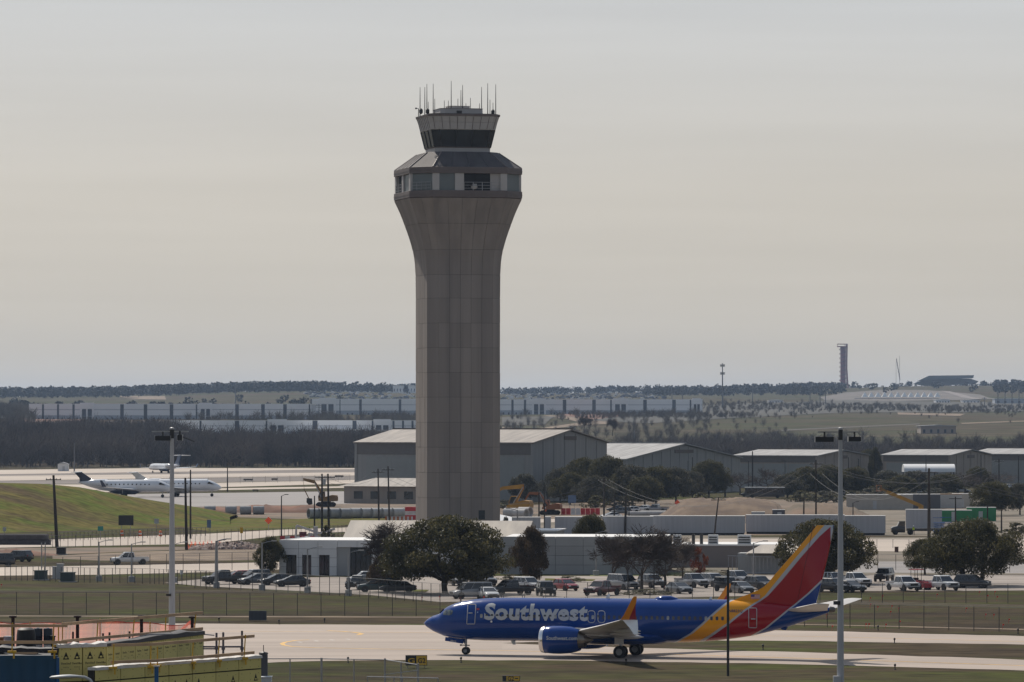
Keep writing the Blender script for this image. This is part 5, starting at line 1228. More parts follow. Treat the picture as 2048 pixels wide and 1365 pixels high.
def shell(st, half):                                   # st: x, low, top, width factor -> body rings
    R_ = []
    for x, zb, zt, w_ in st:
        h = half*w_; R_.append([(x,h*.9,zb),(x,h,zb+.18),(x,h,zt-.2),(x,h*.93,zt-.04),(x,h*.78,zt),(x,-h*.78,zt),(x,-h*.93,zt-.04),(x,-h,zt-.2),(x,-h,zb+.18),(x,-h*.9,zb)])
    return R_
def glasshouse(t, xb0, xb1, xt0, xt1, zb, zt, half, paint, pillars):
    hb, ht = half*.93, half*.74
    g = MB().loft([[(xb0,-hb,zb),(xb1,-hb,zb),(xb1,hb,zb),(xb0,hb,zb)], [(xt0,-ht,zt),(xt1,-ht,zt),(xt1,ht,zt),(xt0,ht,zt)]]).build('windows', CGLASS, t)
    rf = MB().loft([[(xt0-.08,-ht-.03,zt-.02),(xt1+.10,-ht-.03,zt-.02),(xt1+.10,ht+.03,zt-.02),(xt0-.08,ht+.03,zt-.02)], [(xt0+.05,-ht+.06,zt+.06),(xt1-.1,-ht+.06,zt+.06),(xt1-.1,ht-.06,zt+.06),(xt0+.05,ht-.06,zt+.06)]]).build('roof', paint, t, True)
    for f in pillars:
        for sg in (-1, 1):
            a = (xb0+(xb1-xb0)*f, sg*(hb+.008), zb); b = (xt0+(xt1-xt0)*f, sg*(ht+.012), zt); MB().beam(a, b, .09, .04).build('pillar', paint, t)
def car(kind):
    L, half, r = dict(sedan=(4.7,.9,.33), suv=(4.75,.95,.37), pickup=(5.7,1.0,.40), jeep=(4.4,.93,.40), van=(5.2,1.0,.36), hatch=(4.2,.88,.32))[kind]
    t = thing('parked_car', 'car', 'car'); a = L/2
    if kind in ('sedan', 'hatch'):
        body = shell([(-a,.42,.78,.82),(-a+.12,.30,.95,.93),(-a+.8,.24,1.0,1),(-.2,.22,.98,1),(a-1.35,.22,.96,1),(a-.5,.26,.86,.98),(a-.1,.32,.72,.9),(a,.40,.62,.8)], half)
        gh = (-a+.45, a-1.15, -a+1.15, .15, .94, 1.40, half, PAINT, (.02,.5,.98)) if kind == 'sedan' else (-a+.25, a-1.05, -a+.65, .15, .94, 1.45, half, PAINT, (.02,.5,.98))
    elif kind == 'suv':
        body = shell([(-a,.5,.95,.86),(-a+.1,.36,1.1,.96),(-a+.7,.30,1.12,1),(0,.28,1.1,1),(a-1.3,.28,1.08,1),(a-.4,.32,1.0,.97),(a-.06,.4,.86,.9),(a,.48,.74,.82)], half)
        gh = (-a+.12, a-1.1, -a+.45, a-1.95, 1.06, 1.70, half, PAINT, (.02,.32,.62,.98))
    elif kind == 'jeep':
        body = shell([(-a,.55,1.1,.9),(-a+.08,.45,1.18,.95),(-.2,.4,1.15,.95),(a-1.5,.4,1.12,.93),(a-.1,.45,1.08,.85),(a,.5,.95,.82)], half)
        gh = (-a+.1, a-1.55, -a+.2, a-1.8, 1.12, 1.80, half, PAINT, (.02,.5,.98))
    elif kind == 'van':
        body = shell([(-a,.45,1.1,.92),(-a+.1,.35,1.25,.98),(0,.32,1.25,1),(a-1.2,.32,1.15,1),(a-.35,.34,1.0,.95),(a,.45,.8,.85)], half)
        gh = (-a+.1, a-.85, -a+.25, a-1.7, 1.18, 1.95, half, PAINT, (.02,.35,.68,.98))
    else:
        body = shell([(-a,.6,1.02,.92),(-a+.06,.5,1.06,.97),(-.75,.42,1.06,1),(-.7,.42,1.12,1),(a-1.4,.42,1.14,1),(a-.35,.46,1.08,.97),(a-.05,.52,.95,.92),(a,.56,.82,.88)], half)
        gh = (-.7, a-1.25, -.55, a-2.05, 1.10, 1.82, half, PAINT, (.02,.48,.98))
    bo = MB().loft(body).build('body', PAINT, t, True)
    glasshouse(t, *gh)
    if kind == 'pickup':
        MB().bb(-a+.12, -.8, -half+.14, half-.14, .95, 1.075).build('bed_floor', PLAST, t)
        for sg in (-1, 1): MB().bb(-a+.05, -.78, sg*half*.93-.06, sg*half*.93+.06, 1.0, 1.16).build('bed_rail', PAINT, t)
        MB().bb(-a-.01, -a+.08, -half*.9, half*.9, .72, 1.16).build('tailgate', PAINT, t)
    wheel4(t, (-a+.95, a-.95), half, r)
    for x in (-a+.95, a-.95):
        for sg in (-1, 1): MB().lathe([(r+.07,-.02),(r+.07,.02)], 14, 'y', (x, sg*(half-.005), r+.02)).build('wheel_arch', PLAST, t)
    zf = {'sedan':.62,'hatch':.62,'suv':.82,'pickup':.92,'jeep':.9,'van':.8}[kind]
    for sg in (-1, 1):
        MB().box((a-.12, sg*half*.68, zf+.02), (.24,.30,.16)).build('headlight', LAMP, t)
        MB().box((-a+.04, sg*half*.80, zf+.15), (.12,.18,.24)).build('tail_light', TAIL, t)
        MB().box((gh[1]-.35, sg*(half+.06), gh[4]+.12), (.12,.16,.14)).build('mirror', PAINT, t)
    MB().bb(a-.1, a+.03, -half*.55, half*.55, zf-.22, zf+.06).build('grille', PLAST, t)
    MB().bb(a-.12, a+.05, -half*.8, half*.8, .36, .52).build('bumper', PLAST, t); MB().bb(-a-.05, -a+.12, -half*.8, half*.8, .42, .58).build('bumper', PLAST, t)
    return t
PROTO = {k: car(k) for k in ('sedan','suv','pickup','jeep','van','hatch')}
USED = set()
def park(kind, px, py, col, deg, label, group='cars in the car park', z=0):
    if -56 < deg < -25: deg -= 24
    c = G(px, py); sw = {'car_paint': PC[col]}
    nm = {'pickup':'pickup_truck','suv':'parked_suv','jeep':'parked_jeep','van':'parked_van'}.get(kind, 'parked_car')
    o = copy_tree(PROTO[kind], (c.x, c.y, .035+z), R(deg), label, group, swap=sw); o.name = nm
    o['category'] = {'pickup':'pickup truck','suv':'car','jeep':'car','van':'van'}.get(kind, 'car'); return o
# deg: 0 faces right, -90 faces the camera, 180 faces left
park('pickup',448,1169,'dark',205,'dark grey pickup at the left end of the car park')
park('hatch',474,1164,'red',200,'small red car tucked behind the dark pickup')
park('suv',508,1166,'grey',205,'grey SUV behind the two grey sedans')
park('sedan',512,1170,'grey',200,'low grey sedan beside the dark pickup')
park('sedan',552,1171,'dark',200,'dark sedan behind the charcoal sedan')
park('sedan',584,1174,'dark',192,'charcoal sedan in front of the building entrance')
park('suv',730,1170,'white',190,'white SUV behind the teal SUV under the bare tree')
park('jeep',718,1180,'black',240,'black jeep beside the light pole and teal SUV')
park('suv',752,1185,'teal',185,'dark teal SUV parked under the bare tree')
park('sedan',795,1186,'dark',185,'dark sedan in the shade of the brown-leaved tree')
park('suv',912,1172,'dark',-70,'dark SUV deep in the shade of the broad oak')
park('van',943,1198,'silver',200,'silver van at the lot fence under the broad oak')
park('sedan',976,1199,'white',-50,'white sedan at the lot fence below the broad oak')
park('suv',966,1172,'dark',-60,'dark SUV behind the white sedan')
park('pickup',1022,1191,'black',-150,'black pickup beside the white sedan')
park('suv',1055,1182,'white',-30,'white SUV between the black pickup and the red car')
park('jeep',1092,1193,'black',-55,'black jeep in front of the red car')
park('hatch',1131,1182,'red',-35,'bright red hatchback under the rounded oak')
park('pickup',1204,1192,'maroon',235,'maroon pickup seen from behind above the wing')
park('van',1246,1180,'silver',-35,'silver van behind the bare trees')
park('suv',1303,1176,'grey',-40,'grey SUV between bare tree trunks')
park('sedan',1358,1188,'grey',-40,'grey sedan right of the bare trees')
park('pickup',1384,1176,'silver',-35,'silver pickup left of the silver SUV')
park('suv',1426,1174,'silver',-38,'silver SUV in front of the tan wall')
park('jeep',1456,1184,'black',-60,'black jeep beside the black lamp post')
park('sedan',1482,1187,'grey',-42,'grey sedan in front of the slatted screen')
park('pickup',1472,1170,'silver',-35,'silver pickup in front of the slatted screen')
park('suv',1518,1180,'dark',-35,'dark SUV beside the tail fin fillet')
park('suv',1668,1172,'white',-40,'white SUV under the wide oak behind the tail')
park('suv',1668,1185,'black',-28,'black SUV at the fence behind the light mast')
park('sedan',1700,1185,'black',-28,'black sedan beside the black SUV')
park('pickup',1708,1174,'white',-35,'white pickup right of the light mast under the oak')
park('jeep',1768,1164,'black',250,'black jeep with upright back beyond the white pickup')
park('pickup',1806,1182,'white',-40,'white pickup left of the red tractor')
park('pickup',1882,1181,'white',-35,'white crew pickup right of the red tractor')
park('suv',1944,1177,'dark',-20,'dark SUV in the shade of the double-trunked oak')
park('pickup',259,1130,'white',192,'white pickup driving on the road past the berm','vehicles on the roads')
park('van',-6,1134,'dark',190,'dark van at the frame edge on the left road','vehicles on the roads')
park('suv',36,1124,'dark',150,'dark utility vehicle on the dirt strip behind the cabinets','vehicles on the roads')
far = 'vehicles around the work site'
for k, px, py, col, dg, lab in (('suv',1695,993,'white',10,'white SUV in front of the site offices'),('pickup',1313,1025,'silver',160,'silver pickup at the edge of the earth mound'),('sedan',1287,1023,'white',150,'white sedan beside the silver pickup'),
    ('sedan',1222,1038,'white',200,'white car at the road end beside the pole'),('suv',1243,1030,'grey',180,'grey SUV behind the white car'),('hatch',1262,1026,'white',190,'small white car behind the red machine'),('sedan',1233,1024,'dark',180,'dark car beside the black utility pole'),
    ('sedan',1925,986,'silver',0,'silver car in the hangar lot left of the right oaks'),('suv',1850,990,'white',0,'white SUV in the hangar lot'),('sedan',1880,988,'grey',0,'grey car in the hangar lot'),('sedan',2022,978,'white',0,'white car in the right hangar lot'),('suv',2040,979,'silver',0,'silver SUV in the right hangar lot'),
    ('van',1500,994,'dark',180,'dark van left of the parked bus'),('sedan',1585,992,'dark',0,'dark car right of the parked bus')):
    park(k, px, py, col, dg, lab, far)
for o in list(PROTO.values()):
    for c in kids(o):
        for g in kids(c): bpy.data.objects.remove(g)
        bpy.data.objects.remove(c)
    bpy.data.objects.remove(o)
# bus on the mound
c = G(1490, 997); t = thing('parked_bus', 'long dark shuttle bus behind the earth mound', 'bus', (c.x, c.y, 0), R(-2))
z0 = ZAT(994, c.y)-.4
MB().bb(0,11,0,2.5,.4,2.9).build('body', PC['dark'], t, True); MB().bb(-.05,11.05,-.05,2.55,2.9,3.1).build('roof', WHITE, t)
for q in range(7): MB().bb(.5+q*1.45,1.7+q*1.45,-.03,.02,1.5,2.6).build('window', CGLASS, t)
for x in (2, 9): MB().lathe([(.3,-.05),(.48,0),(.48,2.5),(.3,2.55)], 14, 'y', (x,0,.48)).build('wheel', RUB, t)
# red tractor with canopy
c = G(1838, 1180); t = thing('tractor', 'small red tractor with canopy between two white pickups', 'tractor', (c.x, c.y, .03), R(-60)); RED = M('tractor_red', (.35,.02,.03), .45)
MB().loft(shell([(-.3,.6,1.0,.6),(.6,.55,1.15,.75),(1.5,.55,1.1,.7),(1.7,.6,.95,.6)], .6)).build('hood', RED, t, True)
MB().bb(-1.2,-.2,-.5,.5,.6,1.0).bb(-1.1,-.5,-.3,.3,1.0,1.5).build('seat_deck', PLAST, t)
for x, y in ((-1.1,-.5),(-1.1,.5),(-.2,-.5),(-.2,.5)): MB().tube([(x,y,.9),(x,y,2.5)], .04, 6).build('canopy_post', PLAST, t)
MB().bb(-1.3,.1,-.7,.7,2.5,2.6).build('canopy', RED, t)
for x, r_ in ((-.8,.62),(1.2,.4)):
    for sg in (-1,1): o = MB().lathe([(r_*.5,-.15),(r_,-.12),(r_,.12),(r_*.5,.15)], 16, 'y', (x, sg*.75, r_)).build('wheel', RUB, t); MB().lathe([(.05,-.16),(r_*.5,-.14),(r_*.5,.14),(.05,.16)], 10, 'y', (x, sg*.75, r_)).build('rim', RED, o)
MB().bb(1.75,2.3,-.8,.8,.3,.9).build('loader_bucket', RED, t)
for sg in (-1,1): MB().beam((.2,sg*.55,1.2),(1.9,sg*.55,.6),.1,.14).build('loader_arm', RED, t)
# ================================================================ construction machines
CAT = M('machine_yellow', (.42,.22,.025), .5, var=.15, scale=.8); BRNY = M('worn_yellow', (.22,.13,.035), .6, var=.25, scale=.6)
def excavator(label, px, py, sc, rz, boom, cabcol=CAT):
    c = G(px, py); t = thing('excavator', label, 'excavator', (c.x, c.y, 0), rz, 'excavators on the work site'); t.scale = (sc,)*3
    for sg in (-1, 1):
        tr = MB().prism([(-1.9,.3),(-1.6,0),(1.6,0),(1.9,.3),(1.9,.6),(1.5,.9),(-1.5,.9),(-1.9,.6)], sg*1.1-.3, sg*1.1+.3).build('track', RUB, t)
        for q in range(4): MB().lathe([(.2,-.32),(.2,.32)], 10, 'y', (-1.2+q*.8, sg*1.1, .42)).build('roller', PLAST, tr)
    MB().bb(-.9,.9,-.9,.9,.55,1.05).build('undercarriage', PLAST, t)
    MB().prism([(-2.2,1.1),(1.4,1.1),(1.4,1.5),(.2,1.9),(-1.2,2.3),(-2.2,2.2)], -1.3, 1.3).build('house', cabcol, t)
    cb = MB().prism([(.2,1.3),(1.5,1.3),(1.55,2.0),(1.2,2.95),(.2,2.95)], -1.25, -.35).build('cab', cabcol, t)
    MB().prism([(.3,1.75),(1.42,1.75),(1.46,2.0),(1.12,2.85),(.3,2.85)], -1.27, -.33).build('cab_window', CGLASS, cb)
    MB().bb(-2.3,-1.9,-1.25,1.25,1.15,1.9).build('counterweight', cabcol, t)
    b = boom
    bm_ = MB().loft([[(p[0], y, p[1]+dz*p[2]) for y, dz in ((-.22,-1),(.22,-1),(.22,1),(-.22,1))] for p in b[:3]]).build('boom', cabcol, t)
    MB().tube([(b[0][0]+.5,.3,b[0][1]-.4),(b[1][0],.3,b[1][1]-.1)], .09, 6).build('boom_cylinder', GALV, bm_)
    st = MB().loft([[(p[0], y, p[1]+dz*p[2]) for y, dz in ((-.18,-1),(.18,-1),(.18,1),(-.18,1))] for p in b[2:5]]).build('stick', cabcol, t)
    e = b[4]; MB().prism([(e[0]-.5,e[1]+.2),(e[0]+.5,e[1]+.3),(e[0]+.55,e[1]-.5),(e[0]+.1,e[1]-1.1),(e[0]-.6,e[1]-.9)], -.55, .55).build('bucket', PLAST, st)
    return t
excavator('yellow excavator with folded boom digging beside the trench', 652, 1014, 1.3, R(180), [(.3,1.9,.35),(2.2,4.8,.35),(4.4,5.3,.25),(4.2,3.4,.22),(3.2,1.4,.15)], BRNY)
excavator('orange-yellow excavator with raised boom right of the tower', 1035, 1030, 1.45, R(165), [(.3,1.9,.4),(-1.0,4.5,.35),(2.4,4.2,.25),(4.8,3.2,.22),(6.0,1.4,.15)])
excavator('dark excavator with arched grey boom behind the red barrier', 1100, 1030, 1.15, R(170), [(.3,1.9,.3),(2.0,4.2,.3),(4.2,4.3,.22),(5.2,2.6,.2),(5.0,1.2,.15)], M('faded_orange', (.25,.09,.03), .6))
# telehandler with long yellow boom
c = G(1832, 1040); t = thing('telehandler', 'yellow boom lift reaching up over the white trailer', 'boom lift', (c.x, c.y, 0), R(180))
MB().bb(-2,2.2,-1.1,1.1,.7,1.6).build('chassis', CAT, t, True)
for x in (-1.4,1.5):
    for sg in (-1,1): MB().lathe([(.3,-.2),(.6,-.18),(.6,.18),(.3,.2)], 16, 'y', (x, sg*1.1, .6)).build('wheel', RUB, t)
b = MB().beam((-1.2,0,3.0),(6.4,0,6.1),.55,.75).build('boom', CAT, t); MB().beam((5.6,0,5.8),(8.0,0,6.9),.4,.5).build('boom_extension', BRNY, b)
MB().bb(-1.6,-.6,-.4,.4,1.6,3.2).build('boom_post', CAT, t)
m = MB().bb(7.6,8.6,-1.1,1.1,6.2,6.35)
for x in (7.6,8.6):
    for y in (-1.1,1.1): m.tube([(x,y,6.3),(x,y,7.5)], .05, 5)
m.tube([(7.6,-1.1,7.5),(8.6,-1.1,7.5),(8.6,1.1,7.5),(7.6,1.1,7.5),(7.6,-1.1,7.5)], .05, 5); m.build('basket', M('faded_orange'), t)
# blue scissor lifts, flatbed truck, worker
for i, px in enumerate((1878, 1892)):
    c = G(px, 1066-i); t = thing('scissor_lift', 'blue scissor lift beside the large white box trailer', 'lift', (c.x, c.y, 0), 0, 'blue scissor lifts'); BL_ = M('lift_blue', (.02,.10,.30), .5)
    MB().bb(-1.1,1.1,-.5,.5,.3,.9).build('base', BL_, t)
    for q in range(3):
        z = .95+q*.3; MB().beam((-1,-.4,z),(1,-.4,z+.3),.06,.08).build('scissor_arm', BL_, t); MB().beam((1,.4,z),(-1,.4,z+.3),.06,.08).build('scissor_arm', BL_, t)
    MB().bb(-1.1,1.1,-.5,.5,1.9,2.0).build('platform', BL_, t)
    for y in (-.5,.5): MB().tube([(-1.1,y,2.9),(1.1,y,2.9)], .04, 5).build('guard_rail', BL_, t)
    for x in (-.8,.8): MB().lathe([(.1,-.55),(.28,-.5),(.28,.5),(.1,.55)], 12, 'y', (x,0,.28)).build('wheel', RUB, t)
c = G(1782, 1070); t = thing('flatbed_truck', 'dark flatbed truck with long low deck beside the white trailer', 'truck', (c.x, c.y, 0), R(0))
MB().loft(shell([(0,.5,1.3,.9),(.3,.45,1.5,.95),(1.2,.45,1.7,1),(2.6,.45,1.6,1)], 1.1)).build('body', PC['black'], t, True)
MB().prism([(1.1,1.6),(2.6,1.6),(2.6,2.5),(1.5,2.5)], -1.0, 1.0).build('cab_window', CGLASS, t); MB().bb(1.45,2.65,-1.02,1.02,2.5,2.6).build('cab_roof', PC['black'], t)
MB().bb(2.9,10.5,-1.2,1.2,1.0,1.25).build('deck', PC['dark'], t)
for x in (.8,3.6,8.6,9.6): MB().lathe([(.25,-1.1),(.48,-1.05),(.48,1.05),(.25,1.1)], 14, 'y', (x,0,.48)).build('wheel', RUB, t)
def person(px, py, label, vest, legs_, scale=1.0, rz=0):
    c = G(px, py); t = thing('person', label, 'person', (c.x, c.y, 0), rz)
    m = bpy.data.meshes.new('body'); vs = [(0,0,.95),(0,0,1.2),(0,0,1.45),(0,0,1.56),(0,0,1.66),(.1,0,.9),(.12,.02,.5),(.13,0,.06),(.13,-.12,.03),(-.1,0,.9),(-.12,-.02,.5),(-.13,0,.06),(-.13,-.12,.03),(.2,0,1.42),(.26,-.03,1.15),(.24,-.12,.92),(-.2,0,1.42),(-.27,-.02,1.15),(-.25,-.08,.90)]
    es = [(0,1),(1,2),(2,3),(3,4),(0,5),(5,6),(6,7),(7,8),(0,9),(9,10),(10,11),(11,12),(2,13),(13,14),(14,15),(2,16),(16,17),(17,18)]
    m.from_pydata(vs, es, []); m.materials.append(legs_); o = link('body', m, t); o.modifiers.new('skin', 'SKIN'); 
    rad = [.15,.16,.16,.06,.11,.09,.065,.05,.045,.09,.065,.05,.045,.07,.05,.04,.07,.05,.04]
    for i, v in enumerate(m.skin_vertices[0].data): v.radius = (rad[i],)*2; v.use_root = (i == 0)
    o.modifiers.new('sub', 'SUBSURF').levels = 1; o.modifiers['sub'].render_levels = 1
    MB().lathe([(.19,1.0),(.215,1.15),(.22,1.38),(.15,1.48)], 14).build('vest', vest, t, True)
    MB().lathe([(.14,1.68),(.13,1.76),(.07,1.83),(.01,1.85)], 12).build('hard_hat', WPAINT, t, True)
    return t
HIV = M('hi_vis_yellow', (.45,.62,.04), .7); HIO = M('hi_vis_orange', (.75,.14,.02), .7)
person(1827, 1071, 'person in a yellow-green vest beside the flatbed truck', HIV, M('dark_cloth', (.03,.03,.05), .8))
person(1756, 1052, 'person in an orange vest walking by the site offices', HIO, M('dark_cloth'))
person(1091, 1032, 'person in an orange vest by the excavators', HIO, M('dark_cloth'))
# ================================================================ concrete pipes, barriers
PIPE = M('pipe_concrete', (.30,.30,.30), .85, var=.12, scale=1.5); PIPEW = M('pipe_pale', (.42,.41,.40), .85, var=.12, scale=1.5)
def pipe(px, py, d, l, rz, mat):
    c = G(px, py); n = 18; r = d/2; prof = [(r*.8,-l/2),(r,-l/2),(r,l/2-.2),(r*1.06,l/2-.2),(r*1.06,l/2),(r*.8,l/2),(r*.8,-l/2)]
    o = MB().lathe(prof, n, 'x', (0,0,r), cap=False).build('concrete_pipe', mat, None, True, (c.x, c.y, 0), rz); return o
for px, py in ((420,1029),(462,1029.5),(491,1029.5),(517,1029.5)): tag(pipe(px, py, 2.0, 2.5, R(8), PIPE), 'grey concrete pipe lying in the row before the red earth', 'pipe', 'pipes by the trench')
for i in range(9):
    px = 628+i*21; tag(pipe(px, 1037+(.8 if i < 4 else 0), 2.3, 2.6, R(25), PIPEW if i > 3 else PIPE), 'large concrete pipe in the close row left of the tower', 'pipe', 'pipe row left of the tower')
for px, py in ((1022,1036),(1042,1038),(1050,1034)): tag(pipe(px, py, 2.2, 3.0, R(-35), PIPEW), 'pale concrete pipe beside the orange excavator', 'pipe', 'pipes right of the tower')
for px, py in ((1320,1031),(1295,1033)): tag(pipe(px, py, 1.1, 9, R(3), PIPEW), 'long thin pale pipe lying at the foot of the earth mound', 'pipe', 'pipes by the mound')
def barrier_run(label, px0, px1, py, mats, h=1.1, n=8, group='plastic barriers'):
    a = G(px0, py); b = G(px1, py); Lx = (b.x-a.x)/n
    for q in range(n):
        o = MB().prism([(-.3,0),(.3,0),(.2,.4),(.12,h),(-.12,h),(-.2,.4)], .04-Lx/2, Lx/2-.04, 'x').build('plastic_barrier', mats[q % len(mats)], None, False, (a.x+(q+.5)*Lx, a.y, 0))
        nm = o.data.materials[0].name.split('_')[-1]; tag(o, nm+' '+label, 'barrier', group)
RB = M('barrier_red', (.50,.025,.03), .6); WB = M('barrier_white', (.6,.56,.55), .6)
barrier_run('plastic barrier in the wall right of the excavators', 1122, 1200, 1030, [RB,RB,WB,WB,RB,RB,RB,RB], 1.5)
barrier_run('plastic barrier in the striped row left of the tower', 770, 826, 1041, [M('barrier_orange', (.45,.12,.03), .6), WB], .8, 14)
barrier_run('plastic barrier at the road end behind the panelled building', 560, 640, 1085, [RB, WB], 1.1, 8)
c = G(676, 1082); t = thing('water_tank', 'maroon plastic water tank and white boxes behind the panelled building', 'tank', (c.x-7, c.y, 0))
MB().bb(.0,1.3,0,1,0,1.6).build('tank', M('barrier_maroon', (.14,.02,.03), .6), t, True); MB().bb(1.6,2.4,0,1,0,1.4).bb(2.6,3.3,0,1,0,2.6).build('box', WB, t)
c = G(615, 1080); t = thing('conveyor_boom', 'folded white boom arm lying on the road work', 'machine', (c.x, c.y, 0)); 
MB().beam((-2,0,2.6),(2.2,0,1.2),.3,.4).beam((2.2,0,1.2),(5,0,2.0),.3,.4).beam((-2,0,2.6),(-2.2,0,.2),.3,.4).build('arm', WB, t); MB().bb(-2.6,5,-.8,.8,.1,.5).build('base', PIPE, t)
c = G(832, 1040); t = thing('red_container', 'red container with white band at the left edge of the tower', 'container', (c.x-1.2, c.y, 0)); MB().bb(-1.2,1.2,0,2,0,1.0).bb(-1.2,1.2,0,2,1.9,2.8).build('body', RB, t); MB().bb(-1.19,1.19,.01,1.99,1.01,1.89).build('band', WB, t)
# ================================================================ small jets
JW = M('jet_white', (.70,.71,.73), .18, coat=.8, var=.04, scale=.4); JB = M('jet_navy', (.012,.022,.055), .3, coat=.4); JG = M('jet_blue', (.02,.07,.18), .3, coat=.4)
def jet(label, px, py, L, rz, tail, sc=1.0, zlift=0.0, span=1.0, name='business_jet', zt=7.35):
    c = G(px, py); t = thing(name, label, 'airplane', (c.x, c.y, .05+zlift), rz); t.scale = (sc,)*3
    # nose at x=0, tail at x=L, facing -x
    st = [(0,.05,1.9),(.25,.35,1.95),(.9,.75,2.05),(1.9,1.05,2.25),(3,1.25,2.45),(L*.16,1.35,2.5),(L*.6,1.35,2.5),(L*.75,1.15,2.65),(L*.88,.7,2.95),(L*.97,.3,3.2),(L,.1,3.3)]
    fu = MB().loft([[(x, r*math.cos(q), z+r*math.sin(q)) for q in np.linspace(0, 2*math.pi, 20, endpoint=False)] for x, r, z in st]).build('fuselage', JW, t, True)
    MB().prism([(1.55,2.75),(2.5,3.25),(2.75,3.2),(2.9,2.8)], -1.2, 1.2).build('windscreen', CGLASS, fu)
    MB().loft([[(x, r*.7*math.cos(q), z+r*.5*math.sin(q)) for q in np.linspace(0, 2*math.pi, 12, endpoint=False)] for x, r, z in ((L*.33,.4,1.4),(L*.4,1.6,1.45),(L*.6,1.6,1.45),(L*.68,.4,1.5))]).build('belly_fairing', tail, fu, True)
    for q in range(12):
        for sg in (-1, 1): MB().lathe([(.15,-.03),(.15,.03)], 8, 'y', (L*.24+q*.92, sg*1.34, 2.85)).build('window', CGLASS, fu)
    for sg in (-1, 1):
        w_ = MB().loft([aero(L*.36, L*.25, sg*.8, 1.7, .11), aero(L*.46, L*.14, sg*5.5*span, 1.95, .10), aero(L*.60, L*.05, sg*13.0*span, 2.45, .09)]).build('wing', JW, t, True)
        MB().loft([aero(L*.605, L*.045, sg*13.0*span, 2.45, .08), aero(L*.645, L*.025, sg*13.5*span, 3.8, .08)]).build('winglet', tail, w_, True)
        en = MB().lathe([(.55,0),(.68,-.1+.2),(.78,.5),(.8,1.6),(.72,3.0),(.5,3.6),(.42,3.55)], 18, 'x', (L*.70, sg*1.95, 3.15)).build('engine', JW, t, True)
        MB().lathe([(.56,.12),(.50,.13)], 16, 'x', (L*.70-.05, sg*1.95, 3.15)).build('intake', BLACK, en)
        MB().bb(L*.73, L*.78, sg*1.4-.35, sg*1.4+.35, 3.05, 3.2).build('pylon', JW, en)
        MB().loft([aero(L*.955, L*.10, 0, zt, .09), aero(L*1.0, L*.05, sg*4.4, zt-.05, .09)]).build('tailplane', JW, t, True)
        g = MB().tube([(L*.52, sg*1.6, .45),(L*.52, sg*1.6, 1.5)], .1, 8).build('main_gear', GREYP, t)
        for dy in (-.2, .2): MB().lathe([(.2,-.13),(.45,-.11),(.45,.11),(.2,.13)], 14, 'y', (L*.52, sg*1.6+dy, .45)).build('wheel', RUB, g)
    MB().prism([(L*.80,3.6),(L*.86,4.0),(L*.965,zt-.05),(L*1.055,zt+.1),(L*1.04,zt-.2),(L*.99,4.2),(L*.985,3.2)], -.16, .16).build('fin', tail, t)
    g = MB().tube([(L*.11,0,.35),(L*.11,0,1.6)], .07, 8).build('nose_gear', GREYP, t); MB().lathe([(.15,-.2),(.35,-.18),(.35,.18),(.15,.2)], 14, 'y', (L*.11,0,.35)).build('wheel', RUB, g)
    return t
# parked pair beside the berm, facing right; nose positions given
jet('white business jet with navy tail parked behind the berm', 346, 996, 20.6, R(180-6), JB, 1.3, 0, .85, zt=5.5)
jet('white business jet with pale tail parked ahead of the navy-tailed jet', 443, 994, 19.2, R(180-6), M('jet_pale_tail', (.5,.5,.49), .35), 1.3, 0, .85, zt=5.3)
jet('white regional jet with blue tail rolling on the far runway', 299, 946, 30, R(-62), JG, 1.0, .0, .95, 'regional_jet')

# ================================================================ masts and poles
def light_mast(label, px, pyt, pyb, Y, r):
    c = P(px, pyb, Y); zb = 0.0; hh = ZAT(pyt, Y); t = thing('light_mast', label, 'light mast', (c.x, Y, 0), 0, 'tall apron light masts'); k = Y/F
    MB().tube([(0,0,0),(0,0,hh*.5),(0,0,hh-1.0)], [r*1.25,r,r*.66], 14).build('pole', MASTW, t, True)
    MB().tube([(0,0,hh-1.0),(0,0,hh-.15)], r*.8, 10).build('pole_head', DARK, t); MB().lathe([(r*.85,hh-.15),(r*.8,hh),(r*.2,hh+.05)], 12).build('cap', GALV, t)
    MB().beam((-1.9,0,hh-.35),(1.55,0,hh-.35),.10,.12).build('crossarm', GALV, t)
    return t, hh
MASTW = M('mast_white', (.40,.41,.43), .5, var=.05, scale=.4)
YM = 411.0
t, hh = light_mast('tall white light mast standing by the taxiway behind the airliner tail', 1681, 856, 1365, YM, .235)
def head(t, x, z, w_, h_, d_, tilt=0):
    o = MB().box((x,0,z), (w_,d_,h_)).build('floodlight', BLACK, t); MB().box((x,0,z+h_/2+.2), (.14,.14,.4)).build('bracket', DARK, o)
    for sx in (-1, 1): MB().bb(x+sx*w_/2-.02, x+sx*w_/2+.02, -d_/2-.05, d_/2+.05, z-h_/2-.03, z+h_/2+.03).build('visor', GALV, o)
head(t, -1.32, hh-.95, 1.55, .42, .5); head(t, 1.15, hh-.93, 1.05, .38, .9)
MB().box((-.32,-.25,ZAT(1206,YM)), (.55,.3,.3)).build('camera_box', DARK, t); MB().bb(-.62,.02,-.62,-.1,0,ZAT(1352,YM)).build('base_cabinet', GREYP, t)
t, hh = light_mast('tall white light mast rising behind the unfinished roof', 344, 856, 1300, 470.0, .26)
head(t, -.85, hh-.98, 1.5, .44, .5); head(t, .75, hh-.92, .5, .5, .8)
MB().tube([(.95,0,hh-.85),(2.1,.3,hh-1.3)], .05, 5).build('hanging_bracket', DARK, t); MB().box((-.3,-.25,ZAT(1190,470)), (.45,.3,.22)).build('camera_box', DARK, t)
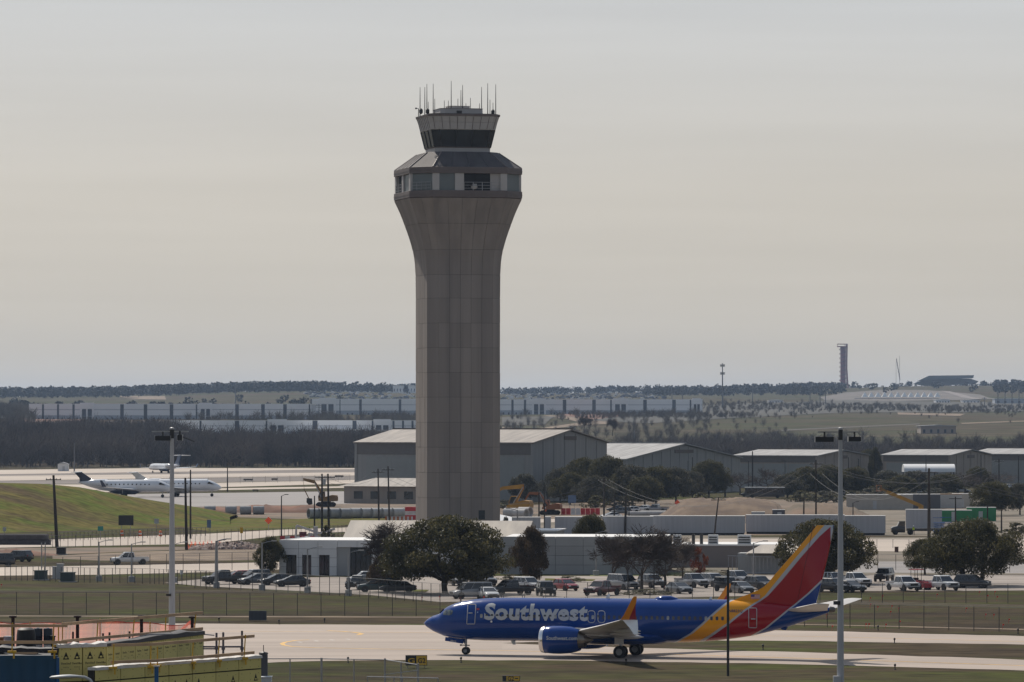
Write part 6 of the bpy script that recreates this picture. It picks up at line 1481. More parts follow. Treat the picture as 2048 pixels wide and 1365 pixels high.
# black post in front of the airliner
Yk = 425.0; c = P(1456, 1365, Yk); t = thing('black_lamp_post', 'thin black lamp post in front of the airliner tail', 'lamp post', (c.x, Yk, 0)); hk = ZAT(1140, Yk)
MB().tube([(0,0,0),(0,0,hk)], .11, 8).build('pole', BLACK, t); MB().beam((.05,0,hk-.1),(-.62,0,hk-.06),.1,.07).build('arm', BLACK, t); MB().box((.03,0,hk+.08), (.08,.08,.3)).build('tip', BLACK, t)
# wooden utility poles
def upole(px, pyt, pyb, label, arm=False, r=.17, lean=0.0, group='wooden utility poles', box=False):
    c = G(px, pyb); s = SCL(pyb); h = (pyb-pyt)/s; t = thing('utility_pole', label, 'utility pole', (c.x, c.y, 0), 0, group)
    MB().tube([(0,0,0),(lean*.5,0,h*.5),(lean,0,h)], [r*1.2,r,r*.75], 8).build('pole', WOODP, t)
    if arm:
        MB().beam((lean-1.3,0,h*.94),(lean+1.3,0,h*.94),.12,.14).build('crossarm', WOODP, t)
        for x in (-1.2,-.5,.5,1.2): MB().lathe([(.06,0),(.07,.12),(.03,.2)], 8, c=(lean+x,0,h*.94+.07)).build('insulator', GREYP, t)
    if box: MB().lathe([(.3,h*.82),(.32,h*.86),(.32,h*.90),(.28,h*.92)], 10, c=(lean+.4,0,0)).build('transformer', GREYP, t)
    return Vector((c.x+lean, c.y, h*.95))
TP = {}
for px, pt, pb, arm, r, lean, box, lab in ((114,951,1096,True,.26,-.6,False,'thick dark pole with crossarm before the berm'),(373,956,1100,False,.22,-.2,False,'dark pole behind the left light mast'),(381,940,1078,False,.16,0,False,'thinner pole beside the dark pole'),
  (644,948,1072,True,.2,0,True,'dark pole with transformer left of the gabled hall'),(658,948,1076,True,.2,-.2,False,'twin of the pole with transformer'),(629,992,1076,False,.14,0,False,'short pole before the pipe row'),
  (758,938,1052,True,.17,-.2,False,'pole before the large hangar doors'),(779,933,1052,True,.17,-.3,False,'taller pole before the large hangar doors'),(1089,967,1062,False,.13,0,False,'slim pole among the excavators'),(1078,985,1072,False,.15,0,False,'pole beside the orange excavator'),
  (1208,957,1040,True,.2,0,False,'black pole with crossarm at the road end'),(1229,985,1050,False,.12,0,False,'slim pole behind the evergreen'),(1250,985,1072,False,.2,.2,False,'dark pole above the bare trees'),(1427,995,1085,True,.14,.9,False,'leaning pole before the earth mound'),
  (1607,995,1062,False,.16,.1,False,'pole on the rubble heap'),(1632,920,1062,True,.16,0,False,'tall pole right of the rubble heap'),(1505,903,994,False,.2,0,False,'tall pole behind the parked bus'),(1697,915,985,False,.14,0,False,'slim pole beside the light mast'),
  (1858,937,1086,True,.26,0,False,'thick black pole beside the site offices'),(1911,994,1058,True,.15,0,False,'pole with lamp by the green container'),(1852,912,986,False,.14,0,False,'far pole before the tan hangar'),(1962,910,986,False,.14,0,False,'far pole before the right hangar'),
  (1998,918,1000,True,.18,0,False,'far crossarm pole before the right hangar'),(2037,912,990,False,.14,0,False,'far pole at the right end'),(1385,915,990,False,.14,0,False,'far pole left of the round oak'),(1376,922,990,False,.1,0,False,'thin far pole left of the round oak'),
  (1975,1010,1066,False,.15,0,False,'pole in the dark oak'),(2003,1020,1066,False,.15,0,False,'second pole in the dark oak'),(455,935,984,False,.18,0,False,'pole on the apron beside the parked jets'),(1750,920,985,False,.13,0,False,'far pole between the tan hangars')):
    TP[px] = upole(px, pt, pb, lab, arm, r, lean, box=box)
WIRE = M('power_cable', (.12,.12,.12), .6, .2)
def wire(a, b, sag, label, r=.024):
    a = Vector(a); b = Vector(b); pts = [a.lerp(b, q/14)-Vector((0,0,sag*4*(q/14)*(1-q/14))) for q in range(15)]
    o = MB().tube(pts, r, 4).build('power_cable', WIRE); tag(o, label, 'cable', 'overhead power cables')
def off(p, dx, dz): return p + Vector((dx, 0, dz))
for dx in (-1.2, 1.2):
    wire(off(TP[758],dx,0), off(TP[1208],dx,0), 6, 'overhead cable from the hangar poles to the black pole')
    wire(off(TP[1208],dx,0), off(TP[1632],dx,0), 7, 'overhead cable from the black pole to the tall pole')
    wire(off(TP[1632],dx,0), off(TP[1998],dx,0), 5, 'overhead cable from the tall pole to the right hangar', .03)
    wire(off(TP[644],dx,0), off(TP[758],dx,0), 2, 'overhead cable between the poles left of the tower')
    wire(off(TP[1858],dx,0), off(TP[1858],dx+50,-8), 2, 'overhead cable from the thick black pole to the right', .03)
    wire(off(TP[1858],dx,0), off(TP[1632],dx,-2), 5, 'overhead cable from the thick black pole to the left')
# cobra-head street lamps
def street_lamp(px, pyt, pyb, label, r=.1, dirx=1, col=None, fat=False, al=1.3, group='grey street lamps', base=True):
    c = G(px, pyb); h = (pyb-pyt)/SCL(pyb); t = thing('street_lamp', label, 'street lamp', (c.x, c.y, 0), 0, group); col = col or GALV
    MB().tube([(0,0,.6 if base else 0),(0,0,h)], [r*1.3,r*.8], 8).build('pole', col, t)
    MB().tube([(0,0,h-.1),(dirx*al*.5,0,h+.1),(dirx*al,0,h+.22)], r*.5, 6).build('arm', col, t); MB().box((dirx*(al+.25),0,h+.24), (.7,.3,.13)).build('lamp_head', col, t)
    if base: MB().lathe([(.42,0),(.42,.7),(.36,.75)], 12).build('footing', PIPE, t)
for px, pt, pb, d, lab, rr in ((433,1082,1176,1,'thick street lamp at the left end of the car park',.2),(524,1086,1181,1,'street lamp before the grey sedans',.1),(615,1098,1186,1,'street lamp before the building entrance',.1),(697,1105,1192,1,'street lamp before the slit windows',.1),
    (198,1084,1163,1,'street lamp left of the white pickup on the road',.09),(263,1088,1164,1,'street lamp right of the white pickup on the road',.09),(348,1088,1166,1,'street lamp behind the left light mast',.09),(1507,1086,1172,1,'street lamp above the slatted screen',.09),(1192,1066,1152,1,'street lamp before the evergreen',.08),(1035,1020,1110,-1,'slim white lamp right of the tower',.12)):
    street_lamp(px, pt, pb, lab, rr, d)
for px, pt, pb, d, lab in ((563,992,1076,1,'dark shoebox lamp beside the panelled building'),(1497,922,985,-1,'dark lamp beside the pale-roofed hangar'),(1570,922,985,-1,'dark lamp before the tan hangar'),(1717,918,975,-1,'dark lamp before the grey gable'),(1706,1006,1040,1,'dark lamp by the beige site office'),(1258,1004,1040,-1,'dark lamp by the dark evergreen'),(1228,1004,1046,-1,'dark lamp beside the grey SUV'),(656,1005,1040,1,'dark lamp behind the pipe row')):
    street_lamp(px, pt, pb, lab, .11, d, DARK, al=.7, group='dark lot lamps', base=False)
for px, pt, pb in ((1256,1124,1188),(1308,1125,1188)): street_lamp(px, pt, pb, 'short post lamp with round head among the bare trees', .07, 1, DARK, al=.1, group='short post lamps', base=False)
# ================================================================ fences
MESH = M('chain_link', (.16,.16,.165), .6, .5, trans=.90); MESHD = M('chain_link_dense', (.12,.115,.11), .7, .3, trans=.80)
POST = M('fence_post', (.07,.068,.066), .7, var=.2)
def fence(label, pp, h, step, name='chain_link_fence', barb=True, postr=.045, mesh=True, mat=POST, meshm=None):
    pts = [G(*p) for p in pp]; t = thing(name, label, 'fence', pts[0]); o0 = pts[0]
    mesh_mb = MB(); rail = MB(); pm = MB().tube([(0,0,0),(0,0,h)], postr, 6).mesh('post', mat); npost = 0
    for a, b in zip(pts[:-1], pts[1:]):
        n = max(1, round((b-a).length/step)); a0 = a-o0; b0 = b-o0
        for q in range(n):
            link('post', pm, t, a0.lerp(b0, q/n)); npost += 1
        if mesh: mesh_mb.add([a0+Vector((0,0,.05)), b0+Vector((0,0,.05)), b0+Vector((0,0,h-.05)), a0+Vector((0,0,h-.05))], [(0,1,2,3)])
        rail.tube([a0+Vector((0,0,h)), b0+Vector((0,0,h))], .022, 4)
        if barb:
            for z in (.12, .24): rail.tube([a0+Vector((0,0,h+z)), b0+Vector((0,0,h+z))], .012, 3)
    link('post', pm, t, pts[-1]-o0); rail.build('rail', M('dull_rail', (.16,.16,.16), .7, .2), t)
    if mesh: mesh_mb.build('mesh', meshm or MESH, t)
    return t
fence('long airfield fence between the taxiway and the car park', [(-60,1229),(500,1231),(880,1233),(1300,1245),(1700,1256),(2100,1266)], 2.5, 2.75)
fence('car park boundary fence behind the airliner', [(390,1177),(600,1187),(740,1196),(880,1208),(1300,1203),(1640,1205),(2100,1208)], 2.35, 2.6, barb=False)
fence('close-posted fence along the left road', [(10,1161),(180,1166),(300,1168),(420,1174)], 2.0, 1.1, barb=False)
fence('tall fence in front of the left road', [(90,1153),(300,1146),(560,1138)], 2.6, 3.4)
fence('site fence along the pale road by the berm', [(90,1097),(300,1090),(420,1084),(560,1080),(700,1072)], 2.1, 2.0, barb=False)
fence('fence of short posts beyond the pale road', [(95,1084),(240,1078),(420,1072)], 1.6, 1.4, barb=False, mesh=False)
fence('fence along the right road behind the oaks', [(1720,1140),(1900,1143),(2100,1147)], 2.3, 3.0, barb=False)
fence('low fence beside the right yard road', [(1690,1096),(1850,1097),(2100,1100)], 1.5, 2.6, barb=False, mesh=False)
fence('far apron fence beside the parked jets', [(300,969),(455,968),(700,963)], 2.4, 8, barb=False)
# near pipe fence at the bottom
c0 = [P(505,1318,400), P(643,1318,400), P(772,1320,396), P(836,1330,384)]
t = thing('pipe_fence', 'galvanised pipe fence in the foreground grass', 'fence', (0,0,0)); r_ = MB()
for a, b in zip(c0[:-1], c0[1:]): r_.tube([a, b], .04, 6)
r_.build('top_rail', GALV, t)
mm = MB()
for a, b in zip(c0[:-1], c0[1:]): mm.add([Vector((a.x,a.y,0)), Vector((b.x,b.y,0)), b, a], [(0,1,2,3)])
mm.build('mesh', MESH, t)
for px, Y, pt, r0 in ((580,400,1318,.05),(643,400,1316,.09),(708,398,1319,.05),(770,396,1317,.07),(802,390,1325,.06),(836,384,1327,.09)):
    p = P(px, pt, Y); MB().tube([(p.x,p.y,0), p], r0, 8).build('post', GALV, t)
t = thing('pipe_gate', 'lower galvanised gate panel joining the pipe fence', 'gate', (0,0,0)); a, b = P(735,1354,372), P(876,1357,366)
MB().tube([a, b], .045, 6).build('top_rail', GALV, t)
for f in (0, .38, .5, 1): q = a.lerp(b, f); MB().tube([(q.x,q.y,0), q], .05, 6).build('post', GALV, t)
MB().tube([P(768,1350,373), P(836,1341,378)], .03, 5).build('brace', GALV, t)
# ================================================================ airfield signs, markers, boxes
SY = M('sign_yellow', (.62,.36,.02), .5); SB = M('sign_black', (.012,.012,.013), .5)
def airsign(label, px, py, Wm, h, faces, rz=0, dark_frac=.5, txt=None, txt2=None):
    c = G(px, py); t = thing('taxiway_sign', label, 'sign', (c.x, c.y, 0), rz)
    MB().prism([(-.2,.25),(.2,.25),(.12,h),(-.12,h)], 0, Wm, 'x').build('box', SB, t)
    if dark_frac < 1: MB().add([(Wm*dark_frac,-.215,.3),(Wm-.05,-.215,.3),(Wm-.05,-.135,h-.05),(Wm*dark_frac,-.135,h-.05)], [(0,1,2,3)]).build('yellow_face', SY, t)
    for x in (.2, Wm/2, Wm-.2): MB().tube([(x,0,0),(x,0,.3)], .04, 6).build('leg', GALV, t)
    for body, x0, x1, mat, z0 in faces:
        V, Fs = text_geo(body, 1, .02, x1-x0); hm = max(v[1] for v in V); kz = min(.6, (h*.5)/hm)
        m = MB(); m.add([(x0+v[0], -.225+.08*((z0+v[1]*kz)-.3)/(h-.35), z0+v[1]*kz) for v in V], Fs)
        me = bpy.data.meshes.new('lettering'); me.from_pydata(m.v, [], m.f); me.materials.append(mat); link('lettering', me, t)
    return t
airsign('black and yellow taxiway sign at the near taxiway edge', 811, 1337, 1.9, 1.15, [('G', .2, .8, SY, .45), ('G2', 1.08, 1.75, SB, .45)], R(4), .5)
airsign('yellow and black taxiway sign at the bottom edge', 1005, 1369, 1.45, .72, [('G2', .42, .95, SB, .3), ('\u2192' if False else '-', 1.02, 1.3, SB, .45)], 0, .22)
c = G(498, 1243); t = thing('sign_board', 'dark blank back of a leaning taxiway sign in the grass', 'sign', (c.x, c.y, 0)); MB().prism([(-.3,.1),(.3,.1),(.12,1.15),(-.12,1.15)], 0, 1.9, 'x').build('board', M('sign_back', (.03,.035,.045), .5), t)
for q in range(4): MB().bb(.35+q*.42,.38+q*.42,-.3,-.28,.12,1.0).build('seam', SB, t)
for px, py, lab in ((558,1249.5,'small dark taxiway edge light left of the pavement curve'),(438,1245,'small dark taxiway edge light by the sign back'),(649,1246,'small dark taxiway edge light beyond the curve'),(696,1326,'small dark taxiway edge light on the near grass'),(1789,1287,'small dark edge light between the two strips'),(1756,1261,'small dark edge light behind the far strip'),(2036,1268,'small dark edge light at the right far strip'),(1790,1340,'small dark edge light right of the light mast'),(1526,1300,'small dark edge light under the tail'),(1252,1329,'small dark edge light near the main wheels'),(922,1326,'small dark edge light near the nose wheel')):
    c = G(px, py); o = MB().lathe([(.10,0),(.10,.06),(.05,.08),(.05,.3),(.10,.34),(.10,.48),(.03,.54)], 8).build('edge_light', BLACK, None, True, (c.x, c.y, 0)); tag(o, lab, 'light', 'taxiway edge lights')
# flags marking the grass
FLG = M('survey_flag', (.85,.06,.04), .6)
fm = MB().tube([(0,0,0),(0,0,.55)], .012, 3).bb(0,.16,-.01,.01,.40,.55)
fme = fm.mesh('survey_flag', FLG)
for i in range(34):
    px, py = (random.uniform(1640, 2048), random.uniform(1185, 1262)) if i < 24 else (random.uniform(840, 1010), random.uniform(1190, 1206))
    if i == 33: px, py = 2, 1177
    c = G(px, py); tag(link('survey_flag', fme, None, (c.x, c.y, 0)), 'tiny red survey flag stuck in the grass', 'flag', 'red survey flags')
# road signs
def roadsign(label, px, pyt, pyb, wpx, hpx, mat, post=GALV, diamond=False, n=1):
    c = G(px, pyb); s = SCL(pyb); h = (pyb-pyt)/s; w_ = wpx/s; hh = hpx/s; t = thing('road_sign', label, 'sign', (c.x, c.y, 0))
    for q in ([0] if n == 1 else [-w_*.3, w_*.3]): MB().tube([(q,.05,0),(q,.05,h)], .06, 6).build('post', post, t)
    if diamond: MB().prism([(0,h-hh),(w_/2,h-hh/2),(0,h),(-w_/2,h-hh/2)], -.03, .03).build('panel', mat, t)
    else: MB().bb(-w_/2,w_/2,-.03,.03,h-hh,h).build('panel', mat, t)
roadsign('large black-backed road sign below the berm', 252, 1031, 1072, 30, 20, SB, n=2)
roadsign('green road sign at the foot of the berm', 201, 1053, 1080, 11, 9, M('sign_green', (.01,.16,.14), .5))
roadsign('orange diamond road-work sign beyond the site fence', 537, 1034, 1062, 15, 15, M('sign_orange', (.85,.10,.02), .5), diamond=True)
roadsign('orange diamond road-work sign on the earth mound', 1355, 1000, 1020, 12, 12, M('sign_orange'), diamond=True)
roadsign('yellow road sign behind the site fence', 483, 1055, 1085, 6, 12, SY)
roadsign('small blue and white sign on the verge', 418, 1040, 1062, 8, 16, M('sign_blue', (.10,.16,.28), .5))
roadsign('small grey sign at the berm foot', 313, 1038, 1066, 9, 10, GREYP)
roadsign('small grey sign left below the berm', 9, 1055, 1075, 7, 8, GREYP)
roadsign('blue and grey site board behind the red barrier', 1144, 991, 1020, 16, 15, M('sign_blue'), n=2)
roadsign('round white sign beside the left light mast', 363, 1141, 1160, 6, 8, WPAINT)
for px, py, lab in ((1887,1094,'rust-brown utility box beside the yard road'),(1793,1105,'rust-brown utility box between the oaks')):
    c = G(px, py); t = thing('utility_box', lab, 'box', (c.x, c.y, 0)); MB().bb(-.3,.3,-.3,.3,0,.85).build('body', M('rusty_box', (.12,.06,.04), .8), t); MB().bb(-.34,.34,-.34,.34,.85,.92).build('lid', M('rusty_box'), t)
# electrical cabinets and mast at the left
CABG = M('cabinet_green', (.035,.055,.055), .6, var=.1)
def cabinet(label, px, py, w_, h, d=1.6, mat=CABG):
    c = G(px, py); t = thing('utility_cabinet', label, 'cabinet', (c.x, c.y, 0), R(-8), 'utility cabinets')
    MB().bb(-w_/2,w_/2,0,d,.12,h).build('body', mat, t); MB().bb(-w_/2-.08,w_/2+.08,-.08,d+.08,h,h+.1).build('lid', mat, t); MB().bb(-w_/2-.2,w_/2+.2,-.2,d+.2,0,.12).build('plinth', PIPE, t)
    for q in (0, 1): MB().bb(-w_/2+.05+q*w_/2,-.05+q*w_/2,-.04,0,.25,h-.1).build('door', mat, t)
cabinet('dark green square cabinet below the lattice post', 79, 1161, 1.5, 1.25); cabinet('dark green low cabinet beside the pale cabinets', 133, 1165, 1.7, 1.25)
cabinet('tall pale grey cabinet behind the green cabinet', 119, 1159, .8, 2.0, .8, GREYP); cabinet('second tall pale cabinet beside the grey cabinet', 109, 1158, .6, 1.6, .8, GREYP)
cabinet('black cabinet at the foot of the thick pole', 121, 1110, 1.4, 1.1, 1, SB)
c = G(84, 1160); t = thing('lattice_post', 'slim pale lattice post above the green cabinet', 'mast', (c.x, c.y+2, 0)); h = 5.0
for x, y in ((-.25,-.25),(.25,-.25),(.25,.25),(-.25,.25)): MB().tube([(x,y,0),(x,y,h)], .05, 5).build('leg', GALV, t)
for q in range(7): MB().beam((-.25,-.25,q*h/7),(.25,-.25,(q+1)*h/7),.04,.04).build('brace', GALV, t)
# orange plastic netting and mesh along the dirt
NET = M('orange_netting', (.85,.12,.05), .7, trans=.45)
o = MB(); n = 60
for q in range(n):
    a = G(372+q*70/n, 1099); b = G(372+(q+1)*70/n, 1099); z = [.8+.5*math.sin(q*.9)+random.uniform(0,.3) for _ in (0,1)]
    o.add([a, b, b+Vector((0,0,z[0])), a+Vector((0,0,z[1]))], [(0,1,2,3)])
tag(o.build('crumpled_netting', NET), 'crumpled orange netting along the rubble left of the building', 'netting')
for px, py in ((321,1073),(244,1072),(280,1073)):
    c = G(px, py); t = thing('traffic_barrel', 'orange traffic barrel beside the pale road', 'barrel', (c.x, c.y, 0), 0, 'traffic barrels')
    MB().lathe([(.32,0),(.30,.35)], 12).build('lower', HIO, t); MB().lathe([(.30,.35),(.28,.6)], 12).build('band', WPAINT, t); MB().lathe([(.28,.6),(.24,1.0),(.1,1.05)], 12).build('upper', HIO, t)
# runway distance signs on the far grass
for px, py, w_ in ((487,963,19),(543,962,12),(670,956,17),(505,984,12)):
    c = G(px, py); s = SCL(py); t = thing('airfield_sign', 'small brown airfield sign on the far grass', 'sign', (c.x, c.y, 0), 0, 'far airfield signs'); MB().bb(0,w_/s,-.2,.2,.3,5/s).build('panel', M('sign_brown', (.10,.08,.06), .7), t)
    for f in (.2,.8): MB().bb(f*w_/s-.08,f*w_/s+.08,-.08,.08,0,.3).build('leg', DARK, t)
c = G(125, 943); t = thing('small_shed', 'small pale equipment shed beside the far runway', 'shed', (c.x, c.y, 0)); MB().bb(-2,2.5,0,3,0,3.0).build('wall', WHITE, t); MB().prism([(-2.3,3.0),(2.8,3.0),(.2,3.9)], -.2, 3.2).build('roof', GREYP, t); MB().bb(0,1,-.05,.05,0,2.1).build('door', GREYP, t)
t = thing('approach_mast', 'slim lattice mast beside the equipment shed', 'mast', (c.x+5, c.y, 0)); MB().tube([(0,0,0),(0,0,12)], [.3,.12], 4).build('mast', M('mast_steel'), t)
# white canopy roof right of the tower
c = G(1005, 1048); t = thing('canopy_roof', 'white pointed canopy right of the tower', 'canopy', (c.x, c.y-20, 0)); z = ZAT(1030, c.y-20)
m = MB(); m.add([(-8,0,z-1.6),(6.5,0,z-1.6),(6.5,10,z-1.6),(-8,10,z-1.6),(-2,5,z+.3)], [(0,1,4),(1,2,4),(2,3,4),(3,0,4),(0,3,2,1)]); m.build('cover', WHITE, t)
for x in (-7.5, 6): MB().tube([(x,.5,0),(x,.5,z-1.6)], .08, 6).build('post', WHITE, t)
# kerbs and islands of the car park
for i, pp in enumerate(([(815,1180),(858,1181),(850,1187),(812,1183)], [(1090,1158),(1190,1160),(1190,1163),(1090,1162)])):
    gpoly('planting_bed', pp, BERMG, .06)
hedge = [(1020,1160,60),(1135,1164,70),(1290,1190,120),(1400,1152,160)]
for px, py, wp in hedge: tree('shrub', px, py, wp, 11, 'low clipped hedge beside the car park', 'car park hedges', 0)
# ================================================================ unfinished roof in the foreground
SHEA = M('yellow_sheathing', (.62,.54,.20), .85, var=.07, scale=.8, objvar=.06); SHEJ = M('sheathing_tape', (.02,.02,.018), .8); MEMB = M('black_membrane', (.012,.013,.02), .6)
WOOD = M('pine_board', (.50,.33,.20), .8, var=.2, scale=1.2, stretch=(.3,1,1)); YST = M('yellow_steel', (.55,.33,.02), .5, var=.1); STL = M('primed_steel', (.035,.012,.012), .6); TARP = M('blue_tarpaulin', (.002,.05,.115), .55, var=.10, scale=.5, bump=.3, bscale=1.2)
WRAP = M('white_wrap', (.55,.53,.50), .6, var=.1, scale=3, bump=.4)
bl = thing('unfinished_building', 'unfinished building roof with yellow sheathing boards and black roofing', 'building', (0,0,0))
zA, zB = 15.0, 14.4                                     # parapet tops of upper and lower roof
def XY(px, Y): return Vector(((px-1024)*Y/F, Y, 0))
A1, A2, A3 = XY(117,150), XY(213,151.0), XY(408,159.5)
B0, B3 = XY(192,148.6), XY(523,156.3)
def wall_boards(a, b, zt, zb, step, par, logo=False, two=False):
    n = max(1, round((b-a).length/step)); d = (b-a)/n; nrm = Vector((d.y, -d.x, 0)).normalized(); T_ = []
    for q in range(n):
        p = a+d*q+d.normalized()*.02; s = a+d*(q+1)-d.normalized()*.02
        rows = [(zt, zt-.36), (zt-.40, zt-3.4)] if two else ([(zt, zt-3.4)] if not logo else [(zt, zt-1.06), (zt-1.11, zt-3.5)])
        for z1, z0 in rows:
            o = MB().loft([[Vector((v.x,v.y,z)) for v in (p, s, s-nrm*.05, p-nrm*.05)] for z in (z0, z1)]).build('sheathing_board', SHEA, par)
            if logo or z1 < zt or not two:
                for f in ((.25, .75) if not logo else (.3, .78)):
                    if two and random.random() < .45: continue
                    sheathing_print(p, s, nrm, (z1-.3) if logo else (z1-.24 if two else z1-.1), o, f, not (logo or two))
            for k in range(5):
                for f in (.12, .5, .88):
                    c = p.lerp(s, f)+nrm*.003; zz = z1-.1-k*.2
                    if zz > z0+.05: SCR.bb(-.008,.008,-.002,.002,-.012,.012, 0, Matrix.Translation(Vector((c.x,c.y,zz))) @ Matrix.Rotation(math.atan2(d.y,d.x),4,'Z'))
    bm_ = MB(); bm_.loft([[Vector((v.x,v.y,z)) for v in (a-nrm*.06, b-nrm*.06, b-nrm*.3, a-nrm*.3)] for z in (zb, zt-.02)]).build('backing_wall', SHEJ, par)
SCR = MB()
INK = M('black_print', (.02,.02,.015), .8); INK2 = M('faded_print', (.13,.115,.05), .8)
LT1 = text_geo('DensGlass', 1, .012); LT2 = text_geo('sheathing', 1, 0)
def sheathing_print(p, s, nrm, zc, par, f=.45, words=False):
    d = (s-p).normalized(); c = p.lerp(s, f)
    def q(x, z, out=.004): v = c+d*x+nrm*out; return Vector((v.x, v.y, z))
    if not words: m = MB(); m.add([q(-.11,zc-.10), q(.11,zc-.10), q(0,zc+.13)], [(0,1,2)]); m.build('triangle_mark', INK, par); m = MB(); m.add([q(-.045,zc-.07,.006), q(.045,zc-.07,.006), q(.045,zc-.02,.006), q(-.045,zc-.02,.006)], [(0,1,2,3)]); m.build('mark_window', SHEA, par)
    w_ = max(v[0] for v in LT1[0]); k = .36/w_
    for (V, Fs), kk, dz, mt in ((LT1, .33/max(v[0] for v in LT1[0]), -.25, INK), (LT2, .2/max(v[0] for v in LT2[0]), -.36, INK2)):
        wd = max(v[0] for v in V)*kk; me = bpy.data.meshes.new('printed_word'); me.from_pydata([tuple(q(-wd/2+v[0]*kk, zc+dz+v[1]*kk)) for v in V], [], Fs); me.materials.append(mt); link('printed_word', me, par)
wall_boards(A1, A2, zA, 12, .75, bl, True)
wall_boards(A2, A3, zA+.02, 12, 1.22, bl)
wall_boards(B0, B3, zB, 11, 1.22, bl, False, True)
tag(SCR.build('screw_heads', INK, bl), kind='stuff')
# roof decks and membranes
E1, E2, E3 = XY(-60,150), XY(-60,176), XY(380,176)
def deck(pts, z, name, mat, th=.2):
    MB().loft([[Vector((p.x,p.y,zz)) for p in pts] for zz in (z-th, z)]).build(name, mat, bl)
deck([E1+Vector((0,.4,0)), A1+Vector((0,.4,0)), A2+Vector((-.1,.4,0)), A3+Vector((-.3,.2,0)), E3, E2], zA-1.75, 'upper_deck', MEMB)
deck([B0+Vector((.1,.3,0)), B3+Vector((-.2,.2,0)), XY(523,163), XY(408,165), A3+Vector((.1,-.2,0)), A2+Vector((.1,-.3,0))], zB-1.0, 'lower_deck', MEMB)
def coping(a, b, z, n=14, mat=MEMB, w_=.34, lift=.10):
    d = (b-a).normalized(); nr = Vector((d.y,-d.x,0)); r_ = []
    for q in range(n+1):
        p = a.lerp(b, q/n); h = lift*random.uniform(.5, 1.3)
        r_.append([Vector((v.x,v.y,zz)) for v, zz in ((p+nr*.04, z-.05), (p+nr*.03, z+h*.6), (p-nr*w_*.5, z+h), (p-nr*w_, z+h*.6), (p-nr*w_, z-.05))])
    return MB().loft(r_).build('coping', mat, bl, True)
coping(A1, A2, zA, 8, WRAP); coping(A2, A3, zA, 10, MEMB, .4, .14); coping(B0, XY(300,151.1), zB, 10, WRAP, .3, .07); coping(XY(300,151.1), B3, zB, 16, WRAP, .3, .07)
coping(E1+Vector((0,.1,0)), A1, zA-.12, 14, MEMB, .5, .14)
# lower dark skirt behind lower rail
MB().loft([[Vector((v.x,v.y,z)) for v in (XY(215,151.3), XY(400,159.2), XY(400,159.4), XY(215,151.5))] for z in (zB-.1, zB+.14)]).build('flashing', MEMB, bl)
MB().bb(XY(-60,153).x, XY(122,153).x, 152.6, 158.5, zA-1.75, zA-.45).build('equipment_curb', MEMB, bl)
# blue tarpaulin wall
t = thing('blue_tarpaulin', 'dark blue tarpaulin wall hanging below the unfinished roof', 'tarpaulin', (0,0,0)); nT = 26; rg = []
for q in range(nT+1):
    p = XY(-60,149.5).lerp(XY(115.5,149.5), q/nT); rg.append([(p.x, p.y+.05*math.sin(q*1.7)*(1 if k else .2)-.02*k, z) for k, z in enumerate((zA-.25, zA-.9, zA-1.6, zA-2.6))] + [(p.x, p.y+.12, zA-2.6), (p.x, p.y+.12, zA-.25)])
MB().loft(rg).build('sheet', TARP, t, True)
MB().tube([XY(115.8,149.4)+Vector((0,0,zA-2.6)), XY(115.8,149.4)+Vector((0,0,zA-.3))], .05, 6).build('edge_rope', M('blue_edge', (.01,.09,.26), .5), t)
# guard rails
def rail_run(label, pts_top, pts_mid, posts):
    t = thing('guard_rail', label, 'guard rail', (0,0,0), 0, 'timber guard rails')
    for pts in (pts_top, pts_mid):
        for (p0, Y0), (p1, Y1) in zip(pts[:-1], pts[1:]):
            a, b = P(*p0, Y0), P(*p1, Y1); n = max(1, round((b-a).length/2.4))
            for q in range(n):
                MB().beam(a.lerp(b, q/n), a.lerp(b, (q+1)/n)+(b-a).normalized()*.12+Vector((0,.02*(q % 2),0)), .04, .09).build('board', WOOD, t)
    for (px0, py0), (px1, py1), Y in posts:
        a, b = P(px0, py0, Y), P(px1, py1, Y)
        po = MB().beam(a, b, .035, .035).build('post', YST, t)
        MB().box(tuple(b+Vector((0,-.02,.0))), (.26,.14,.06)).box(tuple(b+Vector((.06,-.05,-.09))), (.05,.05,.22)).build('clamp', YST, po)
    return t
rail_run('timber guard rail along the upper parapet', [((-20,1252),149.2),((127,1252),149.2)], [((-20,1285),149.2),((127,1285),149.2)], [((25,1246),(24,1304),149.2),((108,1248),(105,1304),149.2)])
rail_run('timber guard rail rising along the receding parapet', [((124,1249),150),((402,1226),159.5)], [((124,1283),150),((402,1258),159.5)], [((117,1250),(117,1292),150.2),((196,1243),(193,1292),152.5),((269,1235),(264,1290),155),((332,1231),(330,1280),157.3),((392,1225),(388,1272),159.2)])
rail_run('timber guard rail along the lower parapet', [((224,1291),149.3),((305,1289),151),((504,1273),155.8)], [((222,1325),149.3),((310,1322),151),((504,1306),155.8)], [((228,1289),(226,1336),149.2),((302,1286),(301,1334),151),((315,1294),(315,1332),151.2),((387,1280),(384,1326),153),((439,1275),(436,1322),154.2),((491,1270),(488,1317),155.4)])
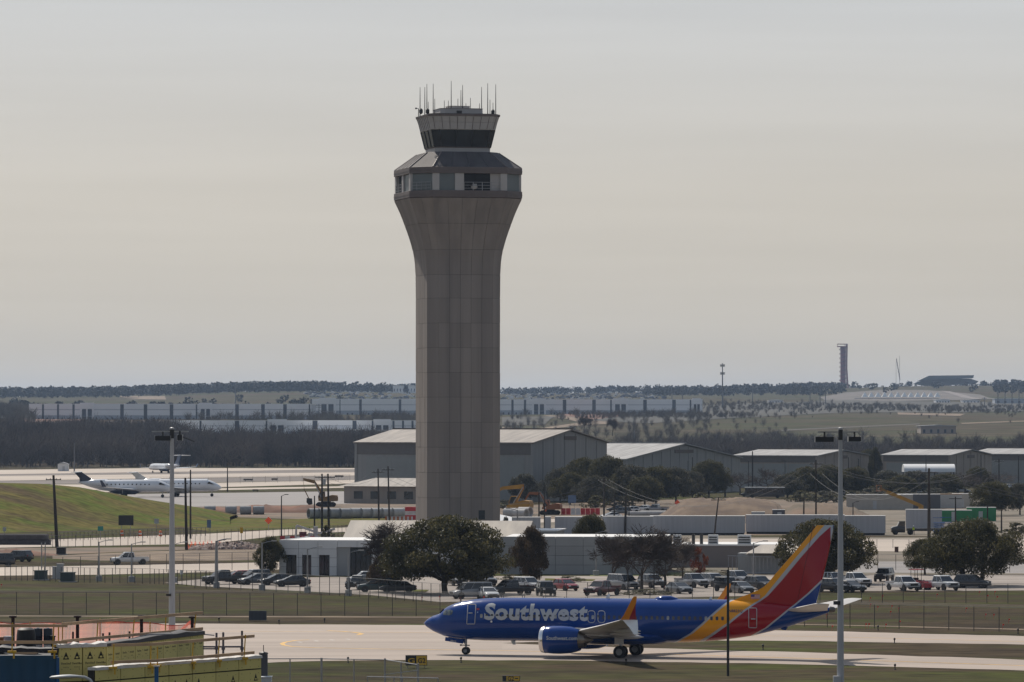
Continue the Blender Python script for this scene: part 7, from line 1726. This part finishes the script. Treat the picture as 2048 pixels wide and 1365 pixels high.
# steel columns and rebar
for px, pt, pb, Y, lab in ((26,1232,1292,158,'dark steel stub column left on the roof'),(155,1232,1295,158,'dark steel stub column behind the receding rail'),(283,1231,1290,162,'dark steel stub column in the middle of the roof'),(384.5,1233,1282,164,'dark steel stub column at the roof end')):
    p = P(px, pt, Y); t = thing('steel_column', lab, 'column', (p.x, Y, zA-1.75), 0, 'stub columns'); h = p.z-zA+1.75
    MB().bb(-.05,.05,-.05,.05,0,h).build('shaft', STL, t); MB().bb(-.11,.11,-.11,.11,h-.06,h).build('cap_plate', STL, t)
for px, pt, Y in ((146,1264,160),(206,1267,160),(219,1265,160),(259,1263,162),(319,1271,162)):
    p = P(px, pt, Y); o = MB().bb(-.03,.03,-.03,.03,0,p.z-zA+1.75).build('anchor_post', STL, None, False, (p.x, Y, zA-1.75)); tag(o, 'short thin anchor post on the roof', 'post', 'anchor posts')
# orange netting along the far roof edge
t = thing('safety_netting', 'orange safety netting strung along the far roof edge', 'netting', (0,0,0)); m = MB(); n = 60; NETT = M('sheer_orange_netting', (.75,.16,.09), .7, trans=.52)
def net_top(px): return 1241+3*math.sin(px/45)+1.6*math.sin(px/17)+(4 if px < 250 else 6)
for q in range(n):
    p0, p1 = -20+q*410/n, -20+(q+1)*410/n; Y = 178
    m.add([P(p0,1296,Y), P(p1,1296,Y), P(p1,net_top(p1),Y+.3*math.sin(p1/9)), P(p0,net_top(p0),Y+.3*math.sin(p0/9))], [(0,1,2,3)])
m.build('net', NETT, t)
MB().tube([P(-20+q*410/n, net_top(-20+q*410/n)-.2, 178) for q in range(n+1)], .015, 4).build('top_cord', M('red_cord', (.5,.05,.03), .7), t)
for px in (60, 125, 200, 300, 385): MB().tube([P(px,1300,178), P(px,net_top(px)-3,178)], .02, 5).build('stake', YST, t)
m = MB()
for q in range(8):
    a, b = q/8, (q+1)/8; f = lambda u: (388-24*u, 1240+24*u)
    m.add([P(f(a)[0],f(a)[1],168), P(f(b)[0],f(b)[1],168), P(f(b)[0]-9-6*b,f(b)[1]+3,168.3), P(f(a)[0]-9,f(a)[1]+2,168.3)], [(0,1,2,3)])
tag(m.build('bunched_netting', M('bright_orange_net', (.85,.10,.04), .7, trans=.25)), 'bunched bright orange netting hanging from the end column', 'netting')
# drums, pallet, wrapped goods
for i, (px, lab) in enumerate(((76,'dark blue drum with white label on the roof'),(96,'second dark drum with white label on the roof'))):
    Y = 156; p = P(px, 1290, Y); t = thing('drum', lab, 'drum', (p.x, Y, zA-.45), 0, 'roof drums'); h = P(px,1257,Y).z-(zA-.45); r_ = .145
    MB().lathe([(r_*.95,0),(r_,.03),(r_,h*.33),(r_*1.04,h*.35),(r_,h*.37),(r_,h*.66),(r_*1.04,h*.68),(r_,h*.7),(r_,h-.03),(r_*.92,h)], 18).build('body', M('drum_navy', (.015,.022,.035), .45), t, True)
    MB().lathe([(r_*.3,h),(r_*.3,h+.02)], 10).build('bung', GREYP, t)
    m = MB(); ar = [R(-150+q*12) for q in range(11)]; m.add([((r_+.012)*math.cos(a), (r_+.012)*math.sin(a), z) for z in (h*.08, h*.32) for a in ar], [(q,q+1,q+12,q+11) for q in range(10)]); m.build('label', WRAP, t)
p = P(52, 1290, 155); t = thing('wrapped_pallet', 'black plastic wrapped goods beside the drums', 'pallet', (p.x, 155, zA-.45)); h = P(52,1256,155).z-(zA-.45)
MB().loft([[(.30*math.cos(a)*s*(1+.08*math.sin(3*a)), .3*math.sin(a)*s, z) for a in np.linspace(0, 2*math.pi, 14, endpoint=False)] for z, s in ((0,1),(h*.3,1.03),(h*.7,.98),(h*.92,.9),(h,.6))]).build('wrap', M('black_plastic', (.012,.013,.016), .6), t, True); MB().bb(-.34,.34,-.34,.34,-.0,.08).build('base', WOOD, t)
p = P(17, 1290, 155.5); PAIL = [M('pail_white', (.40,.42,.48), .5), M('pail_blue', (.14,.18,.28), .5)]
for q in range(3):
    o = MB().lathe([(.13,0),(.15,.15),(.155,.17)], 14).build('pail', PAIL[q % 2], None, True, (p.x, 155.5, zA-.45+q*.175)); tag(o, ('white pail at the bottom of the stack', 'blue pail in the middle of the stack', 'white pail on top of the stack')[q], 'pail', 'stacked pails')
p = P(-5, 1290, 155); t = thing('crate', 'orange crate at the left roof edge', 'crate', (p.x, 155, zA-.45)); MB().bb(-.2,.2,-.2,.2,0,.3).build('lower', BLACK, t); MB().bb(-.18,.18,-.18,.18,.3,.52).build('upper', M('faded_orange'), t)
p = P(106, 1290, 154); t = thing('black_post', 'thick black post beside the drums', 'post', (p.x, 154, zA-.45)); MB().bb(-.06,.06,-.06,.06,0,.56).build('shaft', BLACK, t); MB().bb(-.08,.08,-.08,.08,.56,.6).build('cap', BLACK, t)
# pipe stubs at the right
t = thing('pipe_scaffold', 'grey purple pipe stubs with cross bars on the lower roof', 'scaffold', (0,0,0)); PUR = M('conduit_grey', (.13,.11,.13), .5)
for px, pt in ((433,1266),(446.5,1265),(484,1262)): MB().tube([P(px,1322,158), P(px,pt,158)], .035, 8).box(tuple(P(px,1297,158)), (.11,.11,.09)).build('pipe_stub', PUR, t)
MB().tube([P(406,1298,158), P(432,1298,158)], .025, 6).build('cross_bar', PUR, t); MB().tube([P(406,1294,158.2), P(484,1294,158)], .03, 6).build('cross_bar', PUR, t)
p = P(527, 1308, 159); t = thing('duct_riser', 'dark square duct riser at the right end of the roof', 'duct', (p.x, 159, 0)); MB().bb(-.13,.13,-.13,.13,zB-2.2,p.z).build('shaft', M('cabin_grey'), t); MB().lathe([(.16,p.z),(.13,p.z+.04),(.02,p.z+.07)], 4).build('cap', DARK, t); MB().tube([(0,0,p.z),(0,0,p.z+.28)], .012, 4).build('rod', DARK, t)
p = P(531, 1357, 158); t = thing('white_unit', 'white rooftop unit under the duct riser', 'unit', (p.x, 158.6, 0)); MB().bb(-.18,.16,-.3,.3,zB-3.0,p.z).build('body', WHITE, t); MB().bb(-.2,.18,-.32,.32,p.z,p.z+.03).build('lid', WHITE, t)
p = P(313, 1334, 150.3); t = thing('blue_strap_post', 'bright blue upright in front of the lower sheathing', 'post', (p.x, 150.3, 0)); MB().bb(-.06,.06,-.05,.05,zB-2.4,p.z).build('shaft', M('bright_blue', (.01,.10,.27), .5), t); MB().bb(-.09,.09,-.08,.08,p.z,p.z+.04).build('cap', WRAP, t)
MB().box((-.0,0,p.z-.03), (.02,.02,.02)).build('bolt', DARK, t)
p = P(398, 1273, 161.5); t = thing('yellow_bracket', 'yellow clamp bracket at the end of the upper parapet', 'bracket', (p.x, 161.5, p.z)); MB().bb(-.15,.15,-.1,.1,-.12,.08).build('plate', YST, t); MB().tube([(-.3,0,.1),(.5,0,.03)], .02, 6).build('rod', GALV, t)
# near street lamp head
Yl = 120.0; t = thing('near_street_lamp', 'grey cobra-head street lamp in front of the yellow sheathing', 'street lamp', (P(190,1400,Yl).x, Yl, 0))
q = lambda px, py: (P(px,py,Yl).x-P(190,1400,Yl).x, 0, P(px,py,Yl).z)
MB().loft([[(q(px,1355)[0], w_*math.cos(a), q(px,py)[2]+h_*math.sin(a)) for a in np.linspace(0, 2*math.pi, 12, endpoint=False)] for px, py, w_, h_ in ((99,1355.5,.02,.01),(103,1355,.07,.03),(116,1354.5,.12,.045),(126,1354,.13,.05),(140,1353.5,.12,.05),(156,1353.5,.05,.035))]).build('lamp_head', GREYP, t, True)
MB().tube([q(154,1353.5), q(170,1355), q(180,1360), q(187,1370), q(190,1390)], .035, 8).tube([q(190,1390), (0,0,0)], .06, 8).build('pole', GREYP, t, True)
# ================================================================ haze over the whole place
hz = MB().bb(-10500, 10500, -120, 23000, -4, 175).build('haze', bpy.data.materials.new('haze_air')); hm = hz.data.materials[0]; hm.use_nodes = True; n = hm.node_tree; n.nodes.clear()
ov = n.nodes.new('ShaderNodeOutputMaterial'); pv = n.nodes.new('ShaderNodeVolumePrincipled'); pv.inputs['Color'].default_value = (.52,.70,1.0,1); pv.inputs['Density'].default_value = 3.0e-5; pv.inputs['Anisotropy'].default_value = .3
n.links.new(pv.outputs[0], ov.inputs['Volume']); tag(hz, kind='stuff')
# ================================================================ set each thing's origin at its own base
bpy.context.view_layer.update()
for o in [o for o in bpy.data.objects if o.type == 'EMPTY' and o.parent is None and o.location.length < .01]:
    ch = kids(o); pts = [c.matrix_world @ Vector(b) for c in ch for b in c.bound_box]
    if not pts: continue
    base = Vector(((min(p.x for p in pts)+max(p.x for p in pts))/2, (min(p.y for p in pts)+max(p.y for p in pts))/2, min(p.z for p in pts)))
    o.location = base
    for c in ch: c.location = c.location - base
